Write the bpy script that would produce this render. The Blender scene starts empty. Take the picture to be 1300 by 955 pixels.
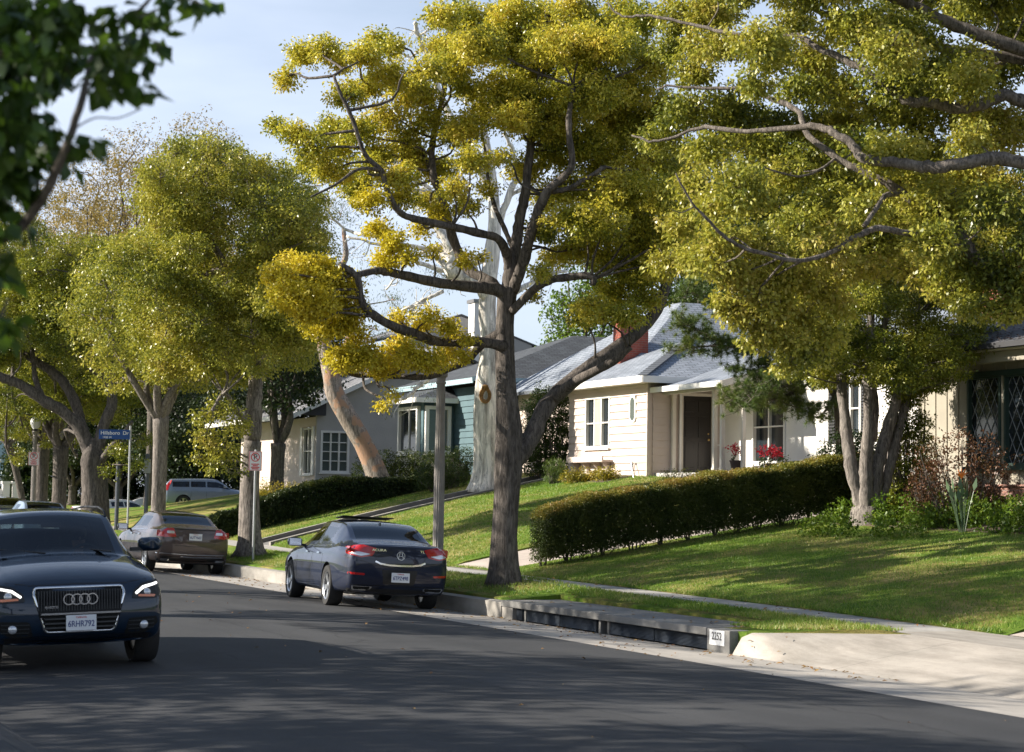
import bpy, bmesh, math, random
import numpy as np
from mathutils import Vector, Matrix
from mathutils.bvhtree import BVHTree

random.seed(7)
RNG = np.random.default_rng(11)
scene = bpy.context.scene
COL = scene.collection
R = math.radians

# ------------------------------------------------------------------ camera model of the photograph
F, CAMH = 2528.0, 1.85
PITCH, ROLL = math.atan(204 / 2528), R(0.9)
CP, SP, CR, SR = math.cos(PITCH), math.sin(PITCH), math.cos(ROLL), math.sin(ROLL)
# street frame: t = metres to the right of the kerb face, s = metres along the street
DX, DY, NX, NY, CC = -.387, .922, .922, .387, 12.25
TH = math.atan2(NY, NX)

def ray(x, y):
    u = x - 650; v = -(y - 433)
    a = CR * u - SR * v; b = SR * u + CR * v
    Y = F * CP - b * SP; Z = F * SP + b * CP
    return a / Y, Z / Y

def at_depth(px, py, Y):
    a, b = ray(px, py)
    return Vector((a * Y, Y, CAMH + b * Y))

def W(s, t, z=0.0):
    return Vector((NX * (t + CC) + DX * s, NY * (t + CC) + DY * s, z))

def st_of(X, Y):
    return DX * X + DY * Y, NX * X + NY * Y - CC

def sstep(a, b, x):
    k = min(1, max(0, (x - a) / (b - a))); return k * k * (3 - 2 * k)

def interp(x, pts):
    if x <= pts[0][0]: return pts[0][1]
    for (x0, y0), (x1, y1) in zip(pts, pts[1:]):
        if x <= x1: return y0 + (y1 - y0) * (x - x0) / (x1 - x0)
    return pts[-1][1]

def road_rise(s):
    return .28 * sstep(52, 80, s)

def side_z(s):      # pavement level
    return interp(s, [(10, .22), (20, .31), (25, .37), (36, .45), (49, .50), (58, .62), (75, .72), (110, .8)])

def lot_z(s):       # house plot level
    return interp(s, [(5, 1.6), (30, 1.75), (36.6, 1.85), (40, 2.3), (48, 2.55), (58, 2.72), (75, 2.5), (84, 2.2), (97, 1.35), (130, 1.2)])

def terr(s, t):
    if t <= 0:
        if t < -10: return .25 + road_rise(s)
        return .13 * max(0, 1 - ((t + 5) / 5) ** 2) + road_rise(s)
    kerb = .27 + road_rise(s)
    sz = max(side_z(s), kerb + .03)
    if t <= 1.7:
        k = t / 1.7
        m = .10 * math.exp(-((s - 31.9) ** 2 / 3.0 + (t - 1.2) ** 2 / .8))
        return kerb + (sz - kerb) * k + m
    if t <= 2.9: return sz
    L = lot_z(s)
    return sz + (L - sz) * (lambda k: k * (1.12 - .12 * k))(min(1, (t - 2.9) / 9.1))

def hit(px, py, lift=0):
    a, b = ray(px, py); Y = 12.0
    while Y < 200:
        s, t = st_of(a * Y, Y)
        if CAMH + b * Y <= terr(s, t) + lift: break
        Y += .05
    return Vector((a * Y, Y, CAMH + b * Y)), st_of(a * Y, Y)

# ------------------------------------------------------------------ object helpers
def tag(o, label=None, cat=None, group=None, kind=None):
    if label: o['label'] = label
    if cat: o['category'] = cat
    if group: o['group'] = group
    if kind: o['kind'] = kind
    return o

def thing(name, label, cat, loc=(0, 0, 0), rz=0.0, group=None):
    o = bpy.data.objects.new(name, None); COL.objects.link(o)
    o.empty_display_size = .3
    o.location = loc; o.rotation_euler = (0, 0, rz)
    return tag(o, label, cat, group)

def link_mesh(name, me, parent=None):
    o = bpy.data.objects.new(name, me); COL.objects.link(o)
    if parent is not None: o.parent = parent
    return o

def kids(o): return [c for c in bpy.data.objects if c.parent == o]

def copy_tree(o, parent=None):
    c = o.copy(); COL.objects.link(c)
    c.parent = parent
    if parent is not None: c.matrix_parent_inverse = o.matrix_parent_inverse.copy()
    for ch in kids(o): copy_tree(ch, c)
    return c

class MB:
    """collects shapes, builds ONE mesh object"""
    def __init__(self): self.v = []; self.f = []; self.m = []; self.uv = []; self.cur = 0; self.use_uv = False
    def face(self, idx, uv=None):
        self.f.append(tuple(idx)); self.m.append(self.cur)
        self.uv.append(uv if uv else [(0, 0)] * len(idx))
        if uv: self.use_uv = True
    def poly(self, pts, uv=None):
        b = len(self.v); self.v += [tuple(p) for p in pts]
        self.face(range(b, b + len(pts)), uv)
    def box(self, c, size, M=None):
        b = len(self.v); x, y, z = (k / 2 for k in size)
        for dz in (-z, z):
            for dx, dy in ((-x, -y), (x, -y), (x, y), (-x, y)):
                p = Vector((dx, dy, dz))
                if M is not None: p = M @ p
                self.v.append((p[0] + c[0], p[1] + c[1], p[2] + c[2]))
        for q in ((3, 2, 1, 0), (4, 5, 6, 7), (0, 1, 5, 4), (1, 2, 6, 5), (2, 3, 7, 6), (3, 0, 4, 7)):
            self.face([b + i for i in q])
    def bb(self, lo, hi): self.box([(a + b) / 2 for a, b in zip(lo, hi)], [abs(b - a) for a, b in zip(lo, hi)])
    def prism(self, pts, off):
        """closed prism: polygon pts (3d) extruded by vector off"""
        b = len(self.v); n = len(pts); off = Vector(off)
        self.v += [tuple(p) for p in pts] + [tuple(Vector(p) + off) for p in pts]
        self.face(list(range(b + n - 1, b - 1, -1))); self.face(range(b + n, b + 2 * n))
        for i in range(n):
            j = (i + 1) % n; self.face((b + i, b + j, b + n + j, b + n + i))
    def ring_loft(self, rings, closed=True, caps=True):
        b = len(self.v); n = len(rings[0])
        for r in rings: self.v += [tuple(p) for p in r]
        for k in range(len(rings) - 1):
            for i in range(n if closed else n - 1):
                j = (i + 1) % n
                self.face((b + k * n + i, b + k * n + j, b + (k + 1) * n + j, b + (k + 1) * n + i))
        if caps and closed:
            self.face(list(range(b + n - 1, b - 1, -1)))
            e = b + (len(rings) - 1) * n; self.face(range(e, e + n))
    def lathe(self, prof, c=(0, 0, 0), n=20, M=None, closed=False):
        rings = []
        for r, z in prof:
            ring = []
            for i in range(n):
                a = 2 * math.pi * i / n; p = Vector((r * math.cos(a), r * math.sin(a), z))
                if M is not None: p = M @ p
                ring.append(p + Vector(c))
            rings.append(ring)
        self.ring_loft(rings, caps=not closed)
        if closed:
            b = len(self.v) - n * len(rings); e = b + (len(rings) - 1) * n
            for i in range(n):
                j = (i + 1) % n; self.face((e + i, e + j, b + j, b + i))
    def tube(self, pts, rad, n=8, wob=0.0, seed=0):
        pts = [Vector(p) for p in pts]
        if not hasattr(rad, '__len__'): rad = [rad] * len(pts)
        rn = random.Random(seed + len(pts)); rings = []; up = None
        for i, p in enumerate(pts):
            d = (pts[min(i + 1, len(pts) - 1)] - pts[max(i - 1, 0)])
            if d.length < 1e-6: d = Vector((0, 0, 1))
            d.normalize()
            if up is None:
                up = d.orthogonal().normalized()
            up = (up - d * up.dot(d))
            if up.length < 1e-4: up = d.orthogonal()
            up.normalize(); sd = d.cross(up)
            rings.append([p + (up * math.cos(2 * math.pi * k / n) + sd * math.sin(2 * math.pi * k / n)) * rad[i] * (1 + wob * (rn.random() - .5)) for k in range(n)])
        self.ring_loft(rings)
    def build(self, name, mats, parent=None, smooth=False, bevel=0, auto=None):
        me = bpy.data.meshes.new(name)
        me.from_pydata(self.v, [], self.f)
        if not isinstance(mats, (list, tuple)): mats = [mats]
        for m in mats: me.materials.append(m)
        if len(mats) > 1: me.polygons.foreach_set('material_index', self.m)
        if self.use_uv:
            ul = me.uv_layers.new(name='UVMap'); flat = [c for f in self.uv for u in f for c in u]
            ul.data.foreach_set('uv', flat)
        if smooth: me.polygons.foreach_set('use_smooth', [True] * len(self.f))
        me.update()
        o = link_mesh(name, me, parent)
        if bevel:
            md = o.modifiers.new('bevel', 'BEVEL'); md.width = bevel; md.segments = 2; md.limit_method = 'ANGLE'
        if auto is not None:
            me.set_sharp_from_angle(angle=R(auto))
        return o

def fast_mesh(name, V, Fq, mat, parent=None, smooth=False, attr=None):
    """V (n,3) array, Fq (m,k) array"""
    me = bpy.data.meshes.new(name); n = len(V); m, k = Fq.shape
    me.vertices.add(n); me.vertices.foreach_set('co', np.ascontiguousarray(V, dtype=np.float32).ravel())
    me.loops.add(m * k); me.loops.foreach_set('vertex_index', np.ascontiguousarray(Fq, dtype=np.int32).ravel())
    me.polygons.add(m); me.polygons.foreach_set('loop_start', np.arange(0, m * k, k, dtype=np.int32))
    if smooth: me.polygons.foreach_set('use_smooth', np.ones(m, dtype=bool))
    me.materials.append(mat)
    if attr is not None:
        a = me.attributes.new('tint', 'FLOAT', 'POINT'); a.data.foreach_set('value', np.ascontiguousarray(attr, dtype=np.float32))
    me.update(calc_edges=True)
    return link_mesh(name, me, parent)

def cr_spline(P, per=5):
    """Catmull-Rom through points (any dimension arrays)"""
    P = [np.array(p, float) for p in P]; P = [2 * P[0] - P[1]] + P + [2 * P[-1] - P[-2]]; out = []
    for i in range(1, len(P) - 2):
        for k in range(per):
            u = k / per
            out.append(.5 * ((2 * P[i]) + (-P[i - 1] + P[i + 1]) * u + (2 * P[i - 1] - 5 * P[i] + 4 * P[i + 1] - P[i + 2]) * u * u + (-P[i - 1] + 3 * P[i] - 3 * P[i + 1] + P[i + 2]) * u ** 3))
    out.append(P[-2]); return out

# ------------------------------------------------------------------ materials
def nodes_of(name):
    m = bpy.data.materials.new(name); m.use_nodes = True
    nt = m.node_tree; b = nt.nodes['Principled BSDF']; return m, nt, b

def N(nt, typ, **kw):
    n = nt.nodes.new(typ)
    for k, v in kw.items():
        if k in n.inputs: n.inputs[k].default_value = v
        else: setattr(n, k, v)
    return n

def ramp(nt, src, stops):
    r = nt.nodes.new('ShaderNodeValToRGB'); e = r.color_ramp.elements
    while len(e) > 1: e.remove(e[-1])
    e[0].position, e[0].color = stops[0][0], (*stops[0][1], 1)
    for p, c in stops[1:]:
        k = e.new(p); k.color = (*c, 1)
    nt.links.new(src, r.inputs[0]); return r.outputs[0]

def mix(nt, fac, a, b, mode='MIX'):
    m = nt.nodes.new('ShaderNodeMix'); m.data_type = 'RGBA'; m.blend_type = mode
    for i, x in ((0, fac), (6, a), (7, b)):
        if hasattr(x, 'links'): nt.links.new(x, m.inputs[i])
        elif isinstance(x, (tuple, list)): m.inputs[i].default_value = (*x, 1) if len(x) == 3 else x
        else: m.inputs[i].default_value = x
    return m.outputs[2]

def coords(nt, kind='Object', scale=(1, 1, 1), rot=(0, 0, 0)):
    tc = nt.nodes.new('ShaderNodeTexCoord'); mp = nt.nodes.new('ShaderNodeMapping')
    mp.inputs['Scale'].default_value = scale; mp.inputs['Rotation'].default_value = rot
    nt.links.new(tc.outputs[kind], mp.inputs['Vector']); return mp.outputs[0]

def noise_t(nt, vec, scale, detail=4, rough=.55, dist=0):
    n = nt.nodes.new('ShaderNodeTexNoise'); n.inputs['Scale'].default_value = scale
    n.inputs['Detail'].default_value = detail; n.inputs['Roughness'].default_value = rough; n.inputs['Distortion'].default_value = dist
    nt.links.new(vec, n.inputs['Vector']); return n.outputs[0]

def bump(nt, b, h, strength=.3, dist=.01):
    n = nt.nodes.new('ShaderNodeBump'); n.inputs['Strength'].default_value = strength; n.inputs['Distance'].default_value = dist
    nt.links.new(h, n.inputs['Height']); nt.links.new(n.outputs[0], b.inputs['Normal'])

def mat(name, c1, c2=None, scale=3, rough=.7, bs=.25, bd=.006, fine=60, metal=0, spec=.5, coat=0, sc3=(1, 1, 1), detail=5):
    """two-tone noisy surface with a fine bump"""
    m, nt, b = nodes_of(name)
    if c2 is None: c2 = tuple(k * .82 for k in c1)
    v = coords(nt, 'Object', sc3)
    n = noise_t(nt, v, scale, detail, .6)
    nt.links.new(ramp(nt, n, [(.32, c1), (.68, c2)]), b.inputs['Base Color'])
    b.inputs['Roughness'].default_value = rough; b.inputs['Metallic'].default_value = metal
    b.inputs['Specular IOR Level'].default_value = spec; b.inputs['Coat Weight'].default_value = coat
    if bs: bump(nt, b, noise_t(nt, v, fine, 4), bs, bd)
    return m

def flat(name, c, rough=.5, metal=0, spec=.5, coat=0, emit=None, es=1):
    m, nt, b = nodes_of(name)
    b.inputs['Base Color'].default_value = (*c, 1); b.inputs['Roughness'].default_value = rough
    b.inputs['Metallic'].default_value = metal; b.inputs['Specular IOR Level'].default_value = spec
    b.inputs['Coat Weight'].default_value = coat; b.inputs['Coat Roughness'].default_value = .04
    if emit: b.inputs['Emission Color'].default_value = (*emit, 1); b.inputs['Emission Strength'].default_value = es
    return m

def leaf_mat(name, cols, cluster=.9, trans=.35, rough=.45):
    """leaves: colour per leaf + larger patches of different hue"""
    m, nt, b = nodes_of(name)
    at = nt.nodes.new('ShaderNodeAttribute'); at.attribute_name = 'tint'
    v = coords(nt, 'Object'); n = noise_t(nt, v, cluster, 3)
    ad = N(nt, 'ShaderNodeMath', operation='MULTIPLY_ADD'); ad.inputs[1].default_value = .55
    nt.links.new(at.outputs['Fac'], ad.inputs[0])
    sc = N(nt, 'ShaderNodeMath', operation='MULTIPLY_ADD'); sc.inputs[1].default_value = 1.3; sc.inputs[2].default_value = -.42
    nt.links.new(n, sc.inputs[0]); nt.links.new(sc.outputs[0], ad.inputs[2])
    k = len(cols); c = ramp(nt, ad.outputs[0], [((i + .5) / k, cc) for i, cc in enumerate(cols)])
    nt.links.new(c, b.inputs['Base Color']); b.inputs['Roughness'].default_value = rough
    b.inputs['Specular IOR Level'].default_value = .4
    tr = nt.nodes.new('ShaderNodeBsdfTranslucent'); nt.links.new(mix(nt, .5, c, (1., 1., .25), 'MULTIPLY'), tr.inputs['Color'])
    mx = nt.nodes.new('ShaderNodeMixShader'); mx.inputs[0].default_value = trans
    nt.links.new(b.outputs[0], mx.inputs[1]); nt.links.new(tr.outputs[0], mx.inputs[2])
    nt.links.new(mx.outputs[0], nt.nodes['Material Output'].inputs['Surface'])
    return m

def bark_mat(name, c1, c2, scale=6, stretch=.25, bd=.03, patch=None):
    m, nt, b = nodes_of(name); v = coords(nt, 'Object', (1, 1, stretch))
    n = noise_t(nt, v, scale, 6, .7, 1.2); n2 = noise_t(nt, v, scale * 3.2, 6, .75, .8)
    c = ramp(nt, n, [(.3, c1), (.7, c2)])
    c = mix(nt, .85, c, ramp(nt, n2, [(.38, (.30, .30, .30)), (.60, (1.35, 1.35, 1.35))]), 'MULTIPLY')
    if patch: c = mix(nt, ramp(nt, noise_t(nt, coords(nt, 'Object'), 2.2, 3), [(.52, (0, 0, 0)), (.58, (1, 1, 1))]), c, patch)
    nt.links.new(c, b.inputs['Base Color']); b.inputs['Roughness'].default_value = .9; b.inputs['Specular IOR Level'].default_value = .2
    bump(nt, b, n2, .9, bd); return m

def text_part(name, txt, size, m, parent, M, ext=.002, squash=1.0):
    cu = bpy.data.curves.new(name, 'FONT'); cu.body = txt; cu.size = size; cu.extrude = ext
    cu.align_x = 'CENTER'; cu.align_y = 'CENTER'; cu.offset = size * .012
    tmp = bpy.data.objects.new('tmp', cu); COL.objects.link(tmp)
    bpy.context.view_layer.update()
    me = bpy.data.meshes.new_from_object(tmp.evaluated_get(bpy.context.evaluated_depsgraph_get()))
    bpy.data.objects.remove(tmp); bpy.data.curves.remove(cu)
    me.transform(Matrix.Diagonal((squash, 1, 1, 1))); me.transform(M)
    me.materials.clear(); me.materials.append(m)
    return link_mesh(name, me, parent)
# ------------------------------------------------------------------ cars
M = {}
def glass_mat(name, tint, gloss=.015, ior=1.5):
    m = bpy.data.materials.new(name); m.use_nodes = True; nt = m.node_tree; nt.nodes.remove(nt.nodes['Principled BSDF'])
    t = nt.nodes.new('ShaderNodeBsdfTransparent'); t.inputs[0].default_value = (*tint, 1)
    g = nt.nodes.new('ShaderNodeBsdfGlossy'); g.inputs['Roughness'].default_value = .03; g.inputs['Color'].default_value = (.9, .95, 1, 1)
    fr = nt.nodes.new('ShaderNodeFresnel'); fr.inputs[0].default_value = ior
    mu = N(nt, 'ShaderNodeMath', operation='MULTIPLY_ADD'); mu.inputs[1].default_value = 1.0; mu.inputs[2].default_value = gloss
    nt.links.new(fr.outputs[0], mu.inputs[0])
    mx = nt.nodes.new('ShaderNodeMixShader'); nt.links.new(mu.outputs[0], mx.inputs[0])
    nt.links.new(t.outputs[0], mx.inputs[1]); nt.links.new(g.outputs[0], mx.inputs[2])
    nt.links.new(mx.outputs[0], nt.nodes['Material Output'].inputs['Surface']); return m

def paint(name, c, metal=.35, rough=.32):
    m, nt, b = nodes_of(name)
    v = coords(nt, 'Object'); n = noise_t(nt, v, 900, 1)
    nt.links.new(ramp(nt, n, [(.4, tuple(k * .85 for k in c)), (.6, tuple(k * 1.2 for k in c))]), b.inputs['Base Color'])
    b.inputs['Metallic'].default_value = metal
    d = noise_t(nt, v, 2.5, 5, .65)
    rr = nt.nodes.new('ShaderNodeMapRange'); rr.inputs['To Min'].default_value = rough + .12; rr.inputs['To Max'].default_value = rough + .26; b.inputs['Specular IOR Level'].default_value = .25
    nt.links.new(d, rr.inputs[0]); nt.links.new(rr.outputs[0], b.inputs['Roughness'])
    b.inputs['Coat Weight'].default_value = 1; b.inputs['Coat Roughness'].default_value = .025
    return m

M['tyre'] = mat('tyre_rubber', (.018, .018, .018), (.03, .028, .026), 12, .85, .3, .003)
M['rim'] = flat('alloy_metal', (.55, .56, .58), .28, .9)
M['chrome'] = flat('chrome', (.75, .76, .78), .12, 1)
M['blackplastic'] = flat('black_plastic', (.012, .012, .013), .5)
M['dark'] = flat('dark_void', (.006, .006, .006), .9)
M['interior'] = mat('car_interior', (.03, .03, .032), (.05, .048, .045), 5, .8, 0)
M['glass'] = glass_mat('car_glass', (.45, .52, .52))
M['glassdark'] = glass_mat('tinted_glass', (.22, .25, .25))
M['lamp_red'] = flat('tail_lamp_red', (.42, .012, .012), .12, 0, .6, 1)
M['lamp_clear'] = flat('lamp_clear', (.62, .63, .65), .12, .4, .6, 1)
M['lamp_amber'] = flat('lamp_amber', (.75, .22, .08), .2, 0, .6, 1)
M['plate'] = flat('number_plate_white', (.72, .73, .74), .5)
M['plate_text'] = flat('number_plate_blue', (.03, .05, .18), .5)
M['plate_red'] = flat('number_plate_red', (.5, .04, .05), .5)
M['drl'] = flat('daylight_lamp', (.9, .9, .9), .3, 0, .5, 0, (1, .97, .9), 1.0)
M['skin'] = mat('skin', (.42, .24, .17), (.38, .21, .15), 8, .6, 0)
M['hair'] = flat('dark_hair', (.02, .014, .01), .6)
M['shirt'] = mat('shirt_cloth', (.10, .11, .14), (.08, .09, .11), 30, .9, .2)

def car_shell(S, level, wheels, wheel_r, mats):
    """S: list of stations rear->front; returns list of (object-tag, mesh data) after subsurf + arches"""
    bm = bmesh.new(); grid = []
    for st in S:
        x, w, zb, zm, belt, wb, zt, wt, zc = st['v']; xo = st.get('xo', [0] * 12)
        wt = min(wt, wb - .02)
        r = [(0, zb), (.78 * w, zb), (.95 * w, zb + .05), (.985 * w, zb + .16), (w, zm), (.99 * w, belt - .10), (wb, belt)]
        def lp(a, b, k): return (a[0] + (b[0] - a[0]) * k, a[1] + (b[1] - a[1]) * k)
        R6, R7, R9 = (wb, belt), (wt, zt), (0, zc)
        R8 = (wt * .55, zt + (zc - zt) * .75)
        r += [lp(R6, R7, .08), lp(R6, R7, .90), R7, lp(R7, R8, .16), R8, R9]     # rows 7..12
        if len(xo) < 13: xo = xo + [xo[-1]] * (13 - len(xo))
        L = [bm.verts.new((x + xo[i], y, z)) for i, (y, z) in enumerate(r)]
        Rr = [L[0]] + [bm.verts.new((x + xo[i], -y, z)) for i, (y, z) in list(enumerate(r))[1:-1]] + [L[-1]]
        grid.append((L, Rr))
    n = 13
    for k in range(len(S) - 1):
        for side in (0, 1):
            a, b = grid[k][side], grid[k + 1][side]
            for i in range(n - 1):
                q = (a[i], b[i], b[i + 1], a[i + 1])
                f = bm.faces.new(q if side == 0 else q[::-1])
                g = S[k].get('g', '')
                mi = 0
                if i == 7 and 's' in g: mi = 1
                if i in (10, 11) and 'w' in g: mi = 2
                if i in (10, 11) and 'r' in g: mi = 3
                if i < 3 and False: mi = 4
                f.material_index = mi
    for e, sg in ((0, -1), (len(S) - 1, 1)):
        L, Rr = grid[e]; bul = S[e].get('bulge', .06)
        Cc = [L[0]] + [bm.verts.new((L[i].co.x + sg * bul * (1 if i > 1 else .5), 0, L[i].co.z)) for i in range(1, n - 1)] + [L[-1]]
        for i in range(n - 1):
            for A, B in ((L, Cc), (Cc, Rr)):
                vs = []
                for vv in (A[i], B[i], B[i + 1], A[i + 1]):
                    if vv not in vs: vs.append(vv)
                if len(vs) < 3: continue
                f = bm.faces.new(vs if sg > 0 else vs[::-1])
                f.material_index = 0
    bmesh.ops.recalc_face_normals(bm, faces=bm.faces)
    me = bpy.data.meshes.new('shell'); bm.to_mesh(me); bm.free()
    for m in mats: me.materials.append(m)
    o = link_mesh('shell', me)
    md = o.modifiers.new('s', 'SUBSURF'); md.levels = level; md.render_levels = level
    cut = MB(); cut.cur = 4
    for x in wheels:
        for sg in (1, -1):
            yc = sg * 1.0
            cut.lathe([(wheel_r + .045, -.36), (wheel_r + .045, .36)], (x, yc, wheel_r + .01), 40, Matrix.Rotation(R(90), 3, 'X'))
    co = cut.build('cut', mats)
    bm = bmesh.new(); bm.from_mesh(co.data); bmesh.ops.recalc_face_normals(bm, faces=bm.faces); bm.to_mesh(co.data); bm.free()
    mb = o.modifiers.new('b', 'BOOLEAN'); mb.object = co; mb.operation = 'DIFFERENCE'; mb.solver = 'EXACT'
    bpy.context.view_layer.update()
    res = bpy.data.meshes.new_from_object(o.evaluated_get(bpy.context.evaluated_depsgraph_get()))
    bpy.data.objects.remove(o); bpy.data.objects.remove(co)
    return res

def split_mesh(me, idxs):
    bm = bmesh.new(); bm.from_mesh(me)
    bmesh.ops.delete(bm, geom=[f for f in bm.faces if f.material_index not in idxs], context='FACES')
    out = bpy.data.meshes.new('part'); bm.to_mesh(out); bm.free()
    for m in me.materials: out.materials.append(m)
    return out

def islands(me):
    bm = bmesh.new(); bm.from_mesh(me); seen = set(); res = []
    for f in bm.faces:
        if f.index in seen: continue
        st = [f]; comp = []; seen.add(f.index)
        while st:
            g = st.pop(); comp.append(g.index)
            for e in g.edges:
                for h in e.link_faces:
                    if h.index not in seen: seen.add(h.index); st.append(h)
        res.append(comp)
    bm.free(); out = []
    for comp in res:
        cs = set(comp); bm = bmesh.new(); bm.from_mesh(me); bm.faces.ensure_lookup_table()
        bmesh.ops.delete(bm, geom=[f for f in bm.faces if f.index not in cs], context='FACES')
        o = bpy.data.meshes.new('part'); bm.to_mesh(o); bm.free()
        for m in me.materials: o.materials.append(m)
        out.append(o)
    return out

def rounded(poly, r=.02, k=4):
    P = [Vector(p) for p in poly]; out = []; n = len(P)
    for i in range(n):
        a, b, c = P[i - 1], P[i], P[(i + 1) % n]
        u = (a - b); v = (c - b); rr = min(r, u.length * .45, v.length * .45)
        p, q = b + u.normalized() * rr, b + v.normalized() * rr
        for j in range(k + 1):
            s = j / k; out.append((p * (1 - s) + b * s) * (1 - s) + (b * (1 - s) + q * s) * s)
    return out

def patch(name, bvh, poly, ang, m, parent, off=.006, step=.05, r=.02, thick=.012, deep=.22):
    """poly in (u, z): u runs across the view direction 'ang' (degrees from +x, the way the outward normal points); conforms to the body"""
    a = R(ang); nrm = Vector((math.cos(a), math.sin(a), 0)); ux = Vector((-math.sin(a), math.cos(a), 0))
    pts = rounded(poly, r) if r else [Vector(p) for p in poly]
    bm = bmesh.new(); bm.faces.new([bm.verts.new((p[0], p[1], 0)) for p in pts])
    us = [p[0] for p in pts]; zs = [p[1] for p in pts]
    for lo, hi, ax in ((min(us), max(us), 0), (min(zs), max(zs), 1)):
        k = max(1, int((hi - lo) / step))
        for i in range(1, k):
            c = Vector((0, 0, 0)); c[ax] = lo + (hi - lo) * i / k; no = Vector((0, 0, 0)); no[ax] = 1
            bmesh.ops.bisect_plane(bm, geom=list(bm.verts) + list(bm.edges) + list(bm.faces), plane_co=c, plane_no=no)
    last = None
    for v in bm.verts:
        p = ux * v.co.x + Vector((0, 0, v.co.y)) + nrm * 5
        loc, nn, i, dist = bvh.ray_cast(p, -nrm)
        if loc is not None and (loc.dot(nrm) > .3): last = loc.dot(nrm)
        v.co = Vector((v.co.x, v.co.y, last if last is not None else -9))
    good = [v.co.z for v in bm.verts if v.co.z > -5]
    if good:
        mxg = max(good)
        for v in bm.verts: v.co.z = max(v.co.z, mxg - deep)
    for v in bm.verts:
        d = v.co.z if v.co.z > -5 else (sum(good) / len(good) if good else 2)
        v.co = ux * v.co.x + Vector((0, 0, v.co.y)) + nrm * (d + off)
    for f in bm.faces:
        f.normal_update()
        if f.normal.dot(nrm) < 0: f.normal_flip()
    bd = [e for e in bm.edges if len(e.link_faces) == 1]
    ex = bmesh.ops.extrude_edge_only(bm, edges=bd)
    for v in [g for g in ex['geom'] if isinstance(g, bmesh.types.BMVert)]: v.co -= nrm * (off + thick)
    bmesh.ops.recalc_face_normals(bm, faces=bm.faces)
    me = bpy.data.meshes.new(name); bm.to_mesh(me); bm.free(); me.materials.append(m)
    return link_mesh(name, me, parent)

def strip(name, bvh, pts, ang, width, m, parent, off=.003, ext=None):
    """thin conforming strip through (u,z) points"""
    P = [Vector(p) for p in pts]; L = []; Rr = []
    for i, p in enumerate(P):
        d = (P[min(i + 1, len(P) - 1)] - P[max(i - 1, 0)]).normalized(); nn = Vector((-d[1], d[0])) * width / 2
        L.append(p + nn); Rr.append(p - nn)
    return patch(name, bvh, L + Rr[::-1], ang, m, parent, off, .08, 0, .004)

def make_wheel(parent, x, y, r, w, spokes, m_rim, rimf=.66):
    sg = 1 if y > 0 else -1
    Mx = Matrix.Rotation(R(-90 * sg), 3, 'X')
    wh = MB(); h = w / 2
    wh.lathe([(rimf * r, -h * .9), (r * .93, -h), (r, -h * .75), (r, h * .75), (r * .95, h * .98), (r * .80, h * 1.02), (rimf * r, h * .92)], (0, 0, 0), 40, Mx, closed=True)
    t = wh.build('wheel', M['tyre'], parent, smooth=True, auto=50); t.location = (x, y, r)
    rm = MB(); q = rimf * r
    rm.lathe([(q * 1.01, h * .93), (q * .93, h * .80), (q * .90, -h * .6), (0.001, -h * .55), (0.001, -h * .6), (q * 1.0, -h * .7)], (0, 0, 0), 36, Mx, closed=True)
    ri = rm.build('rim', M['blackplastic'] if False else m_rim, t, smooth=True, auto=40)
    sp = MB()
    for k in range(spokes):
        a = 2 * math.pi * k / spokes + .3
        for da in (-.11, .11):
            pts = []
            for rr, zz, ww in ((q * .16, h * .62, .020), (q * .93, h * .72, .030)):
                c = Vector((rr * math.cos(a + da * 1.6 * (rr / q)), rr * math.sin(a + da * 1.6 * (rr / q)), zz)); pts.append((c, ww))
            c0, c1 = pts[0][0], pts[1][0]; d = (c1 - c0).normalized(); sd = Vector((-d.y, d.x, 0)).normalized()
            quad = [c0 - sd * .022, c0 + sd * .022, c1 + sd * .028, c1 - sd * .028]
            sp.prism([Mx @ (v + Vector((0, 0, .0))) for v in quad], Mx @ Vector((0, 0, -.035)))
    sp.lathe([(q * .23, h * .42), (q * .23, h * .70), (q * .16, h * .76), (0.002, h * .77)], (0, 0, 0), 18, Mx)
    sp.build('spokes', m_rim, t)
    dk = MB(); dk.lathe([(0.002, h * .1), (q * .88, h * .1)], (0, 0, 0), 24, Mx); dk.build('brake_disc', M['dark'], t)
    return t

def plate_part(parent, txt, c, ang, tilt=0, w=.305, h=.155):
    a = R(ang)
    o = MB(); o.box((0, 0, 0), (w, .008, h)); p = o.build('number_plate', M['plate'], parent, bevel=.003)
    p.location = c; p.rotation_euler = (0, 0, a + R(90))
    Mt = Matrix.Translation((0, -.0055, -.012)) @ Matrix.Rotation(R(90), 4, 'X')
    text_part('plate_number', txt, .085, M['plate_text'], p, Mt, .001, .80)
    text_part('state_name', 'California', .028, M['plate_red'], p, Matrix.Translation((0, -.0055, .056)) @ Matrix.Rotation(R(90), 4, 'X'), .001)
    return p

def cabin(parent, x0, x1, w, zf, zs, front_seats):
    o = MB(); o.bb((x0, -w, zf), (x1, w, zf + .05))
    o.build('cabin_floor', M['interior'], parent)
    for (sx, ys) in front_seats:
        for y in ys:
            s = MB(); s.box((sx, y, zf + .25), (.5, .46, .22)); s.box((sx - .26, y, zf + .52), (.14, .46, .62), Matrix.Rotation(R(-14), 3, 'Y'))
            s.box((sx - .36, y, zf + .90), (.09, .26, .17)); s.build('seat', M['interior'], parent, bevel=.03)

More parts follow.
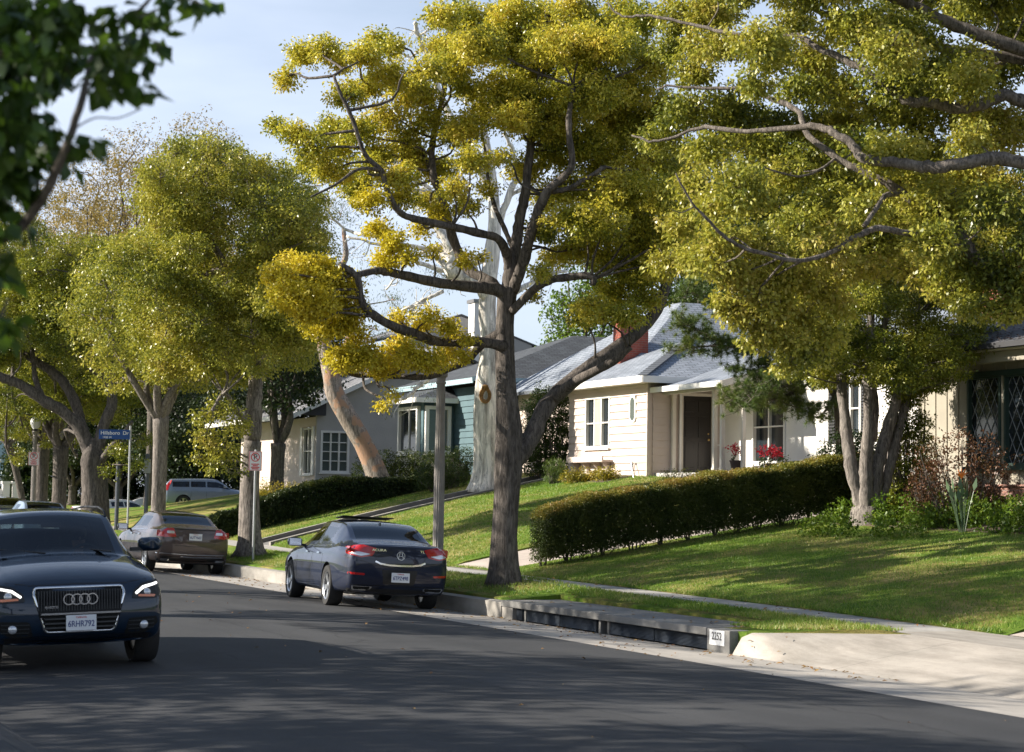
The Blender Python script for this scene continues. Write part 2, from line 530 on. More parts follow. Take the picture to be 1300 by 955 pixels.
def densify(S):
    out = []
    for i, a in enumerate(S):
        out.append(a)
        if i + 1 < len(S) and 's' in a.get('g', '') and 'xo' not in a and 'xo' not in S[i + 1]:
            b = S[i + 1]; L = b['v'][0] - a['v'][0]
            if L > .28:
                for k in (.07 / L, 1 - .07 / L): out.append(dict(v=tuple(p + (q - p) * k for p, q in zip(a['v'], b['v'])), g=a['g']))
    return out

def sedan_stations(o):
    g = lambda x, w, zb, zm, belt, wb, zt, wt, zc, **k: dict(v=(x, w, zb, zm, belt, wb, zt, wt, zc), **k)
    return densify([g(*a, **k) for a, k in o])

def build_car(spec):
    root = thing(spec['name'], spec['label'], spec['cat'], (0, 0, 0), 0, spec.get('group'))
    pm = spec['paint']; mats = [pm, M[spec.get('glass', 'glass')], M[spec.get('glass', 'glass')], M[spec.get('glass', 'glass')], M['dark']]
    me = car_shell(sedan_stations(spec['S']), spec.get('level', 3), spec['wx'], spec['wr'], mats)
    me.polygons.foreach_set('use_smooth', [True] * len(me.polygons))
    bm = bmesh.new(); bm.from_mesh(me); bvh = BVHTree.FromBMesh(bm); bm.free()
    body = link_mesh('body', split_mesh(me, {0}), root); body.data.name = 'body'
    body.data.set_sharp_from_angle(angle=R(40))
    wl = link_mesh('wheel_well', split_mesh(me, {4}), root)
    for idx, nm in ((1, 'side_window'), (2, 'windscreen'), (3, 'rear_window')):
        sub = split_mesh(me, {idx})
        if len(sub.polygons):
            for pmesh in islands(sub): link_mesh(nm, pmesh, root)
    uw = spec['w'] * .74
    xs = spec['wx']
    u = MB(); u.bb((xs[0] - .5, -uw, spec['zb'] + .02), (xs[1] + .5, uw, spec['zb'] + .10)); u.build('underbody', M['dark'], root)
    wy = spec['w'] - .005 - spec['tw'] / 2
    for x in spec['wx']:
        for sg in (1, -1): make_wheel(root, x, sg * wy, spec['wr'], spec['tw'], spec.get('spokes', 5), spec.get('rim', M['rim']), spec.get('rimf', .66))
    for sg in (1, -1):       # mirrors
        mx, my, mz = spec['mirror']
        o = MB(); rings = []
        for k, (xx, sc) in enumerate(((-.055, .92), (-.02, 1.0), (.05, .85), (.10, .45))):
            rings.append([Vector((mx + xx, sg * (my + .12) + .13 * sc * math.cos(a) * 1.0, mz + .085 * sc * math.sin(a))) for a in [2 * math.pi * q / 14 for q in range(14)]])
        for ring in rings:
            for p in ring:
                p.y = sg * (my + .12) + max(-.125, min(.125, (p.y - sg * (my + .12)) * 1.15)); p.z = mz + max(-.075, min(.075, (p.z - mz) * 1.2))
        if sg < 0: rings = [r[::-1] for r in rings]
        o.ring_loft(rings); mo = o.build('mirror', pm, root, smooth=True, auto=50)
        a = MB(); a.box((mx + .01, sg * (my - .02), mz - .05), (.07, .16, .04)); a.build('mirror_arm', M['blackplastic'], mo)
        a = MB(); a.box((mx - .058, sg * (my + .12), mz), (.006, .21, .125)); a.build('mirror_glass', M['chrome'], mo, bevel=.002)
    spec['bvh'] = bvh
    return root, bvh
# --- the individual cars
def st(x, w, zb, zm, belt, wb, zt, wt, zc, g='', **k):
    if g: k['g'] = g
    return ((x, w, zb, zm, belt, wb, zt, wt, zc), k)

REAR_XO = [.30, .24, .10, .03, 0, .0, .03, .03, .04, .05, .05, .06, .06]
FRONT_XO = [-.34, -.30, -.12, -.03, 0, -.04, -.13, -.14, -.15, -.16, -.16, -.16, -.16]

def sedan_S(roof=1.45, w=.94, deck=1.06, belt=.96, hood=.97):
    r = roof
    return [
        st(-2.46, w * .80, .30, .62, deck - .10, w * .74, deck - .03, w * .66, deck - .01, xo=REAR_XO, bulge=.05),
        st(-2.36, w * .90, .27, .62, deck - .08, w * .84, deck, w * .72, deck + .02),
        st(-2.05, w * .975, .24, .62, deck - .07, w * .885, deck + .015, w * .72, deck + .035),
        st(-1.78, w * .995, .22, .62, deck - .06, w * .90, deck + .03, w * .71, deck + .05, 'r'),
        st(-1.30, w, .20, .62, belt + .03, w * .915, r - .13, w * .655, r - .10, 'r'),
        st(-.98, w, .20, .62, belt + .015, w * .92, r - .075, w * .64, r - .045),
        st(-.90, w, .20, .62, belt + .012, w * .92, r - .065, w * .64, r - .035, 's'),
        st(-.20, w, .20, .62, belt + .005, w * .92, r - .045, w * .645, r, 's' if False else ''),
        st(-.12, w, .20, .62, belt + .003, w * .92, r - .045, w * .645, r, 's'),
        st(.30, w, .20, .62, belt - .01, w * .92, r - .07, w * .635, r - .015, 's'),
        st(.42, w, .20, .62, belt - .012, w * .92, r - .09, w * .63, r - .035, 'ws'),
        st(.75, w, .20, .62, belt - .02, w * .92, r - .235, w * .645, r - .175, 'ws'),
        st(1.12, w, .20, .62, belt - .035, w * .915, hood - .0, w * .70, hood + .045, 'w'),
        st(1.25, w, .20, .61, belt - .045, w * .91, hood - .015, w * .70, hood + .02),
        st(1.75, w * .99, .20, .60, belt - .085, w * .89, hood - .08, w * .68, hood - .03),
        st(2.15, w * .95, .22, .56, belt - .17, w * .83, hood - .17, w * .62, hood - .12),
        st(2.36, w * .88, .24, .53, belt - .26, w * .76, hood - .26, w * .55, hood - .21),
        st(2.44, w * .78, .28, .50, belt - .34, w * .68, hood - .33, w * .50, hood - .30, xo=FRONT_XO, bulge=.10),
    ]

def add_seams(bvh, root, xs, zlo, zhi, m, both=True):
    for ang in (90, -90):
        sg = -1 if ang == 90 else 1
        for x0, x1 in xs:
            strip('door_seam', bvh, [(sg * x0, zlo), (sg * (x0 + x1) / 2, (zlo + zhi) / 2), (sg * x1, zhi)], ang, .012, m, root, .0015)

def acura():
    pm = paint('dark_blue_paint', (.005, .010, .030), .15, .28)
    S = sedan_S()
    root, bvh = build_car(dict(name='parked_sedan', label='dark blue sedan parked at the kerb beside the lamp post, open sunroof', cat='car', paint=pm, S=S, wx=(-1.29, 1.49), wr=.335, tw=.24, w=.94, zb=.2, mirror=(.72, .93, 1.0), glass='glassdark', spokes=5, rimf=.70))
    B = M['blackplastic']
    for sg in (1, -1):
        tl = patch('tail_light', bvh, [(sg * .40, 1.0), (sg * .47, .875), (sg * .66, .84), (sg * .86, .89), (sg * .87, 1.01), (sg * .62, 1.05)], 180, M['lamp_red'], root, .010, .03)
        tl2 = patch('side_lens', bvh, [(q - (0 if sg > 0 else 0), z) for q, z in [(sg * 1.62 * -1 + 0, 0.93)]] if False else [(sg * 2.30, .90), (sg * 2.16, .97), (sg * 2.02, 1.0), (sg * 2.30, 1.02)], 90 if sg < 0 else -90, M['lamp_red'], tl, .008, .03) if False else None
        patch('reverse_lens', bvh, [(sg * .50, .90), (sg * .66, .865), (sg * .84, .90), (sg * .70, .935)], 180, M['lamp_clear'], tl, .016, .03)
        patch('reflector', bvh, [(sg * .58, .555), (sg * .84, .565), (sg * .84, .60), (sg * .58, .59)], 180, M['lamp_red'], root, .006)
        ex = patch('exhaust_pipe', bvh, [(sg * .46, .30), (sg * .75, .31), (sg * .78, .38), (sg * .43, .375)], 180, M['chrome'], root, .02, .04)
        patch('exhaust_opening', bvh, [(sg * .48, .315), (sg * .73, .322), (sg * .75, .366), (sg * .46, .362)], 180, M['dark'], ex, .024, .04)
    patch('lower_bumper', bvh, [(-.80, .27), (.80, .27), (.84, .40), (-.84, .40)], 180, B, root, .004, .05)
    patch('plate_recess', bvh, [(-.26, .42), (.26, .42), (.30, .66), (-.30, .66)], 180, B, root, .003, .05)
    strip('chrome_strip', bvh, [(-.42, .79), (-.34, .755), (-.2, .735), (0, .73), (.2, .735), (.34, .755), (.42, .79)], 180, .028, M['chrome'], root, .016)
    strip('boot_seam', bvh, [(-.45, 1.03), (-.43, .88), (-.36, .72), (0, .68), (.36, .72), (.43, .88), (.45, 1.03)], 180, .008, B, root, .002)
    strip('bumper_seam', bvh, [(-.90, .84), (-.6, .78), (-.4, .72)], 180, .008, B, root, .002); strip('bumper_seam', bvh, [(.90, .84), (.6, .78), (.4, .72)], 180, .008, B, root, .002)
    plate_part(root, '6TPZ498', (-2.545, 0, .54), 180)
    # emblem: ring with a narrow calliper mark
    e = MB(); 
    e.lathe([(.060, -.004), (.072, -.004), (.072, .004), (.060, .004)], (0, 0, 0), 24, Matrix.Rotation(R(90), 3, 'Y'), closed=True)
    for sg in (1, -1): e.prism([(-.003, sg * .052, -.045), (-.003, sg * .036, -.05), (-.003, sg * .008, .05), (-.003, sg * .022, .05)], (.006, 0, 0))
    e.box((0, 0, -.005), (.006, .06, .010))
    em = e.build('emblem', M['chrome'], root); h = bvh.ray_cast(Vector((-5, 0, .89)), Vector((1, 0, 0)))[0]; em.location = (h.x - .010, 0, .89); em.rotation_euler = (0, R(8), 0)
    for txt, y, z, sz in (('ACURA', .36, .97, .055), ('TL', -.37, .97, .055)):
        h = bvh.ray_cast(Vector((-5, y, z)), Vector((1, 0, 0)))[0]
        text_part('badge', txt, sz, M['chrome'], root, Matrix.Translation((h.x - .010, y, z)) @ Matrix.Rotation(R(-90), 4, 'Z') @ Matrix.Rotation(R(90), 4, 'X') , .002, 1.3)
    # window brightwork
    for ang in (90, -90):
        sg = -1 if ang == 90 else 1
        strip('window_trim', bvh, [(sg * -1.25, 1.0), (sg * -.5, .975), (sg * .3, .965), (sg * .85, .955)], ang, .014, M['chrome'], root, .006)
        for x in (-.62, .22):
            q = patch('door_handle', bvh, [(sg * (x - .09), .845), (sg * (x + .09), .845), (sg * (x + .09), .872), (sg * (x - .09), .872)], ang, M['chrome'], root, .022, .03)
        patch('sill_trim', bvh, [(sg * -.85, .22), (sg * 1.02, .22), (sg * 1.02, .29), (sg * -.85, .29)], ang, pm, root, .012)
        patch('headlight', bvh, [(sg * 2.02, .68), (sg * 2.24, .66), (sg * 2.26, .74), (sg * 2.04, .78)], ang, M['lamp_clear'], root, .006, .04)
    add_seams(bvh, root, [(-.98, -.88), (-.15, -.16), (.95, .98)], .30, .93, B)
    # sunroof tilted open
    s = MB(); s.box((-.02, 0, 1.478), (.52, .92, .014), Matrix.Rotation(R(4.5), 3, 'Y')); s.build('sunroof_panel', M['glassdark'] if False else B, root, bevel=.004)
    f = MB(); f.prism([(-.98, -.012, 1.385), (-1.10, -.012, 1.37), (-1.10, -.006, 1.42), (-1.04, -.006, 1.425)], (0, .02, 0)); f.build('roof_aerial', pm, root)
    cabin(root, -1.6, 1.0, .80, .28, .5, [(.15, (.38, -.38)), (-.75, (.36, -.36))])
    return root

def volvo():
    pm = paint('brown_grey_paint', (.085, .062, .055), .35, .3)
    S = sedan_S(1.46, .93, 1.07, .97, .98)
    root, bvh = build_car(dict(name='parked_sedan', label='brown-grey sedan parked at the kerb beside the tree with the no parking sign', cat='car', paint=pm, S=S, wx=(-1.37, 1.46), wr=.33, tw=.23, w=.93, zb=.2, mirror=(.72, .92, 1.02), glass='glassdark', spokes=7, rimf=.68))
    B = M['blackplastic']
    for sg in (1, -1):
        tl = patch('tail_light', bvh, [(sg * .50, 1.05), (sg * .44, .86), (sg * .70, .84), (sg * .865, .86), (sg * .86, 1.0), (sg * .74, 1.0), (sg * .60, 1.07)], 180, M['lamp_red'], root, .010, .03)
        patch('reverse_lens', bvh, [(sg * .48, .93), (sg * .66, .93), (sg * .66, .99), (sg * .50, .99)], 180, M['lamp_clear'], tl, .016, .03)
        patch('exhaust_pipe', bvh, [(sg * .55, .29), (sg * .75, .29), (sg * .75, .34), (sg * .55, .34)], 180, M['chrome'], root, .02, .04)
    patch('lower_bumper', bvh, [(-.82, .25), (.82, .25), (.86, .40), (-.86, .40)], 180, B, root, .004, .05)
    strip('bumper_trim', bvh, [(-.86, .47), (-.4, .455), (0, .45), (.4, .455), (.86, .47)], 180, .02, M['chrome'], root, .010)
    strip('bumper_trim', bvh, [(-.30, .40), (0, .39), (.7, .41)], 180, .016, M['chrome'], root, .010)
    strip('boot_lip', bvh, [(-.50, 1.04), (0, 1.03), (.50, 1.04)], 180, .016, B, root, .006)
    patch('plate_recess', bvh, [(-.36, .76), (.36, .76), (.40, .97), (-.40, .97)], 180, pm, root, .003, .05)
    strip('boot_seam', bvh, [(-.52, .86), (-.46, .66), (0, .64), (.46, .66), (.52, .86)], 180, .010, B, root, .002)
    plate_part(root, '6UTY663', (-2.535, 0, .865), 180)
    for ang in (90, -90):
        sg = -1 if ang == 90 else 1
        strip('window_trim', bvh, [(sg * -1.25, 1.01), (sg * -.5, .985), (sg * .3, .975), (sg * .85, .965)], ang, .012, M['chrome'], root, .006)
        for x in (-.62, .22): patch('door_handle', bvh, [(sg * (x - .09), .855), (sg * (x + .09), .855), (sg * (x + .09), .885), (sg * (x - .09), .885)], ang, M['chrome'], root, .02, .03)
        strip('side_moulding', bvh, [(sg * -1.0, .45), (sg * 1.05, .45)], ang, .05, B, root, .008)
        patch('headlight', bvh, [(sg * 2.02, .68), (sg * 2.24, .66), (sg * 2.26, .74), (sg * 2.04, .78)], ang, M['lamp_clear'], root, .006, .04)
    add_seams(bvh, root, [(-.98, -.88), (-.15, -.16), (.95, .98)], .30, .93, B)
    cabin(root, -1.6, 1.0, .80, .28, .5, [(.15, (.38, -.38)), (-.75, (.36, -.36))])
    return root

def suv_S(w=.94, roof=1.62, hood=1.10, belt=1.08, tail=-2.30, nose=2.26):
    r = roof
    return [
        st(tail, w * .82, .36, .72, belt, w * .78, r - .42, w * .70, r - .40, xo=[.26, .22, .08, .02, 0, 0, .04, .06, .10, .12, .12, .12, .12], bulge=.05),
        st(tail + .08, w * .92, .32, .72, belt + .01, w * .86, r - .30, w * .72, r - .27, 'r'),
        st(tail + .30, w * .975, .28, .72, belt + .01, w * .91, r - .10, w * .70, r - .06),
        st(tail + .42, w * .99, .27, .72, belt, w * .92, r - .075, w * .70, r - .03, 's'),
        st(-1.00, w, .26, .72, belt, w * .93, r - .055, w * .70, r - .002, ''),
        st(-.92, w, .26, .72, belt, w * .93, r - .05, w * .70, r, 's'),
        st(-.16, w, .26, .72, belt - .005, w * .93, r - .045, w * .70, r + .01, ''),
        st(-.08, w, .26, .72, belt - .005, w * .93, r - .045, w * .70, r + .01, 's'),
        st(.38, w, .26, .72, belt - .01, w * .93, r - .075, w * .69, r - .015, 's'),
        st(.50, w, .26, .72, belt - .012, w * .93, r - .10, w * .685, r - .04, 'ws'),
        st(.78, w, .26, .72, belt - .02, w * .93, r - .26, w * .70, r - .19, 'ws'),
        st(1.12, w, .26, .71, belt - .03, w * .92, hood + .02, w * .74, hood + .08, 'w'),
        st(1.24, w, .26, .71, belt - .04, w * .92, hood + .0, w * .74, hood + .045),
        st(1.65, w * .995, .26, .70, belt - .09, w * .90, hood - .06, w * .72, hood - .01),
        st(1.98, w * .97, .26, .66, belt - .14, w * .87, hood - .13, w * .70, hood - .09),
        st(nose - .10, w * .93, .27, .60, belt - .20, w * .84, hood - .20, w * .68, hood - .18),
        st(nose, w * .86, .30, .58, belt - .30, w * .78, hood - .29, w * .64, hood - .25, xo=[-.30, -.24, -.06, -.01, 0, -.01, -.04, -.05, -.05, -.05, -.05, -.05, -.05], bulge=.10),
    ]

def audi():
    pm = paint('midnight_blue_paint', (.004, .016, .036), .15, .28)
    root, bvh = build_car(dict(name='oncoming_suv', label='midnight blue suv driving towards the viewer with its daylight lamps lit', cat='car', paint=pm, S=suv_S(), wx=(-1.365, 1.445), wr=.36, tw=.25, w=.94, zb=.26, mirror=(.80, .93, 1.22), glass='glass', spokes=5, rimf=.66))
    B = M['blackplastic']; hx = lambda y, z: bvh.ray_cast(Vector((5, y, z)), Vector((-1, 0, 0)))[0].x
    out = [(-.45, .86), (.45, .86), (.47, .80), (.36, .40), (-.36, .40), (-.47, .80)]
    g = patch('grille', bvh, out, 0, M['dark'], root, .010, .05, .05)
    inn = [(x * .93, .63 + (z - .63) * .88) for x, z in out]
    # chrome surround following the outline
    ro = rounded(out, .05, 5); e = MB(); pts = []
    for p in ro + [ro[0]]:
        pts.append(Vector((hx(p[0] * .97, min(.84, p[1])) + .018, p[0] * .97, .63 + (p[1] - .63) * .96)))
    e.tube(pts, .016, 8); e.build('grille_surround', M['chrome'], root, smooth=True)
    e = MB()
    for k in range(-15, 16):
        y = k * .0275; zt_ = .825; e.box((hx(y, .7) + .016, y, .71), (.012, .008, .225))
    for z in (.455, .50, .545): e.box((hx(0, z) + .004, 0, z), (.10, .74 - (.60 - z) * .3, .014))
    e.build('grille_slats', flat('grille_slat_grey', (.05, .052, .055), .35, .5), g)
    e = MB(); e.box((hx(0, .595) - .01, 0, .595), (.11, .80, .018)); e.build('grille_bar', M['chrome'], g)
    e = MB(); x0 = hx(0, .73) + .045
    for k in range(4):
        e.lathe([(.046, -.006), (.058, -.006), (.058, .006), (.046, .006)], (x0 - .004 * abs(k - 1.5), (k - 1.5) * .0785, .735), 28, Matrix.Rotation(R(90), 3, 'Y'), closed=True)
    e.build('emblem_rings', M['chrome'], g)
    text_part('grille_badge', 'quattro', .045, M['chrome'], g, Matrix.Translation((hx(-.29, .67) + .035, -.29, .665)) @ Matrix.Rotation(R(90), 4, 'Z') @ Matrix.Rotation(R(90), 4, 'X'), .002)
    plate_part(root, '6RHR792', (hx(0, .5) + .055, 0, .50), 0)
    for sg in (1, -1):
        hl = patch('headlight', bvh, [(sg * .54, .72), (sg * .56, .80), (sg * .66, .87), (sg * .84, .90), (sg * .86, .76), (sg * .80, .71)], 0, M['blackplastic'], root, .010, .03)
        drl = patch('daylight_lamp', bvh, [(sg * .57, .775), (sg * .66, .840), (sg * .83, .875), (sg * .84, .855), (sg * .67, .815), (sg * .585, .755)], 0, M['drl'], hl, .016, .03, .01)
        e = MB(); c = Vector((hx(sg * .70, .77) + .004, sg * .70, .770)); e.lathe([(.002, .02), (.03, .014), (.042, -.004), (.05, -.02)], c, 20, Matrix.Rotation(R(90), 3, 'Y')); e.build('headlamp_lens', M['lamp_clear'], hl, smooth=True)
        patch('turn_signal', bvh, [(sg * .60, .735), (sg * .78, .725), (sg * .79, .75), (sg * .61, .757)], 0, M['lamp_amber'], hl, .016, .03, .01)
        patch('bumper_intake', bvh, [(sg * .46, .36), (sg * .50, .52), (sg * .80, .53), (sg * .82, .46), (sg * .68, .36)], 0, M['dark'], root, .006, .05, .03)
        for z in (.41, .45, .49): strip('intake_slat', bvh, [(sg * .50, z), (sg * .64, z), (sg * .77, z + .004)], 0, .010, flat('slat', (.04, .042, .045), .3), root, .012)
        e = MB(); e.lathe([(.002, .02), (.035, .018), (.045, 0), (.052, -.02)], (hx(sg * .66, .44) + .01, sg * .66, .45), 18, Matrix.Rotation(R(90), 3, 'Y')); e.build('fog_lamp', M['lamp_clear'], root, smooth=True)
        strip('bonnet_seam', bvh, [(sg * .52, .885), (sg * .80, .915)], 0, .008, B, root, .002)
        # roof rails
        e = MB(); e.tube([(-1.75, sg * .62, 1.50), (-1.6, sg * .625, 1.585), (-.8, sg * .64, 1.625), (0, sg * .64, 1.625), (.36, sg * .63, 1.59), (.46, sg * .625, 1.53)], .012, 8); e.build('roof_rail', B, root, smooth=True)
    patch('lower_bumper', bvh, [(-.78, .30), (.78, .30), (.74, .36), (-.74, .36)], 0, B, root, .006)
    strip('bonnet_seam', bvh, [(-.50, .875), (0, .885), (.50, .875)], 0, .008, B, root, .002)
    # wipers
    e = MB(); 
    for y in (.55, -.15): e.tube([(1.16, y, 1.165), (1.02, y - .35, 1.205), (1.0, y - .62, 1.215)], .008, 6)
    e.build('wiper', B, root)
    for ang in (90, -90):
        sg = -1 if ang == 90 else 1
        strip('window_trim', bvh, [(sg * -1.9, 1.10), (sg * -.5, 1.095), (sg * .3, 1.085), (sg * .85, 1.075)], ang, .014, M['chrome'], root, .006)
        for x in (-.62, .25): patch('door_handle', bvh, [(sg * (x - .1), .95), (sg * (x + .1), .95), (sg * (x + .1), .98), (sg * (x - .1), .98)], ang, pm, root, .022, .03)
    add_seams(bvh, root, [(-.98, -.88), (-.12, -.12), (1.0, 1.04)], .36, 1.04, B)
    cabin(root, -1.5, 1.0, .80, .36, .5, [(.12, (.38, -.38)), (-.75, (.36, -.36))])
    d = MB(); d.box((.98, 0, 1.0), (.42, 1.5, .16)); d.build('dashboard', M['interior'], root, bevel=.03)
    e = MB(); e.lathe([(.17, -.012), (.195, -.012), (.195, .012), (.17, .012)], (.66, .38, 1.06), 28, Matrix.Rotation(R(68), 3, 'Y'), closed=True); e.tube([(.66, .21, 1.06), (.70, .38, 1.04), (.66, .55, 1.06)], .016, 6); e.build('steering_wheel', B, root)
    e = MB(); e.box((.62, 0, 1.45), (.02, .22, .055)); e.build('rear_view_mirror', B, root, bevel=.01)
    return root

def skin_body(name, joints, edges, m, parent=None, level=2):
    me = bpy.data.meshes.new(name); me.from_pydata([j[0] for j in joints], edges, []); o = link_mesh(name, me, parent)
    sk = o.modifiers.new('skin', 'SKIN'); 
    for i, j in enumerate(joints):
        r = j[1] if hasattr(j[1], '__len__') else (j[1], j[1]); me.skin_vertices[0].data[i].radius = r
    me.skin_vertices[0].data[0].use_root = True
    sb = o.modifiers.new('sub', 'SUBSURF'); sb.levels = level; sb.render_levels = level
    bpy.context.view_layer.update()
    res = bpy.data.meshes.new_from_object(o.evaluated_get(bpy.context.evaluated_depsgraph_get()))
    o.modifiers.clear(); o.data = res; res.name = name; res.materials.clear(); res.materials.append(m)
    res.polygons.foreach_set('use_smooth', [True] * len(res.polygons)); return o

def driver(carM):
    """seated driver seen faintly through the windscreen, hands on the wheel"""
    J = [((0, 0, .62), (.15, .17)), ((0, 0, .80), (.14, .17)), ((.01, 0, 1.00), (.12, .18)), ((.02, 0, 1.10), (.06, .06)), ((.04, 0, 1.17), (.055, .055)), ((.055, 0, 1.24), (.085, .075)), ((.05, 0, 1.32), (.085, .075)), ((.05, 0, 1.37), (.05, .05)),
         ((.02, .19, 1.03), .055), ((.20, .24, .86), .042), ((.44, .17, .99), .032), ((.52, .15, 1.05), (.035, .02)),
         ((.02, -.19, 1.03), .055), ((.20, -.24, .86), .042), ((.44, -.17, .99), .032), ((.52, -.15, 1.05), (.035, .02)),
         ((.22, .10, .62), .08), ((.48, .12, .66), .06), ((.62, .12, .48), .045), ((.22, -.10, .62), .08), ((.48, -.12, .66), .06), ((.62, -.12, .48), .045)]
    E_ = [(0, 1), (1, 2), (2, 3), (3, 4), (4, 5), (5, 6), (6, 7), (2, 8), (8, 9), (9, 10), (10, 11), (2, 12), (12, 13), (13, 14), (14, 15), (0, 16), (16, 17), (17, 18), (0, 19), (19, 20), (20, 21)]
    root = thing('person', 'driver in dark shirt seated behind the wheel of the oncoming suv', 'person')
    skin_body('body', J, E_, M['skin'], root)
    sj = [(Vector(J[i][0]), (J[i][1][0] + .012, J[i][1][1] + .012) if hasattr(J[i][1], '__len__') else J[i][1] + .012) for i in (0, 1, 2, 8, 9, 12, 13)]
    skin_body('shirt', sj, [(0, 1), (1, 2), (2, 3), (3, 4), (2, 5), (5, 6)], M['shirt'], root)
    h = MB(); h.lathe([(.092, 1.27), (.098, 1.33), (.085, 1.39), (.05, 1.425), (.002, 1.435)], (.035, 0, 0), 20); hr = h.build('hair', M['hair'], root, smooth=True)
    f = MB(); f.box((.142, 0, 1.285), (.03, .022, .045)); f.build('nose', M['skin'], root, bevel=.008)
    f = MB(); f.box((.128, .03, 1.315), (.012, .026, .010)); f.box((.128, -.03, 1.315), (.012, .026, .010)); f.build('eyes', M['hair'], root)
    root.matrix_world = carM
    return root

def crv():
    pm = paint('silver_blue_paint', (.24, .29, .36), .5, .3)
    root, bvh = build_car(dict(name='parked_suv', label='silver-blue suv with tall red tail light standing beyond the green lawn', cat='car', paint=pm, S=suv_S(.92, 1.62, 1.08, 1.06, -2.28, 2.24), wx=(-1.31, 1.31), wr=.36, tw=.23, w=.92, zb=.28, mirror=(.80, .91, 1.2), glass='glassdark', spokes=5, level=2))
    B = M['blackplastic']
    for sg in (1, -1):
        patch('tail_light', bvh, [(sg * .70, .98), (sg * .92, .98), (sg * .93, 1.15), (sg * .80, 1.40), (sg * .66, 1.52), (sg * .60, 1.50), (sg * .72, 1.25)], sg * 140, M['lamp_red'], root, .012, .04)
    for ang in (90, -90):
        sg = -1 if ang == 90 else 1
        strip('sill_cladding', bvh, [(sg * -1.0, .36), (sg * 1.0, .36)], ang, .12, B, root, .008)
        for x in (-.62, .25): patch('door_handle', bvh, [(sg * (x - .1), .95), (sg * (x + .1), .95), (sg * (x + .1), .98), (sg * (x - .1), .98)], ang, pm, root, .02, .03)
    add_seams(bvh, root, [(-.98, -.88), (-.12, -.12), (1.0, 1.04)], .40, 1.02, B)
    plate_part(root, '5KLM207', (-2.345, 0, .85), 180)
    cabin(root, -1.6, 1.0, .80, .36, .5, [(.12, (.38, -.38)), (-.75, (.36, -.36))])
    return root

def far_sedan(pm, label, group):
    root, bvh = build_car(dict(name='parked_sedan', label=label, cat='car', paint=pm, S=sedan_S(), wx=(-1.29, 1.49), wr=.33, tw=.23, w=.92, zb=.2, mirror=(.72, .91, 1.0), glass='glassdark', spokes=5, level=2, group=group))
    for sg in (1, -1):
        patch('tail_light', bvh, [(sg * .46, 1.0), (sg * .46, .86), (sg * .88, .88), (sg * .90, 1.0)], 180, M['lamp_red'], root, .010, .05)
        patch('headlight', bvh, [(sg * .50, .66), (sg * .80, .70), (sg * .80, .60), (sg * .55, .56)], 0, M['lamp_clear'], root, .010, .05)
    patch('number_plate', bvh, [(-.16, .54), (.16, .54), (.16, .68), (-.16, .68)], 180, M['plate'], root, .006, .05)
    cabin(root, -1.6, 1.0, .80, .28, .5, [(.15, (.38, -.38)), (-.75, (.36, -.36))])
    return root

def set_car(root, loc, heading, rise=0):
    root.location = loc; root.rotation_euler = (0, -rise, heading)
# ------------------------------------------------------------------ trees
def leaf_cloud(centers, rad, per, ln, wd, rng, droop=.35, flat_=.7):
    """clusters of leaves round each centre; returns quad mesh arrays + tint per vertex"""
    C = np.repeat(np.asarray(centers, float), per, axis=0); n = len(C)
    rad = np.repeat(np.broadcast_to(rad, (len(centers),)), per)
    d = rng.normal(size=(n, 3)); d /= np.linalg.norm(d, axis=1, keepdims=True)
    r = rad * (rng.random(n) ** .45); off = d * r[:, None]; off[:, 2] *= flat_
    P = C + off
    dirv = d * .7 + rng.normal(size=(n, 3)) * .5; dirv[:, 2] -= droop
    dirv /= np.linalg.norm(dirv, axis=1, keepdims=True)
    up = rng.normal(size=(n, 3)) * .7; up[:, 2] += 1.0
    side = np.cross(dirv, up); side /= np.linalg.norm(side, axis=1, keepdims=True) + 1e-9
    nr = np.cross(side, dirv)
    L = (ln * (.65 + .6 * rng.random(n)))[:, None]; Wd = (wd * (.7 + .5 * rng.random(n)))[:, None]
    a = P; b = P + dirv * L * .45 + side * Wd * .5 + nr * Wd * .15; c = P + dirv * L; e = P + dirv * L * .45 - side * Wd * .5 + nr * Wd * .15
    V = np.stack([a, b, c, e], 1).reshape(-1, 3); Fq = np.arange(n * 4).reshape(-1, 4)
    tint = np.repeat(np.repeat(rng.random(len(centers)), per) * .4 + rng.random(n) * .6, 4)
    return V, Fq, tint

def blob_clusters(blobs, dens, rng, shell=.45):
    """blobs: (x,y,z,rx,ry,rz). returns cluster centres, biased to the outer shell"""
    out = []
    for bx, by, bz, rx, ry, rz in blobs:
        k = max(4, int(dens * (rx * ry * rz) ** (2 / 3)))
        d = rng.normal(size=(k, 3)); d /= np.linalg.norm(d, axis=1, keepdims=True)
        r = shell + (1 - shell) * rng.random(k) ** .7; r = r * np.where(rng.random(k) < .18, 1 + .38 * rng.random(k), 1)
        p = d * r[:, None] * np.array([rx, ry, rz]); p[:, 2] = np.where(p[:, 2] < -.55 * rz, -.55 * rz + .2 * (p[:, 2] + .55 * rz), p[:, 2])
        out.append(p + np.array([bx, by, bz]))
    return np.concatenate(out)

def limb(mb, pts, r0, r1, n=10, per=5, wob=.12, seed=1, knot=.05):
    rn = random.Random(seed); S = cr_spline(pts, per); k = len(S)
    S = [Vector(p) + Vector((rn.uniform(-1, 1), rn.uniform(-1, 1), rn.uniform(-1, 1))) * (r0 * knot if 0 < i < k - 1 else 0) for i, p in enumerate(S)]
    rad = [(r0 + (r1 - r0) * i / (k - 1)) * (1 + rn.uniform(-.08, .10)) for i in range(k)]
    mb.tube(S, rad, n, wob, seed); return S, rad

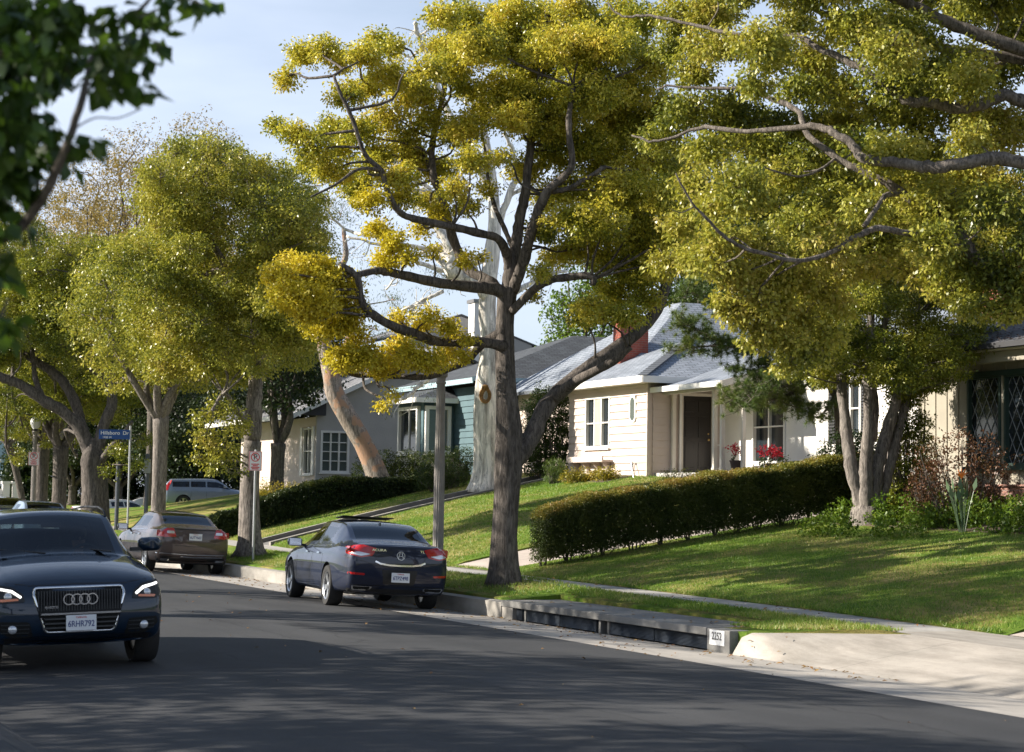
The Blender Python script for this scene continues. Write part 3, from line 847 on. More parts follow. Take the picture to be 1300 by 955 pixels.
def flare_trunk(mb, pts, rads, n=18, flare=1.55, seed=3, per=5):
    """trunk with a root flare with lobes"""
    rn = random.Random(seed); S = cr_spline(pts, per); RR = cr_spline([[r] for r in rads], per); k = len(S); rings = []
    z0 = S[0][2]; ph = rn.random() * 6
    for i in range(k):
        p = Vector(S[i]); r = float(RR[i][0]); h = p.z - z0; f = math.exp(-max(0, h) / .22)
        d = (Vector(S[min(i + 1, k - 1)]) - Vector(S[max(i - 1, 0)])).normalized(); up = Vector((0, 1, 0)); sd = d.cross(up).normalized(); up = sd.cross(d)
        ring = []
        for q in range(n):
            a = 2 * math.pi * q / n
            rr = r * (1 + (flare - 1) * f * (1 + .35 * math.sin(5 * a + ph)) + .04 * math.sin(3 * a + ph + h * .7) + .03 * math.sin(7 * a + h * 2) + rn.uniform(-.02, .02))
            ring.append(p + (sd * math.cos(a) + up * math.sin(a)) * rr)
        rings.append(ring)
    mb.ring_loft(rings); return [Vector(p) for p in S]

def twigs(mb, skel, blobs, clusters_of, rng, r0=.03, seed=5, sub=5, maxlen=99):
    """thin branches from the nearest limb point to every blob, sub twigs into it"""
    rn = random.Random(seed); K = np.array([list(p) for p in skel])
    for bi, b in enumerate(blobs):
        c = np.array(b[:3]); low = c - np.array([0, 0, b[5] * .5])
        d = np.linalg.norm(K - low, axis=1) + np.where(K[:, 2] > low[2] + .2, .6, 0)
        a = Vector(K[int(np.argmin(d))]); e = Vector(c); L = (e - a).length
        m1 = a.lerp(e, .4) + Vector((rn.uniform(-1, 1), rn.uniform(-1, 1), -.2 + rn.uniform(-.5, .5))) * L * .12
        m2 = a.lerp(e, .75) + Vector((rn.uniform(-1, 1), rn.uniform(-1, 1), rn.uniform(-1, 1))) * L * .08
        rr = min(r0 * 2, r0 * (.7 + .25 * L))
        if L < maxlen: limb(mb, [a, m1, m2, e], rr, rr * .4, 5, 3, .2, bi)
        else: m2 = e + Vector((rn.uniform(-.1, .1), .1, -.1)); rr = r0 * .8
        for q in range(sub):
            th = rn.uniform(0, 6.28); ph = rn.uniform(-.4, 1.2); dv = Vector((math.cos(th) * math.cos(ph) * b[3], math.sin(th) * math.cos(ph) * b[4], math.sin(ph) * b[5])) * rn.uniform(.7, 1.0)
            s = m2.lerp(e, rn.random()); g = e + dv
            limb(mb, [s, s.lerp(g, .5) + Vector((rn.uniform(-.1, .1), rn.uniform(-.1, .1), rn.uniform(-.1, .05))) * b[3], g], rr * .38, .004, 4, 2, .2, q)

def make_crown(blobs, mat_, parent, dens=60, per=22, crad=.2, ln=.08, wd=.045, seed=1, shell=.45, name='crown', droop=.35):
    rng = np.random.default_rng(seed)
    C = blob_clusters(blobs, dens, rng, shell)
    V, Fq, t = leaf_cloud(C, crad * (.6 + .7 * rng.random(len(C))), per, ln, wd, rng, droop)
    loc = np.array(parent.location) if parent is not None else np.zeros(3)
    return fast_mesh(name, V - loc, Fq, mat_, parent, attr=t)

def auto_tree(name, label, cat, base, h, split, spread, rz, tr, mat_bark, mat_leaf, seed, nblob=26, blob_r=1.1, dens=40, per=16, crad=.3, ln=.12, wd=.07, group=None, lean=(0, 0), low=.0, off=(0, 0), limbs=6, flare=1.4):
    """street tree: trunk forking into limbs that end in foliage masses"""
    rn = random.Random(seed); base = Vector(base)
    root = thing(name, label, cat, base, 0, group)
    cz = (h + split) / 2 + low; ez = (h - split) / 2 * 1.05
    blobs = []
    tries = 0
    while len(blobs) < nblob and tries < 4000:
        tries += 1
        v = Vector((rn.gauss(0, 1), rn.gauss(0, 1), rn.gauss(0, 1))).normalized() * (rn.uniform(.45, 1.0))
        if v.z < -.62: continue
        r = blob_r * rn.uniform(.7, 1.25)
        p = Vector((off[0] + v.x * (spread - r * .5), off[1] + v.y * (spread - r * .5), cz + v.z * (ez - r * .4)))
        if all((p - Vector(q[:3])).length > .62 * (r + q[3]) for q in blobs): blobs.append((p.x, p.y, p.z, r, r, r * .72))
    mb = MB(); top = Vector((lean[0], lean[1], split))
    sk = flare_trunk(mb, [(0, 0, 0), (lean[0] * .2, lean[1] * .2, split * .3), (lean[0] * .6, lean[1] * .6, split * .7), top], [tr * 1.02, tr * .92, tr * .9, tr * 1.0], 14, flare, seed, 4)
    groups = {}
    for b in blobs:
        a = math.atan2(b[1] - top.y, b[0] - top.x); groups.setdefault(int((a + math.pi) / (2 * math.pi) * limbs) % limbs, []).append(b)
    allp = list(sk)
    for gi, bl in groups.items():
        c = sum((Vector(b[:3]) for b in bl), Vector()) / len(bl)
        e = top.lerp(c, .85); m1 = top.lerp(e, .35) + Vector((0, 0, -.08 * (e - top).length)) + Vector((rn.uniform(-.2, .2), rn.uniform(-.2, .2), 0)); m2 = top.lerp(e, .7) + Vector((rn.uniform(-.3, .3), rn.uniform(-.3, .3), rn.uniform(-.1, .3)))
        S, _ = limb(mb, [top - Vector((0, 0, tr * .6)), m1, m2, e], tr * rn.uniform(.42, .6), tr * .18, 9, 5, .12, gi); allp += S
    rng = np.random.default_rng(seed)
    twigs(mb, allp, blobs, None, rng, .035, seed, 4)
    mb.build('trunk', mat_bark, root, smooth=True)
    C = blob_clusters(blobs, dens, rng, .4)
    V, Fq, t = leaf_cloud(C, crad * (.6 + .7 * rng.random(len(C))), per, ln, wd, rng)
    fast_mesh('crown', V, Fq, mat_leaf, root, attr=t)
    return root

G = (.055, .085, .012)
LM = {}
def init_tree_mats():
    LM['gold'] = leaf_mat('leaf_golden_green', [(0.093, 0.131, 0.021), (0.248, 0.273, 0.038), (0.496, 0.459, 0.060), (0.681, 0.578, 0.086), (0.598, 0.436, 0.096)], .8, .38, .36)
    LM['goldest'] = leaf_mat('leaf_golden', [(0.361, 0.330, 0.028), (0.570, 0.485, 0.042), (0.703, 0.582, 0.056), (0.703, 0.563, 0.070)], .8, .38, .36)
    LM['olive'] = leaf_mat('leaf_olive', [(0.046, 0.075, 0.011), (0.114, 0.149, 0.019), (0.240, 0.257, 0.030), (0.354, 0.342, 0.048), (0.292, 0.257, 0.048)], .7, .32, .36)
    LM['oliveyellow'] = leaf_mat('leaf_olive_yellow', [(0.059, 0.084, 0.020), (0.168, 0.194, 0.032), (0.346, 0.346, 0.053), (0.474, 0.429, 0.081), (0.375, 0.293, 0.081)], .7, .34, .36)
    LM['brown'] = leaf_mat('leaf_dry_brown', [(.14, .13, .03), (.26, .20, .06), (.36, .26, .09), (.24, .17, .06)], .6)
    LM['dark'] = leaf_mat('leaf_dark_green', [(.015, .028, .008), (.025, .045, .012), (.04, .06, .016)], .6, .2)
    LM['midgreen'] = leaf_mat('leaf_mid_green', [(.03, .055, .012), (.055, .09, .018), (.09, .13, .022)], .8)
    LM['bright'] = leaf_mat('leaf_bright_green', [(.06, .12, .012), (.12, .20, .02), (.20, .27, .03)], 1.5)
    LM['needle'] = leaf_mat('needle_green', [(.06, .11, .025), (.11, .17, .035), (.19, .21, .05)], 1.2, .25)
    LM['hedge'] = leaf_mat('hedge_leaf', [(.035, .055, .012), (.065, .09, .018), (.12, .135, .03)], 2.0, .2)
    LM['hedgetop'] = leaf_mat('hedge_lit_top', [(.15, .17, .03), (.28, .25, .045), (.34, .20, .06)], 2.0, .3)  # sunlit rim of the hedge top, put into the leaf colour
    LM['red'] = leaf_mat('leaf_bronze_red', [(.04, .03, .012), (.10, .045, .025), (.17, .08, .04), (.08, .08, .02)], 2.0, .2)
    LM['near'] = leaf_mat('leaf_near_green', [(.025, .055, .010), (.045, .09, .014), (.09, .15, .02)], 2.5, .4, .35)
    LM['poin'] = leaf_mat('poinsettia_red', [(.45, .01, .03), (.6, .015, .04)], 3, .2)
    LM['yellowbush'] = leaf_mat('leaf_yellow_bush', [(.16, .16, .02), (.32, .27, .03), (.45, .33, .05)], 2, .3)
    LM['weep'] = leaf_mat('leaf_weeping', [(.07, .10, .03), (.12, .16, .05), (.16, .18, .06)], .8, .3)
    LM['bark'] = bark_mat('camphor_bark', (.085, .073, .064), (.20, .172, .150), 7, .16, .05)
    LM['barkgrey'] = bark_mat('grey_bark', (.15, .13, .115), (.30, .265, .235), 7, .2, .04)
    LM['limbbark'] = bark_mat('brown_grey_bark', (.12, .102, .088), (.25, .215, .185), 9, .3, .04)
    LM['barkpale'] = bark_mat('pale_bark', (.34, .31, .26), (.52, .48, .40), 3, .3, .02)
    LM['barkpeel'] = bark_mat('peeling_bark', (.22, .18, .15), (.38, .33, .29), 6, .2, .03, (.40, .25, .17))
    LM['deadpale'] = bark_mat('bleached_wood', (.55, .51, .44), (.74, .70, .63), 2.2, .12, .02)
    LM['hollow'] = bark_mat('hollow_wood', (.16, .08, .03), (.42, .24, .09), 12, .6)

def px_blobs(spec, Y0, rngseed, jy=2.0, flat_=.75, depth_r=1.0):
    """foliage masses: (px, py, radius in px[, depth offset]) seen in the photograph, put at real depth"""
    rn = random.Random(rngseed); out = []
    for q in spec:
        x, y, r = q[:3]; dy = q[3] if len(q) > 3 else rn.uniform(-jy, jy)
        Y = Y0 + dy; p = at_depth(x, y, Y); rr = r * Y / F
        out.append((p.x, p.y, p.z, rr, rr * depth_r, rr * flat_))
    return out

def loc_shift(blobs, base): return [(b[0] - base.x, b[1] - base.y, b[2] - base.z, *b[3:]) for b in blobs]

def tree_from_photo(name, label, base, trunk_pts, trunk_r, limbs_, blobs, mb_mat, lf_mat, Y0, seed, dens, per, crad, ln, wd, flare=1.5, extra=None, cat='tree', sub=6, shell=.4, twig_r=.03, knot=.06, maxlen=1.7):
    """trunk_pts: (px,py,dy); limbs_: list of (points (px,py,dy), r0, r1)"""
    root = thing(name, label, cat, base)
    mb = MB(); B = Vector(base)
    tp = [Vector((0, 0, -.05))] + [at_depth(x, y, Y0 + dy) - B for x, y, dy in trunk_pts]
    sk = flare_trunk(mb, tp, trunk_r, 22, flare, seed, 5)
    allp = list(sk)
    for i, (pts, r0, r1) in enumerate(limbs_):
        S, _ = limb(mb, [at_depth(x, y, Y0 + dy) - B for x, y, dy in pts], r0, r1, 10, 5, .12, i + seed, knot); allp += S
    bl = loc_shift(blobs, B); rng = np.random.default_rng(seed); b2 = loc_shift(extra[0], B) if extra else []
    twigs(mb, allp, bl + b2, None, rng, twig_r, seed, sub, maxlen)
    if extra:
        C = blob_clusters(b2, dens * 1.15, rng, shell); V, Fq, t = leaf_cloud(C, crad * (.6 + .7 * rng.random(len(C))), per, ln, wd, rng); fast_mesh('golden_foliage', V, Fq, extra[1], root, attr=t)
    mb.build('trunk', mb_mat, root, smooth=True)
    C = blob_clusters(bl, dens, rng, shell)
    V, Fq, t = leaf_cloud(C, crad * (.6 + .7 * rng.random(len(C))), per, ln, wd, rng)
    fast_mesh('crown', V, Fq, lf_mat, root, attr=t)
    return root

def make_trees():
    init_tree_mats()
    # ---- A: the big camphor at the kerb
    Y0 = 33.6
    baseA, stA = hit(640, 730); baseA = W(31.4, 1.1); baseA.z = terr(31.4, 1.1)
    bx = at_depth(641, 730, baseA.y); baseA.x = bx.x; Y0 = baseA.y
    tp = [(641, 690, 0), (643, 640, 0), (646, 590, 0), (646, 545, 0), (643, 500, 0), (641, 450, .1), (641, 405, .1), (644, 365, .1)]
    tr = [.26, .222, .215, .235, .225, .18, .165, .155, .17]
    LB = [
        ([(650, 590, 0), (672, 560, .1), (694, 515, .3), (733, 478, .6), (790, 437, 1.0), (828, 402, 1.3), (850, 350, 1.5), (868, 305, 1.7), (884, 270, 1.9)], .165, .075),
        ([(706, 505, .3), (725, 488, 0), (752, 473, -.4), (780, 458, -.7), (800, 440, -.8)], .10, .06),
        ([(643, 385, .1), (633, 369, 0), (596, 364, -.3), (551, 358, -.8), (500, 347, -1.2), (477, 344, -1.5), (452, 349, -1.8)], .12, .05),
        ([(641, 378, .1), (622, 358, .1), (596, 343, .3), (579, 313, .4), (568, 279, .5), (559, 245, .6), (551, 228, .6), (548, 198, .7), (551, 170, .8), (559, 136, .9), (565, 107, 1.0), (571, 68, 1.1), (568, 28, 1.2)], .10, .035),
        ([(646, 345, .1), (644, 327, 0), (633, 304, -.3), (607, 296, -.6), (574, 288, -.9), (531, 279, -1.2), (509, 271, -1.3), (494, 248, -1.4), (483, 216, -1.5), (463, 195, -1.6), (446, 147, -1.7), (432, 119, -1.8), (424, 96, -1.8)], .085, .025),
        ([(644, 375, .1), (648, 340, .1), (655, 310, .2), (660, 275, .3), (667, 245, .3), (675, 170, .4), (684, 113, .5), (690, 60, .6), (694, 10, .7)], .13, .03),
        ([(650, 370, .1), (664, 336, -.2), (675, 293, -.5), (692, 248, -.8), (712, 228, -.9), (726, 208, -1.0), (722, 160, -1.1), (728, 110, -1.2)], .11, .04),
        ([(700, 243, -.8), (720, 240, -.8), (743, 228, -.9), (768, 212, -1.0)], .055, .035),
        ([(650, 395, 0), (673, 372, -.2), (687, 361, -.4), (706, 354, -.5), (749, 351, -.6), (753, 362, -.6)], .085, .055),
        ([(640, 440, 0), (607, 434, -.3), (557, 434, -.8), (523, 423, -1.1), (494, 412, -1.4), (469, 396, -1.6), (458, 378, -1.7), (453, 352, -1.8), (430, 335, -1.9)], .10, .05),
        ([(640, 420, 0), (622, 430, .2), (607, 442, .3), (590, 459, .3), (565, 470, .2), (551, 477, .1), (523, 479, -.1), (483, 477, -.4), (449, 476, -.6), (430, 462, -.8)], .085, .03),
        ([(652, 318, .2), (641, 292, .3), (628, 262, .5), (620, 230, .8), (617, 200, .9), (610, 160, 1.2)], .05, .02),
        ([(551, 228, .6), (535, 190, 1.1), (520, 150, 1.4), (505, 110, 1.6)], .04, .02),
        ([(483, 216, -1.5), (455, 215, -2), (425, 235, -2.3), (395, 250, -2.6)], .035, .015),
    ]
    bl = [ # px, py, r px
        (370, 95, 0)] if False else []
    spec = [(362, 100, 16), (385, 70, 22), (412, 62, 22), (432, 78, 18), (345, 158, 13), (372, 168, 20), (395, 185, 24), (420, 165, 24), (440, 120, 24), (462, 70, 24), (480, 52, 20), (495, 95, 26),
        (520, 120, 28), (455, 165, 26), (490, 150, 24), (420, 215, 26), (392, 205, 18), (450, 235, 24), (480, 195, 24), (515, 180, 26), (545, 150, 24), (560, 20, 22), (585, 25, 30), (600, 60, 30), (575, 85, 26), (545, 90, 22),
        (625, 30, 34), (655, 15, 30), (650, 65, 34), (690, 30, 36), (715, 70, 36), (680, 100, 36), (640, 110, 32), (615, 140, 30), (590, 165, 26), (555, 215, 26), (525, 205, 24), (505, 225, 24), (600, 205, 26), (575, 240, 20), (540, 255, 16), (590, 262, 18), (620, 240, 14),
        (655, 150, 32), (690, 150, 34), (725, 130, 36), (750, 90, 36), (760, 40, 34), (730, 10, 30), (770, 140, 38), (745, 180, 36), (705, 195, 30), (670, 215, 24), (700, 250, 26), (690, 290, 24), (720, 275, 26),
        (735, 235, 34), (770, 200, 38), (800, 170, 36), (805, 110, 38), (800, 60, 32), (830, 80, 30), (835, 140, 34), (830, 200, 36), (790, 245, 38), (760, 280, 34), (735, 315, 28), (705, 325, 20), (690, 345, 16), (775, 325, 36), (810, 290, 36), (840, 250, 32), (850, 300, 28),
        (815, 345, 32), (780, 370, 28), (755, 392, 24), (740, 400, 20), (795, 400, 22), (820, 380, 20), (840, 340, 24), (865, 270, 24), (860, 210, 30), (680, 375, 9), (660, 340, 8), (635, 200, 14),
        (610, 60, 34), (640, 45, 34), (700, 60, 38), (735, 55, 36), (665, 130, 36), (700, 165, 36), (755, 120, 38), (780, 60, 34), (790, 20, 32), (815, 25, 28), (790, 150, 38), (775, 250, 34), (745, 290, 30), (800, 230, 36), (820, 310, 32), (560, 60, 24), (590, 110, 24), (540, 120, 20), (570, 170, 22), (470, 110, 20), (500, 60, 16), (470, 215, 20), (430, 190, 20), (510, 250, 20),
        # golden low left masses
        (352, 350, 18), (378, 345, 26), (405, 350, 28), (430, 370, 28), (400, 385, 26), (370, 375, 22), (440, 400, 24), (415, 415, 20), (388, 400, 14), (455, 430, 10), (352, 372, 12),
        (440, 456, 18), (465, 455, 20), (492, 458, 20), (520, 452, 18), (545, 458, 15), (568, 452, 13), (478, 470, 12), (430, 452, 12), (590, 450, 8), (510, 440, 14), (500, 500, 8), (488, 515, 8), (505, 407, 12), (535, 412, 12), (570, 415, 12), (545, 398, 10), (575, 425, 8), (595, 432, 7),
        (590, 330, 10), (560, 270, 12), (535, 290, 10), (610, 325, 8), (500, 305, 14), (520, 325, 10), (480, 290, 14), (470, 255, 18), (490, 330, 16), (550, 320, 8)]
    gi = spec.index((352, 350, 18)); low = [(q[0], q[1], q[2] * (1.3 if q[0] < 600 and q[1] < 480 else 1.0), -.6 - 1.6 * max(0, min(1, (560 - q[0]) / 200)) + .5 * math.sin(q[0])) for q in spec[gi:]]
    spec = [(q[0], q[1], q[2] * 1.10) for q in spec[:gi]]; blobs = px_blobs(spec, Y0, 3, 1.5, .74, 1.1); gold = px_blobs(low, Y0, 3, 0, .8, 1.0)
    rt = tree_from_photo('camphor_tree', 'large golden-leaved tree with dark forked trunk on the kerb strip, tallest in the photo', baseA, tp, tr, LB, blobs, LM['bark'], LM['gold'], Y0, 21, 680, 24, .15, .064, .038, 1.30, shell=.15, twig_r=.026, extra=(gold, LM['goldest']), sub=7)
    # ---- R: overhanging tree whose trunk stands right of the view
    Y1 = 21.5; B = Vector((8.7, 20.6, 0)); B.z = terr(*st_of(B.x, B.y))
    tpr = [(0, 0, 0)]
    LR = [
        ([(1560, 330, -.3), (1460, 250, 0), (1380, 215, 0), (1300, 208, 0), (1266, 201, 0), (1215, 209, 0), (1178, 212, .1), (1133, 206, .2), (1096, 201, .4), (1082, 184, .5), (1060, 170, .6), (1040, 161, .8), (1006, 163, 1.0), (949, 167, 1.4), (896, 162, 1.8), (865, 170, 2.0), (830, 180, 2.2), (802, 172, 2.4)], .13, .012),
        ([(1540, 300, .5), (1420, 180, .8), (1340, 140, .9), (1300, 130, .9), (1272, 121, .9), (1243, 134, .9), (1215, 138, .9), (1184, 131, .9), (1154, 128, .9), (1133, 116, 1.0), (1113, 102, 1.1), (1094, 88, 1.2), (1068, 73, 1.4), (1040, 62, 1.6), (1012, 45, 1.8), (975, 47, 2.0), (927, 42, 2.3), (890, 34, 2.6), (825, 20, 3.0), (791, 21, 3.2), (771, 3, 3.3)], .12, .012),
        ([(1560, 280, 1.5), (1400, 110, 1.6), (1260, 50, 1.6), (1193, 25, 1.6), (1173, 14, 1.6), (1150, 3, 1.6), (1110, -10, 1.6), (1040, -22, 1.6)], .13, .06),
        ([(1156, 45, 1.6), (1133, 51, 1.5), (1108, 40, 1.5), (1080, 25, 1.5), (1054, 20, 1.5), (1012, 0, 1.5), (970, -20, 1.5)], .075, .03),
        ([(1156, 45, 1.6), (1200, 62, 1.7), (1260, 70, 1.8), (1330, 85, 1.8), (1400, 110, 1.6)], .075, .08),
        ([(1080, 25, 1.5), (1060, 8, 1.5), (1050, -12, 1.5)], .04, .03),
        ([(1570, 560, 0), (1420, 480, .3), (1340, 420, .4), (1275, 361, .5), (1235, 324, .5), (1221, 299, .6), (1184, 271, .7), (1145, 245, .8), (1125, 231, .8), (1088, 214, .9), (1063, 200, 1.0), (1026, 172, 1.2), (1012, 140, 1.5), (975, 124, 1.8), (941, 112, 2.0), (899, 113, 2.2), (853, 109, 2.4), (834, 113, 2.5)], .12, .012),
        ([(1235, 313, .5), (1201, 307, .3), (1156, 297, .1), (1116, 290, 0), (1097, 296, 0), (1080, 304, -.1), (1054, 321, -.3), (1012, 331, -.4), (975, 323, -.5), (947, 316, -.6), (918, 299, -.7), (893, 273, -.8), (882, 262, -.8), (865, 234, -.9), (858, 220, -.9)], .055, .010),
        ([(1097, 287, 0), (1116, 259, .3), (1125, 248, .5), (1142, 246, .7)], .035, .04),
        ([(1063, 200, 1.0), (1040, 216, .8), (1015, 224, .6), (985, 218, .5), (960, 212, .4), (930, 236, .2), (900, 262, .1)], .022, .006),
        ([(882, 262, -.8), (865, 270, -.9), (850, 265, -1.0)], .010, .004),
        ([(1300, 65, 2.0), (1270, 80, 2.0), (1240, 90, 2.0), (1222, 97, 2.0)], .05, .03),
    ]
    rng2 = random.Random(5); spec = []
    for x in range(905, 1700, 46):
        for y in range(-90, 330, 40):
            xx, yy = x + rng2.uniform(-18, 18), y + rng2.uniform(-16, 16)
            edge = 905 + max(0, (yy - 40)) * .10 + (60 if yy > 260 else 0)
            if xx < edge: continue
            if 1040 < xx < 1180 and yy > 330: continue
            if rng2.random() < .10: continue
            spec.append((xx, yy, rng2.uniform(30, 48), rng2.uniform(-.1, 4.5)))
    spec += [(905, 260, 28, .5), (920, 300, 34, 0), (905, 335, 28, 0), (940, 345, 36, .2), (965, 310, 34, .3), (985, 350, 34, .4), (925, 385, 22, .3), (960, 385, 30, .2), (995, 390, 26, .4), (1010, 350, 28, .6), (1030, 320, 26, .6), (975, 415, 18, .4),
             (1215, 330, 40, .8), (1250, 350, 44, .6), (1285, 340, 46, .4), (1230, 390, 26, .5), (1270, 395, 26, .4), (1300, 385, 34, .3), (1340, 360, 50, .3), (1200, 370, 24, .9), (1400, 380, 60, .3),
             (860, 20, 32, 4), (895, 15, 34, 3.6), (850, 60, 30, 4.2), (890, 55, 32, 3.6), (845, 175, 34, 4), (868, 285, 32, 2.6), (880, 330, 28, 2.2), (850, 330, 26, 3), (1060, 350, 28, 1.5), (1180, 350, 28, 1.2), (935, 400, 26, .4), (965, 430, 24, .5), (1000, 430, 28, .6), (1020, 400, 30, .7), (1040, 370, 30, .8), (1000, 462, 20, .6), (1030, 450, 24, .7), (975, 385, 30, .5), (1048, 425, 26, .8), (1060, 390, 28, 1), (880, 90, 34, 3.5), (870, 140, 36, 3.6), (900, 190, 34, 3.0), (880, 235, 30, 2.8), (1060, 250, 30, 2), (1105, 340, 22, 1.5), (1150, 340, 22, 1.5)]
    blobs = px_blobs(spec, Y1, 5, 1.0, .75, 1.0)
    root = thing('overhanging_tree', 'tree with long pale-grey limbs reaching over the top right of the photo', 'tree', B)
    mb = MB(); sk = flare_trunk(mb, [(0, 0, -.1), (.05, .05, .9), (.0, .1, 1.9), (-.15, .15, 2.9)], [.36, .31, .30, .30], 18, 1.4, 8)
    allp = []
    for i, (pts, r0, r1) in enumerate(LR):
        P = [at_depth(x, y, Y1 + dy) - B for x, y, dy in pts]
        if pts[0][0] > 1500: P = [Vector((-.1, .12, 2.2 + .25 * (i % 3)))] + P
        S, _ = limb(mb, P, r0 * .76, r1 * .8, 10, 5, .16, i + 50, .12); allp += S
    bl = loc_shift(blobs, B); rng = np.random.default_rng(77)
    twigs(mb, allp, bl, None, rng, .015, 9, 7, .85); mb.build('trunk', LM['limbbark'], root, smooth=True)
    C = blob_clusters(bl, 900, rng, .15)
    V, Fq, t = leaf_cloud(C, .14 * (.6 + .7 * rng.random(len(C))), 20, .060, .034, rng, .6)
    fast_mesh('crown', V, Fq, LM['oliveyellow'], root, attr=t)
    # ---- M: multi-stem tree on the right lawn
    B, sm = hit(1103, 668); B.z = terr(*sm); Y2 = B.y
    k = Y2 / F
    LMb = [
        ([(1098, 662, 0), (1090, 628, 0), (1080, 590, .0), (1074, 545, .1), (1069, 495, .2), (1067, 460, .3), (1064, 420, .4), (1055, 380, .6)], 10.5 * k, 3.6 * k),
        ([(1102, 662, -.1), (1100, 626, -.12), (1099, 590, -.1), (1103, 540, -.2), (1102, 480, -.3), (1104, 440, -.3), (1107, 390, -.4), (1112, 340, -.5)], 10.5 * k, 3.6 * k),
        ([(1106, 662, 0), (1110, 626, .05), (1115, 590, .1), (1127, 545, .2), (1138, 510, .2), (1146, 480, .3), (1158, 440, .4), (1166, 400, .5)], 10.8 * k, 3.6 * k),
        ([(1108, 662, .1), (1120, 626, .2), (1130, 590, .3), (1137, 560, .3), (1148, 520, .4), (1156, 490, .5), (1172, 450, .6), (1190, 415, .7)], 9 * k, 3 * k),
        ([(1107, 560, .4), (1110, 520, .5), (1109, 480, .5), (1118, 430, .6), (1130, 390, .6)], 7 * k, 3 * k),
    ]
    tpm = [(1102, 658, 0), (1102, 646, 0), (1103, 634, 0)]
    rng2 = random.Random(15); spec = []
    for x in range(985, 1235, 30):
        for y in range(300, 510, 28):
            xx, yy = x + rng2.uniform(-12, 12), y + rng2.uniform(-10, 10)
            lo = 480 if xx < 1060 else (470 if xx < 1100 else 505)
            if xx > 1190: lo = 470
            if xx < 1010: lo = 430
            if yy > lo or rng2.random() < .06: continue
            spec.append((xx, yy, rng2.uniform(24, 35)))
    spec += [(1010, 440, 26), (1035, 470, 22), (1060, 455, 24), (1010, 470, 18), (1085, 440, 26), (1085, 478, 16), (1060, 415, 28), (1120, 440, 28, -1), (1150, 460, 26, -1), (1230, 420, 24), (1225, 380, 28), (1240, 350, 26), (1120, 478, 20, -1.5), (1145, 488, 18, -1.5), (1170, 478, 20, -1.4), (1200, 470, 18, -1.2), (1215, 455, 16, -1), (1225, 478, 10, -1), (1195, 492, 10, -1.2), (1130, 455, 22, -1.3), (1185, 440, 24, -1)]
    tree_from_photo('multi_stem_tree', 'tree with four smooth stems rising from one base on the right lawn', B, tpm, [22 * k, 21 * k, 19 * k, 9 * k], LMb, px_blobs(spec, Y2, 6, 1.4, .75), LM['barkgrey'], LM['olive'], Y2, 31, 560, 20, .13, .068, .034, 1.15, twig_r=.02)
    # ---- pine behind it
    B, sm = hit(1085, 640); Yp = 44.0; B = at_depth(1070, 640, Yp); B.z = terr(*st_of(B.x, B.y))
    root = thing('pine_tree', 'pine with tufts of long needles hanging in front of the beige house porch', 'tree', B); mb = MB()
    flare_trunk(mb, [(0, 0, -.1)] + [at_depth(x, y, Yp) - B for x, y in ((1070, 600), (1066, 520), (1058, 440), (1045, 360), (1035, 300))], [.17, .14, .13, .12, .10, .07], 12, 1.2)
    tufts = []
    PB = [([(1060, 505), (1040, 480), (1010, 498), (975, 508), (945, 502), (925, 510)], .05), ([(1055, 480), (1020, 480), (990, 492), (965, 500), (945, 515)], .03), ([(1052, 420), (1000, 425), (950, 435), (905, 430), (880, 415), (862, 410)], .05),
          ([(1050, 400), (990, 400), (930, 395), (890, 375), (870, 372)], .04), ([(1050, 440), (980, 450), (930, 440), (890, 440), (860, 445)], .035), ([(1045, 370), (980, 365), (920, 360), (885, 345)], .035), ([(1060, 500), (1040, 530), (1020, 520), (1003, 515)], .02),
          ([(1045, 350), (960, 340), (900, 320), (870, 315)], .03), ([(1040, 420), (990, 455), (960, 470), (935, 465)], .03), ([(1045, 440), (1010, 440), (985, 480), (960, 490)], .03)]
    rn = random.Random(4)
    for i, (pts, r0) in enumerate(PB):
        dys = [-.25 * j * (1 if i % 2 else .3) for j in range(len(pts))]
        P = [at_depth(x, y, Yp + dy) - B for (x, y), dy in zip(pts, dys)]
        S, _ = limb(mb, P, r0, .012, 7, 4, .2, i, .2)
        for s in S[len(S) // 5:]:
            for q in range(5):
                e = s + Vector((rn.uniform(-.45, .45), rn.uniform(-.5, .5), rn.uniform(-.25, .35)))
                limb(mb, [s, s.lerp(e, .5) + Vector((0, 0, -.05)), e], .008, .004, 4, 2); tufts.append(e); tufts.append(s.lerp(e, .6))
    for i in range(7):   # branches in the other directions
        a = i * 1.1; P = [at_depth(1048, 380 - i * 10, Yp) - B]; P += [P[0] + Vector((math.cos(a) * j * .7 + .2 * j, abs(math.sin(a)) * j * .6, .1 * j)) for j in (1, 2, 3)]
        S, _ = limb(mb, P, .04, .012, 6, 4)
        for s in S[4:]:
            for q in range(4): e = s + Vector((rn.uniform(-.4, .4), rn.uniform(-.4, .4), rn.uniform(-.25, .3))); tufts.append(e)
    mb.build('trunk', LM['bark'], root, smooth=True)
    rng = np.random.default_rng(9); C = np.repeat(np.array([list(t) for t in tufts]), 70, axis=0); n = len(C)
    d = rng.normal(size=(n, 3)); d[:, 2] += .35; d /= np.linalg.norm(d, axis=1, keepdims=True); L = (.10 + .07 * rng.random(n))[:, None]
    sd = np.cross(d, rng.normal(size=(n, 3))); sd /= np.linalg.norm(sd, axis=1, keepdims=True)
    V = np.stack([C - sd * .0038, C + sd * .0038, C + d * L], 1).reshape(-1, 3)
    fast_mesh('needles', V, np.arange(n * 3).reshape(-1, 3), LM['needle'], root, attr=np.repeat(rng.random(n), 3))
    # ---- white dead stump trunk + pale bare tree above it
    B, sm = hit(617, 622); Yw = B.y; k = Yw / F; B.z = terr(*sm)
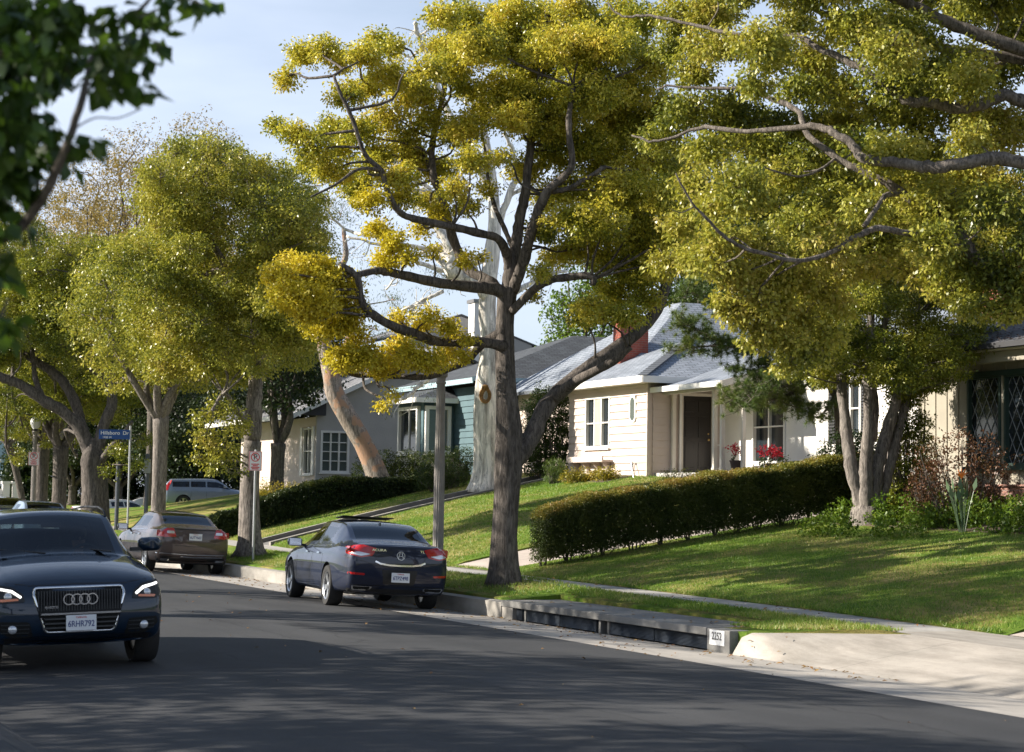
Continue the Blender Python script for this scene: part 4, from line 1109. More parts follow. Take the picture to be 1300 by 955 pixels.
    root = thing('bleached_tree', 'bleached white trunk with a dark hollow and bare limbs behind the golden tree', 'tree', B)
    mb = MB()
    flare_trunk(mb, [(0, 0, -.1)] + [at_depth(x, y, Yw) - B for x, y in ((619, 590), (617, 540), (618, 500), (621, 470), (622, 430), (618, 400), (620, 360), (625, 320), (628, 280), (624, 220), (615, 170), (606, 130))], [20 * k, 17 * k, 16 * k, 16 * k, 15 * k, 12 * k, 11 * k, 10.5 * k, 10 * k, 8 * k, 6 * k, 4.5 * k, 3.5 * k, 2.5 * k], 20, 1.25, 4)
    WL = [([(620, 375), (596, 350), (575, 322), (562, 300), (540, 262), (520, 258)], 9, 3), ([(575, 322), (560, 318), (520, 312), (480, 300), (450, 296)], 4, 2), ([(600, 350), (585, 350), (575, 340), (563, 330)], 14, 10),
          ([(562, 300), (556, 262), (540, 245), (515, 240)], 8, 2.5), ([(556, 262), (545, 240), (520, 225), (490, 222), (455, 235)], 3, 1.3), ([(540, 385), (520, 390), (500, 398)], 3, 1.2), ([(624, 330), (600, 335), (565, 345), (525, 330), (505, 320), (470, 308), (440, 300)], 4, 1.4),
          ([(570, 320), (560, 312), (520, 330), (505, 350), (490, 368)], 3, 1.2), ([(610, 440), (560, 470), (545, 480), (530, 492), (515, 505), (500, 508)], 4, 1.6), ([(562, 370), (545, 378), (530, 385), (520, 400), (515, 425), (510, 440)], 2.6, 1.2),
          ([(628, 300), (645, 250), (655, 220), (650, 190), (640, 170)], 5, 2), ([(645, 250), (665, 240), (680, 245), (690, 235)], 3, 1.2), ([(625, 240), (590, 180), (560, 120), (545, 80), (530, 40), (528, 28)], 6, 2.2), ([(536, 60), (522, 72), (508, 68)], 1.8, .8), ([(530, 45), (545, 38), (556, 22)], 1.8, .8), ([(640, 380), (690, 350), (720, 345)], 4, 2),
          ([(556, 262), (575, 240), (590, 215), (605, 208), (620, 210)], 3, 1.5), ([(450, 296), (430, 285), (415, 262), (420, 235)], 2, .8), ([(490, 222), (470, 215), (450, 210)], 1.5, .6)]
    rn = random.Random(3); sk = []
    for i, (pts, r0, r1) in enumerate(WL):
        S, _ = limb(mb, [at_depth(x, y, Yw + rn.uniform(-.3, .3) - .12 * j) - B for j, (x, y) in enumerate(pts)], r0 * k, r1 * k, 9, 5, .15, i, .3); sk += S[3:]
    rn = random.Random(8)
    for q in range(150):   # bare twigs
        a = rn.choice(sk); e = a + Vector((rn.uniform(-1.1, .8), rn.uniform(-.6, .6), rn.uniform(-.7, .8))); limb(mb, [a, a.lerp(e, .5) + Vector((rn.uniform(-.2, .2), 0, rn.uniform(-.2, .2))), e], .02, .006, 4, 3, .2, q)
    mb.build('trunk', LM['deadpale'], root, smooth=True)
    h = MB(); c = at_depth(616, 502, Yw - 16.8 * k) - B
    rings = []
    for rr, dd in ((10.5, .08), (11, -.02), (9.6, -.05), (8, .0), (5, .03), (.2, .05)):
        rings.append([c + Vector((rr * k * .72 * math.cos(a), dd, rr * k * .95 * math.sin(a) + .3 * rr * k * (math.sin(a) > .8))) for a in [2 * math.pi * q / 22 for q in range(22)]])
    h.ring_loft(rings); h.build('hollow', LM['hollow'], root, smooth=True)
    wl = []
    for q in range(58):
        a = rn.choice(sk); wl.append((a.x + rn.uniform(-.5, .5), a.y + rn.uniform(0, 1.5), a.z + rn.uniform(-.6, .3), .5, .5, .6))
    rng = np.random.default_rng(6); C = blob_clusters(wl, 70, rng, .2); V, Fq, t = leaf_cloud(C, .16, 5, .10, .018, rng, 1.6); fast_mesh('sparse_leaves', V, Fq, LM['weep'], root, attr=t)
    # ---- leaning peeling trunk
    B, sm = hit(490, 630); Yl = B.y; k = Yl / F; B.z = terr(*sm)
    tpl = [(478, 600, 0), (462, 565, 0), (440, 528, 0), (425, 500, .1), (420, 475, .2), (412, 440, .4), (398, 400, .6), (380, 360, .8), (372, 325, 1)]
    LP = [([(424, 480, .2), (440, 440, 0), (452, 400, -.2), (448, 350, -.4)], 7 * k, 3 * k), ([(376, 340, .9), (372, 300, 1), (380, 270, 1), (378, 240, 1)], 8 * k, 4 * k), ([(400, 405, .6), (418, 360, .5), (438, 330, .5), (436, 290, .6)], 6 * k, 2.5 * k), ([(440, 445, .2), (458, 470, .2), (470, 478, .3)], 3 * k, 1.5 * k), ([(378, 350, .9), (355, 320, 1.2), (335, 300, 1.4)], 5 * k, 2 * k)]
    spec = [(400, 300, 30), (430, 270, 24), (360, 290, 34), (385, 250, 30), (420, 230, 18), (350, 250, 30), (440, 320, 20), (460, 390, 18), (480, 420, 16), (455, 410, 16), (500, 380, 14), (475, 345, 14), (515, 430, 12), (420, 350, 22), (540, 440, 8)]
    tree_from_photo('leaning_tree', 'leaning tree with pale trunk peeling orange in front of the grey stucco house', B, tpl, [15 * k, 13.5 * k, 12 * k, 12 * k, 12 * k, 11 * k, 10 * k, 9 * k, 8.5 * k, 8 * k], LP, px_blobs(spec, Yl, 2, 1.5, .8), LM['barkpeel'], LM['weep'], Yl, 41, 100, 10, .25, .12, .025, 1.35, shell=.2)
    # ---- street trees further up the kerb
    def street(px, py, s_, t_, **kw):
        b = W(s_, t_); b.z = terr(s_, t_); return b
    # tree with the no-parking sign
    b = W(47.6, 1.15); b.z = terr(47.6, 1.15); bx = at_depth(319, 690, b.y); b.x = bx.x; k = b.y / F; Y3 = b.y
    LN = [([(320, 560, 0), (322, 520, 0), (325, 480, .1), (326, 440, .2), (322, 400, .3), (305, 370, .4), (280, 345, .5), (262, 350, .5)], 11.2 * k, 4 * k), ([(325, 470, 0), (345, 430, -.3), (352, 400, -.5), (350, 350, -.8), (340, 300, -1)], 6 * k, 3 * k),
          ([(322, 400, .3), (330, 350, .5), (325, 290, .7), (315, 230, 1)], 6 * k, 2.5 * k), ([(318, 545, 0), (300, 520, -.6), (285, 500, -1), (270, 520, -1.3)], 4 * k, 2 * k), ([(305, 370, .4), (270, 310, -.3), (240, 270, -.8), (210, 250, -1)], 5 * k, 2 * k), ([(326, 430, .1), (370, 400, .4), (395, 380, .6)], 5 * k, 2 * k), ([(300, 370, 0), (260, 400, -1), (215, 410, -1.5)], 4 * k, 2 * k)]
    rn = random.Random(2); spec = []
    for q in range(150):
        a = rn.uniform(0, 6.28); rr = math.sqrt(rn.random()); x = 285 + 130 * rr * math.cos(a); y = 340 + 160 * rr * math.sin(a)
        if y > 490 - abs(x - 290) * .25: continue
        if x > 385 and y > 330: continue
        spec.append((x, y, rn.uniform(22, 36), rn.uniform(-2.4, 2.6)))
    spec += [(262, 555, 20, -1.2), (285, 570, 22, -1.2), (270, 590, 16, -1.2), (300, 545, 20, -1), (250, 580, 10, -1.2), (298, 595, 12, -1), (255, 530, 16, -1.3), (285, 520, 22, -1), (225, 190, 20), (265, 185, 22), (300, 200, 20), (195, 215, 22), (410, 250, 14), (405, 300, 14)]
    tree_from_photo('street_tree', 'broad olive-yellow kerb tree with the no parking sign beside its trunk', b, [(317, 650, 0), (318, 600, 0), (321, 560, 0)], [14 * k, 13 * k, 11.5 * k, 11 * k], LN, px_blobs(spec, Y3, 4, 2, .8), LM['barkgrey'], LM['oliveyellow'], Y3, 51, 230, 20, .20, .080, .048, 1.7)
    b = W(68.6, 1.2); b.x = at_depth(121, 640, b.y).x; b.z = terr(*st_of(b.x, b.y)); Y4 = b.y; k = Y4 / F
    LT = [([(119, 605, 0), (108, 556, 0), (84, 525, -.2), (55, 508, -.4), (25, 488, -.6), (0, 478, -.8), (-30, 460, -1)], 9.5 * k, 4.5 * k), ([(119, 605, 0), (104, 545, .2), (94, 508, .4), (74, 478, .6), (45, 458, .8), (18, 440, 1), (0, 410, 1)], 8 * k, 3.5 * k), ([(120, 605, 0), (130, 545, 0), (143, 510, 0), (132, 480, .2), (108, 462, .4), (85, 445, .6)], 8 * k, 4 * k),
          ([(140, 520, 0), (142, 480, -.3), (148, 440, -.4), (145, 400, -.5), (140, 350, -.6)], 5 * k, 2 * k), ([(122, 595, 0), (138, 572, -.4), (156, 552, -.6), (168, 535, -.8)], 5 * k, 2.5 * k), ([(55, 508, -.4), (45, 480, 0), (40, 440, .3), (30, 400, .5)], 4 * k, 2 * k)]
    rn = random.Random(22); spec = []
    for q in range(95):
        a = rn.uniform(0, 6.28); rr = math.sqrt(rn.random()); x = 75 + 115 * rr * math.cos(a); y = 385 + 110 * rr * math.sin(a)
        if y > 470 - abs(x - 90) * .2: continue
        spec.append((x, y, rn.uniform(20, 32), rn.uniform(-2.2, 2.6)))
    spec += [(30, 548, 18, 9), (66, 560, 14, 9), (0, 500, 22, .5), (5, 545, 18, 8), (150, 575, 16, -1), (170, 590, 14, -1), (140, 600, 12, -1), (185, 560, 14, 0), (90, 560, 12, 9), (22, 580, 14, 9)]
    tree_from_photo('street_tree', 'kerb tree with the stoutest dark trunk and long bent limbs reaching left', b, [(121, 630, 0), (119, 600, 0), (118, 580, 0), (119, 556, 0)], [20 * k, 17 * k, 15.5 * k, 15 * k, 5 * k], LT, px_blobs(spec, Y4, 41, 2, .8), LM['bark'], LM['olive'], Y4, 61, 190, 20, .22, .085, .052, 1.35, maxlen=99)
    rows = [('street_tree', 'second kerb tree from the street name sign, slim grey trunk and yellowed crown', 58.6, 1.1, 201, 9.3, 3.7, 3.0, .24, 'oliveyellow', 5, (0, 0)),
            ('street_tree', 'kerb tree with a dark trunk just right of the white globe lamp', 77.0, 1.3, 75, 9.5, 3.0, 3.8, .30, 'olive', 7, (0, 0)),
            ('street_tree', 'kerb tree standing directly behind the white globe lamp', 84.0, 1.6, 52, 9.5, 3.2, 3.8, .30, 'oliveyellow', 8, (0, 0)),
            ('street_tree', 'small curved tree between the far blue-grey house and the globe lamp', 92.0, 3.5, 32, 7.0, 3.4, 2.4, .17, 'olive', 9, (-.9, 0))]
    for nm, lab, s_, t_, px_, h, sp, spr, tr_, lf, sd, ln_ in rows:
        b = W(s_, t_); b.x = at_depth(px_, 640, b.y).x; s2, t2 = st_of(b.x, b.y); b.z = terr(s2, t2)
        auto_tree(nm, lab, 'tree', b, h, sp, spr, 0, tr_, LM['barkgrey'] if sd in (5,) else LM['bark'], LM[lf], sd, nblob=70, blob_r=1.05, dens=90, per=20, crad=.26, ln=.10, wd=.06, lean=ln_, group=None)
    # trees behind the houses and at the end of the street
    back = [('evergreen_tree', 'dark evergreen between the no parking tree and the leaning tree', 352, 610, 74, 9.3, 2.0, 2.3, 'dark', 25, 0),
            ('brown_tree', 'tall thin-leaved brown tree rising behind the yellow crowns at left', 190, 640, 100, 19.5, 6, 6.5, 'brown', 12, 0),
            ('brown_tree', 'far brown-leaved tree at the left edge of the sky gap', 75, 640, 108, 18, 6, 6.5, 'brown', 13, 0),
            ('evergreen_tree', 'dense dark evergreen left of the grey stucco house', 350, 620, 90, 9.5, 2, 4.2, 'dark', 14, 0),
            ('evergreen_tree', 'dark evergreen filling the gap above the silver-blue suv', 245, 630, 118, 9.0, 1.5, 6.0, 'dark', 15, 0),
            ('evergreen_tree', 'dark evergreen behind the street name sign', 150, 632, 122, 9, 1.2, 6.5, 'dark', 16, 0),
            ('evergreen_tree', 'dark evergreen far behind the globe lamp', 92, 632, 124, 8, 1.2, 3.8, 'dark', 17, 0),
            ('garden_tree', 'round green tree showing between the dark roof and the brick chimney', 745, 500, 84, 9.8, 3.5, 2.0, 'bright', 19, 0),
            ('garden_tree', 'tall mid-green tree behind the beige house roof', 915, 560, 78, 13.5, 4, 4.6, 'midgreen', 20, 0),
            ('garden_tree', 'tall mid-green tree behind the four-stemmed tree', 1040, 560, 72, 13, 4, 4.6, 'midgreen', 22, 0),
            ('garden_tree', 'green tree behind the brick chimney of the right-hand house', 1170, 560, 66, 11.5, 4, 3.8, 'midgreen', 23, 0),
            ('garden_tree', 'green tree far behind the right-hand house roof', 1290, 560, 68, 11.5, 4, 4.0, 'midgreen', 24, 0)]
    for nm, lab, px_, py_, Y, h, sp, spr, lf, sd, _ in back:
        b = at_depth(px_, py_, Y); b.z = lot_z(st_of(b.x, b.y)[0]) if st_of(b.x, b.y)[1] > 9 else terr(*st_of(b.x, b.y))
        sparse = lf == 'brown'
        auto_tree(nm, lab, 'tree', b, h, sp, spr, 0, .28, LM['bark'], LM[lf], sd, nblob=46, blob_r=spr * .30, dens=34 if sparse else 46, per=12 if sparse else 15, crad=.45 if sparse else .42, ln=.16, wd=.10 if not sparse else .07, flare=1.2)
# ------------------------------------------------------------------ houses (built in street coordinates t, s, z)
HM = {}
def shingle_mat(name, c1, c2, mortar=.03, bw=.30, bh=.14):
    m, nt, b = nodes_of(name); tc = nt.nodes.new('ShaderNodeTexCoord')
    br = nt.nodes.new('ShaderNodeTexBrick'); br.inputs['Scale'].default_value = 1; br.inputs['Brick Width'].default_value = bw; br.inputs['Row Height'].default_value = bh
    br.inputs['Mortar Size'].default_value = .014; br.inputs['Mortar Smooth'].default_value = .1
    br.inputs['Color1'].default_value = (*c1, 1); br.inputs['Color2'].default_value = (*c2, 1); br.inputs['Mortar'].default_value = (*[k * .35 for k in c1], 1)
    nt.links.new(tc.outputs['UV'], br.inputs['Vector'])
    n = noise_t(nt, coords(nt, 'Object'), 1.2, 5, .6)
    c = mix(nt, 1, br.outputs['Color'], ramp(nt, n, [(.3, (.78, .78, .78)), (.7, (1.15, 1.15, 1.15))]), 'MULTIPLY')
    nt.links.new(c, b.inputs['Base Color']); b.inputs['Roughness'].default_value = .85
    # rows overlap: a saw tooth height along the slope
    sp = nt.nodes.new('ShaderNodeSeparateXYZ'); nt.links.new(tc.outputs['UV'], sp.inputs[0])
    md = N(nt, 'ShaderNodeMath', operation='MODULO'); md.inputs[1].default_value = bh; nt.links.new(sp.outputs[1], md.inputs[0])
    bp = nt.nodes.new('ShaderNodeBump'); bp.inputs['Strength'].default_value = 1; bp.inputs['Distance'].default_value = .12; bp.invert = True
    nt.links.new(md.outputs[0], bp.inputs['Height']); nt.links.new(bp.outputs[0], b.inputs['Normal'])
    return m

def brick_mat(name, c1, c2, mortar, bw=.2, bh=.067, axis='x'):
    m, nt, b = nodes_of(name); tc = nt.nodes.new('ShaderNodeTexCoord'); sp = nt.nodes.new('ShaderNodeSeparateXYZ'); nt.links.new(tc.outputs['Object'], sp.inputs[0])
    ad = N(nt, 'ShaderNodeMath', operation='ADD'); nt.links.new(sp.outputs[0], ad.inputs[0]); nt.links.new(sp.outputs[1], ad.inputs[1])
    cb = nt.nodes.new('ShaderNodeCombineXYZ'); nt.links.new(ad.outputs[0], cb.inputs[0]); nt.links.new(sp.outputs[2], cb.inputs[1])
    br = nt.nodes.new('ShaderNodeTexBrick'); br.inputs['Scale'].default_value = 1; br.inputs['Brick Width'].default_value = bw; br.inputs['Row Height'].default_value = bh
    br.inputs['Mortar Size'].default_value = .006; br.inputs['Color1'].default_value = (*c1, 1); br.inputs['Color2'].default_value = (*c2, 1); br.inputs['Mortar'].default_value = (*mortar, 1)
    nt.links.new(cb.outputs[0], br.inputs['Vector'])
    n = noise_t(nt, coords(nt, 'Object'), 3, 5, .6)
    nt.links.new(mix(nt, 1, br.outputs['Color'], ramp(nt, n, [(.3, (.75, .75, .75)), (.7, (1.2, 1.2, 1.2))]), 'MULTIPLY'), b.inputs['Base Color'])
    b.inputs['Roughness'].default_value = .9
    bp = nt.nodes.new('ShaderNodeBump'); bp.inputs['Strength'].default_value = .6; bp.inputs['Distance'].default_value = .01; bp.invert = True
    nt.links.new(br.outputs['Fac'], bp.inputs['Height']); nt.links.new(bp.outputs[0], b.inputs['Normal'])
    return m

def init_house_mats():
    HM['pink'] = mat('beige_pink_paint', (.60, .50, .435), (.53, .44, .38), 1.5, .6, .15, .003, 40)
    HM['white'] = mat('white_paint', (.78, .76, .72), (.70, .68, .64), 1.2, .55, .1, .002, 50)
    HM['whitewall'] = mat('white_stucco', (.80, .77, .72), (.74, .71, .66), 1.5, .8, .3, .006, 60)
    HM['trim'] = mat('cream_trim', (.70, .64, .55), (.62, .56, .48), 2, .5, .1, .002, 50)
    HM['teal'] = mat('teal_paint', (.075, .135, .155), (.06, .11, .13), 1.6, .6, .2, .003, 40)
    HM['teallight'] = mat('pale_teal_trim', (.35, .47, .52), (.30, .42, .46), 2, .5, .1)
    HM['grey'] = mat('grey_stucco', (.44, .42, .40), (.36, .345, .33), .8, .85, .6, .02, 18)
    HM['tan'] = mat('cream_board', (.36, .325, .255), (.29, .26, .205), 1.4, .65, .2, .004, 40)
    HM['green'] = mat('dark_green_frame', (.035, .065, .055), (.025, .05, .042), 3, .5, .1)
    HM['door'] = mat('brown_black_door', (.012, .009, .008), (.018, .012, .010), 3, .38, .1)
    HM['glass'] = flat('window_glass', (.018, .024, .030), .05, 0, .8)
    HM['glass2'] = flat('window_glass_curtained', (.10, .12, .11), .06, 0, .8)
    HM['curtain'] = mat('curtain', (.62, .58, .50), (.50, .47, .40), 8, .9, .2, sc3=(6, 6, .3))
    HM['dark'] = flat('room_dark', (.01, .01, .01), .9)
    HM['black'] = flat('black_shutter', (.012, .013, .014), .5)
    HM['roofgrey'] = shingle_mat('grey_shingle', (.30, .33, .38), (.22, .25, .29))
    HM['rooflight'] = shingle_mat('pale_grey_shingle', (.24, .24, .25), (.17, .17, .18))
    HM['roofdark'] = shingle_mat('dark_shingle', (.085, .095, .105), (.055, .06, .07))
    HM['roofmid'] = shingle_mat('brown_grey_shingle', (.12, .12, .13), (.08, .078, .08))
    HM['brick'] = brick_mat('red_brick', (.33, .075, .045), (.25, .055, .035), (.22, .15, .12))
    HM['brickpink'] = brick_mat('pink_brick', (.34, .18, .14), (.28, .14, .11), (.20, .17, .15))
    HM['stone'] = brick_mat('stacked_stone', (.50, .48, .43), (.36, .35, .32), (.15, .14, .13), .34, .12)
    HM['metal'] = flat('vent_metal', (.30, .30, .31), .4, .8)
    HM['concrete'] = mat('step_concrete', (.52, .50, .46), (.42, .40, .37), 2, .85, .3, .004, 60)

class House:
    def __init__(self, name, label, cat, s0, t0, z0):
        self.o = Vector((t0, s0, z0)); p = W(s0, t0, z0); self.root = thing(name, label, cat, p, TH)
    def L(self, t, s, z): return Vector((t, s, z)) - self.o
    def part(self, mb, name, m, parent=None, **k): return mb.build(name, m, parent or self.root, **k)
    def box(self, name, m, t, s, z, parent=None, bevel=0):
        mb = MB(); mb.bb(self.L(t[0], s[0], z[0]), self.L(t[1], s[1], z[1])); return self.part(mb, name, m, parent, bevel=bevel)

def rects_without(u0, u1, z0, z1, ops):
    """split a wall rectangle around openings"""
    us = sorted({u0, u1, *[k for o in ops for k in o[:2] if u0 < k < u1]}); out = []
    for a, b in zip(us, us[1:]):
        zs = [z0]; blocks = sorted([(o[2], o[3]) for o in ops if o[0] <= a + 1e-6 and o[1] >= b - 1e-6])
        lo = z0
        for p, q in blocks:
            if p > lo + 1e-4: out.append((a, b, lo, min(p, z1)))
            lo = max(lo, q)
        if lo < z1 - 1e-4: out.append((a, b, lo, z1))
    return [r for r in out if r[3] - r[2] > 1e-4]

def wall(H, axis, c, u0, u1, z0, z1, sgn, m, ops=(), style='plain', name='wall', parent=None, th=.14, bh=.205, top=None):
    """axis 't': wall lies on t=c and runs along s; axis 's': on s=c, runs along t. sgn: which way it faces"""
    mb = MB()
    def P(u, off, z): return H.L(c + off, u, z) if axis == 't' else H.L(u, c + off, z)
    def slab(a, b, p, q, o1, o2):
        pts = [P(a, sgn * o1, p), P(b, sgn * o1, p), P(b, sgn * o2, q), P(a, sgn * o2, q)]
        bk = [P(a, -sgn * th, p), P(b, -sgn * th, p), P(b, -sgn * th, q), P(a, -sgn * th, q)]
        i = len(mb.v); mb.v += [tuple(x) for x in pts + bk]
        for f in ((0, 1, 2, 3), (7, 6, 5, 4), (0, 4, 5, 1), (1, 5, 6, 2), (2, 6, 7, 3), (3, 7, 4, 0)): mb.face([i + k for k in f])
    if style == 'siding':
        z = z0
        while z < z1 - .01:
            zz = min(z + bh, z1)
            for a, b, p, q in rects_without(u0, u1, z, zz, ops): slab(a, b, p, q, .040 - .032 * (p - z) / bh, .040 - .032 * (q - z) / bh)
            z = zz
    else:
        for a, b, p, q in rects_without(u0, u1, z0, z1, ops): slab(a, b, p, q, 0, 0)
        if style == 'batten':
            u = u0 + .05
            while u < u1:
                for a, b, p, q in rects_without(u, u + .05, z0, z1, [(o[0] - .1, o[1] + .1, o[2] - .05, o[3] + .05) for o in ops]):
                    if b - a > .04: slab(a, b, p, q, .022, .022)
                u += .40
    return H.part(mb, name, m, parent)

def window(H, axis, c, u0, u1, z0, z1, sgn, frame, glass, mull=(), rails=(), fw=.07, proud=.035, sill=True, curtain=0, name='window', lattice=None):
    def P(u, off, z): return H.L(c + off, u, z) if axis == 't' else H.L(u, c + off, z)
    mb = MB()
    def bx(a, b, o1, o2, p, q, m=None): (m or mb).bb(P(a, sgn * o1, p), P(b, sgn * o2, q))
    bx(u0 - fw, u0, -.10, proud, z0 - fw, z1 + fw); bx(u1, u1 + fw, -.10, proud, z0 - fw, z1 + fw)
    bx(u0, u1, -.10, proud, z1, z1 + fw); bx(u0, u1, -.10, proud, z0 - fw, z0)
    for k in mull: bx(k - .03, k + .03, -.085, proud * .5, z0, z1)
    for k in rails: bx(u0, u1, -.08, proud * .25, k - .018, k + .018)
    f = H.part(mb, name, frame)
    g = MB(); po = .012 if proud > .1 else -.075; bx(u0, u1, po, po + .01, z0, z1, g); H.part(g, 'pane', glass, f)
    if lattice:
        l = MB(); W_, h = u1 - u0, z1 - z0; st_ = lattice
        k = -int(h / st_ / 1.6) * st_ * 1.0 - st_
        while k < W_ + h:
            for d in (1, -1):
                # line u = k + z*sl
                sl = .58; pts = []
                a0 = k if d == 1 else k; za, zb_ = 0, h
                ua, ub = (a0, a0 + h * sl) if d == 1 else (a0 + h * sl, a0)
                # clip
                p0, p1 = [ua, za], [ub, zb_]
                def clip(p, q):
                    t0, t1 = 0, 1; dx = q[0] - p[0]
                    for lo, sg in ((0, 1), (W_, -1)):
                        dd = sg * dx; nn = sg * (lo - p[0])
                        if dd > 0: t0 = max(t0, nn / dd)
                        elif dd < 0: t1 = min(t1, nn / dd)
                        elif nn > 0: return None
                    if t0 >= t1: return None
                    return [p[0] + dx * t0, p[1] + (q[1] - p[1]) * t0], [p[0] + dx * t1, p[1] + (q[1] - p[1]) * t1]
                r = clip(p0, p1)
                if r: l.tube([P(u0 + r[0][0], -sgn * .055, z0 + r[0][1]), P(u0 + r[1][0], -sgn * .055, z0 + r[1][1])], .007, 4)
            k += st_
        H.part(l, 'lead_lattice', flat('lead_came', (.38, .40, .42), .4, .3), f)
    if sill:
        s_ = MB(); bx(u0 - fw - .04, u1 + fw + .04, 0, proud + .06, z0 - fw - .05, z0 - fw - .002, s_); H.part(s_, 'sill', frame, f)
    return f

def roof(H, name, planes, m, th=.10, trim=None, parent=None):
    """planes: list of polygons (t,s,z), first edge = eave; each becomes a thick shingled slab"""
    mb = MB(); mb2 = MB()
    for poly in planes:
        P = [H.L(*p) for p in poly]; e = (P[1] - P[0]).normalized(); nrm = e.cross(P[2] - P[0]).normalized()
        if nrm.z < 0: nrm = -nrm
        up = nrm.cross(e); 
        if up.z < 0: up = -up
        uv = [((p - P[0]).dot(e), (p - P[0]).dot(up)) for p in P]
        b = len(mb.v); n = len(P); mb.v += [tuple(p) for p in P] + [tuple(p - Vector((0, 0, th))) for p in P]
        order = list(range(b, b + n)); no = (P[1] - P[0]).cross(P[2] - P[1])
        uu = uv
        if no.z < 0: order = order[::-1]; uu = uv[::-1]
        mb.face(order, uu); mb.face([k + n for k in order][::-1], [(0, 0)] * n)
        for i in range(n): j = (i + 1) % n; mb.face((b + i, b + j, b + n + j, b + n + i), [(0, 0)] * 4)
    mb.use_uv = True
    return H.part(mb, name, m, parent)

def fascia(H, pts, m, h=.16, w=.03, name='fascia', parent=None):
    for i, (a, b) in enumerate(zip(pts, pts[1:])):
        A, B = H.L(*a), H.L(*b); d = (B - A); sd = Vector((d.y, -d.x, 0)).normalized() * w
        mb = MB(); mb.prism([A + Vector((0, 0, .012)), B + Vector((0, 0, .012)), B - Vector((0, 0, h)), A - Vector((0, 0, h))], sd); H.part(mb, name, m, parent)

def gable_box(H, t0, t1, s0, s1, z0, z1, m, skip=()):
    pass

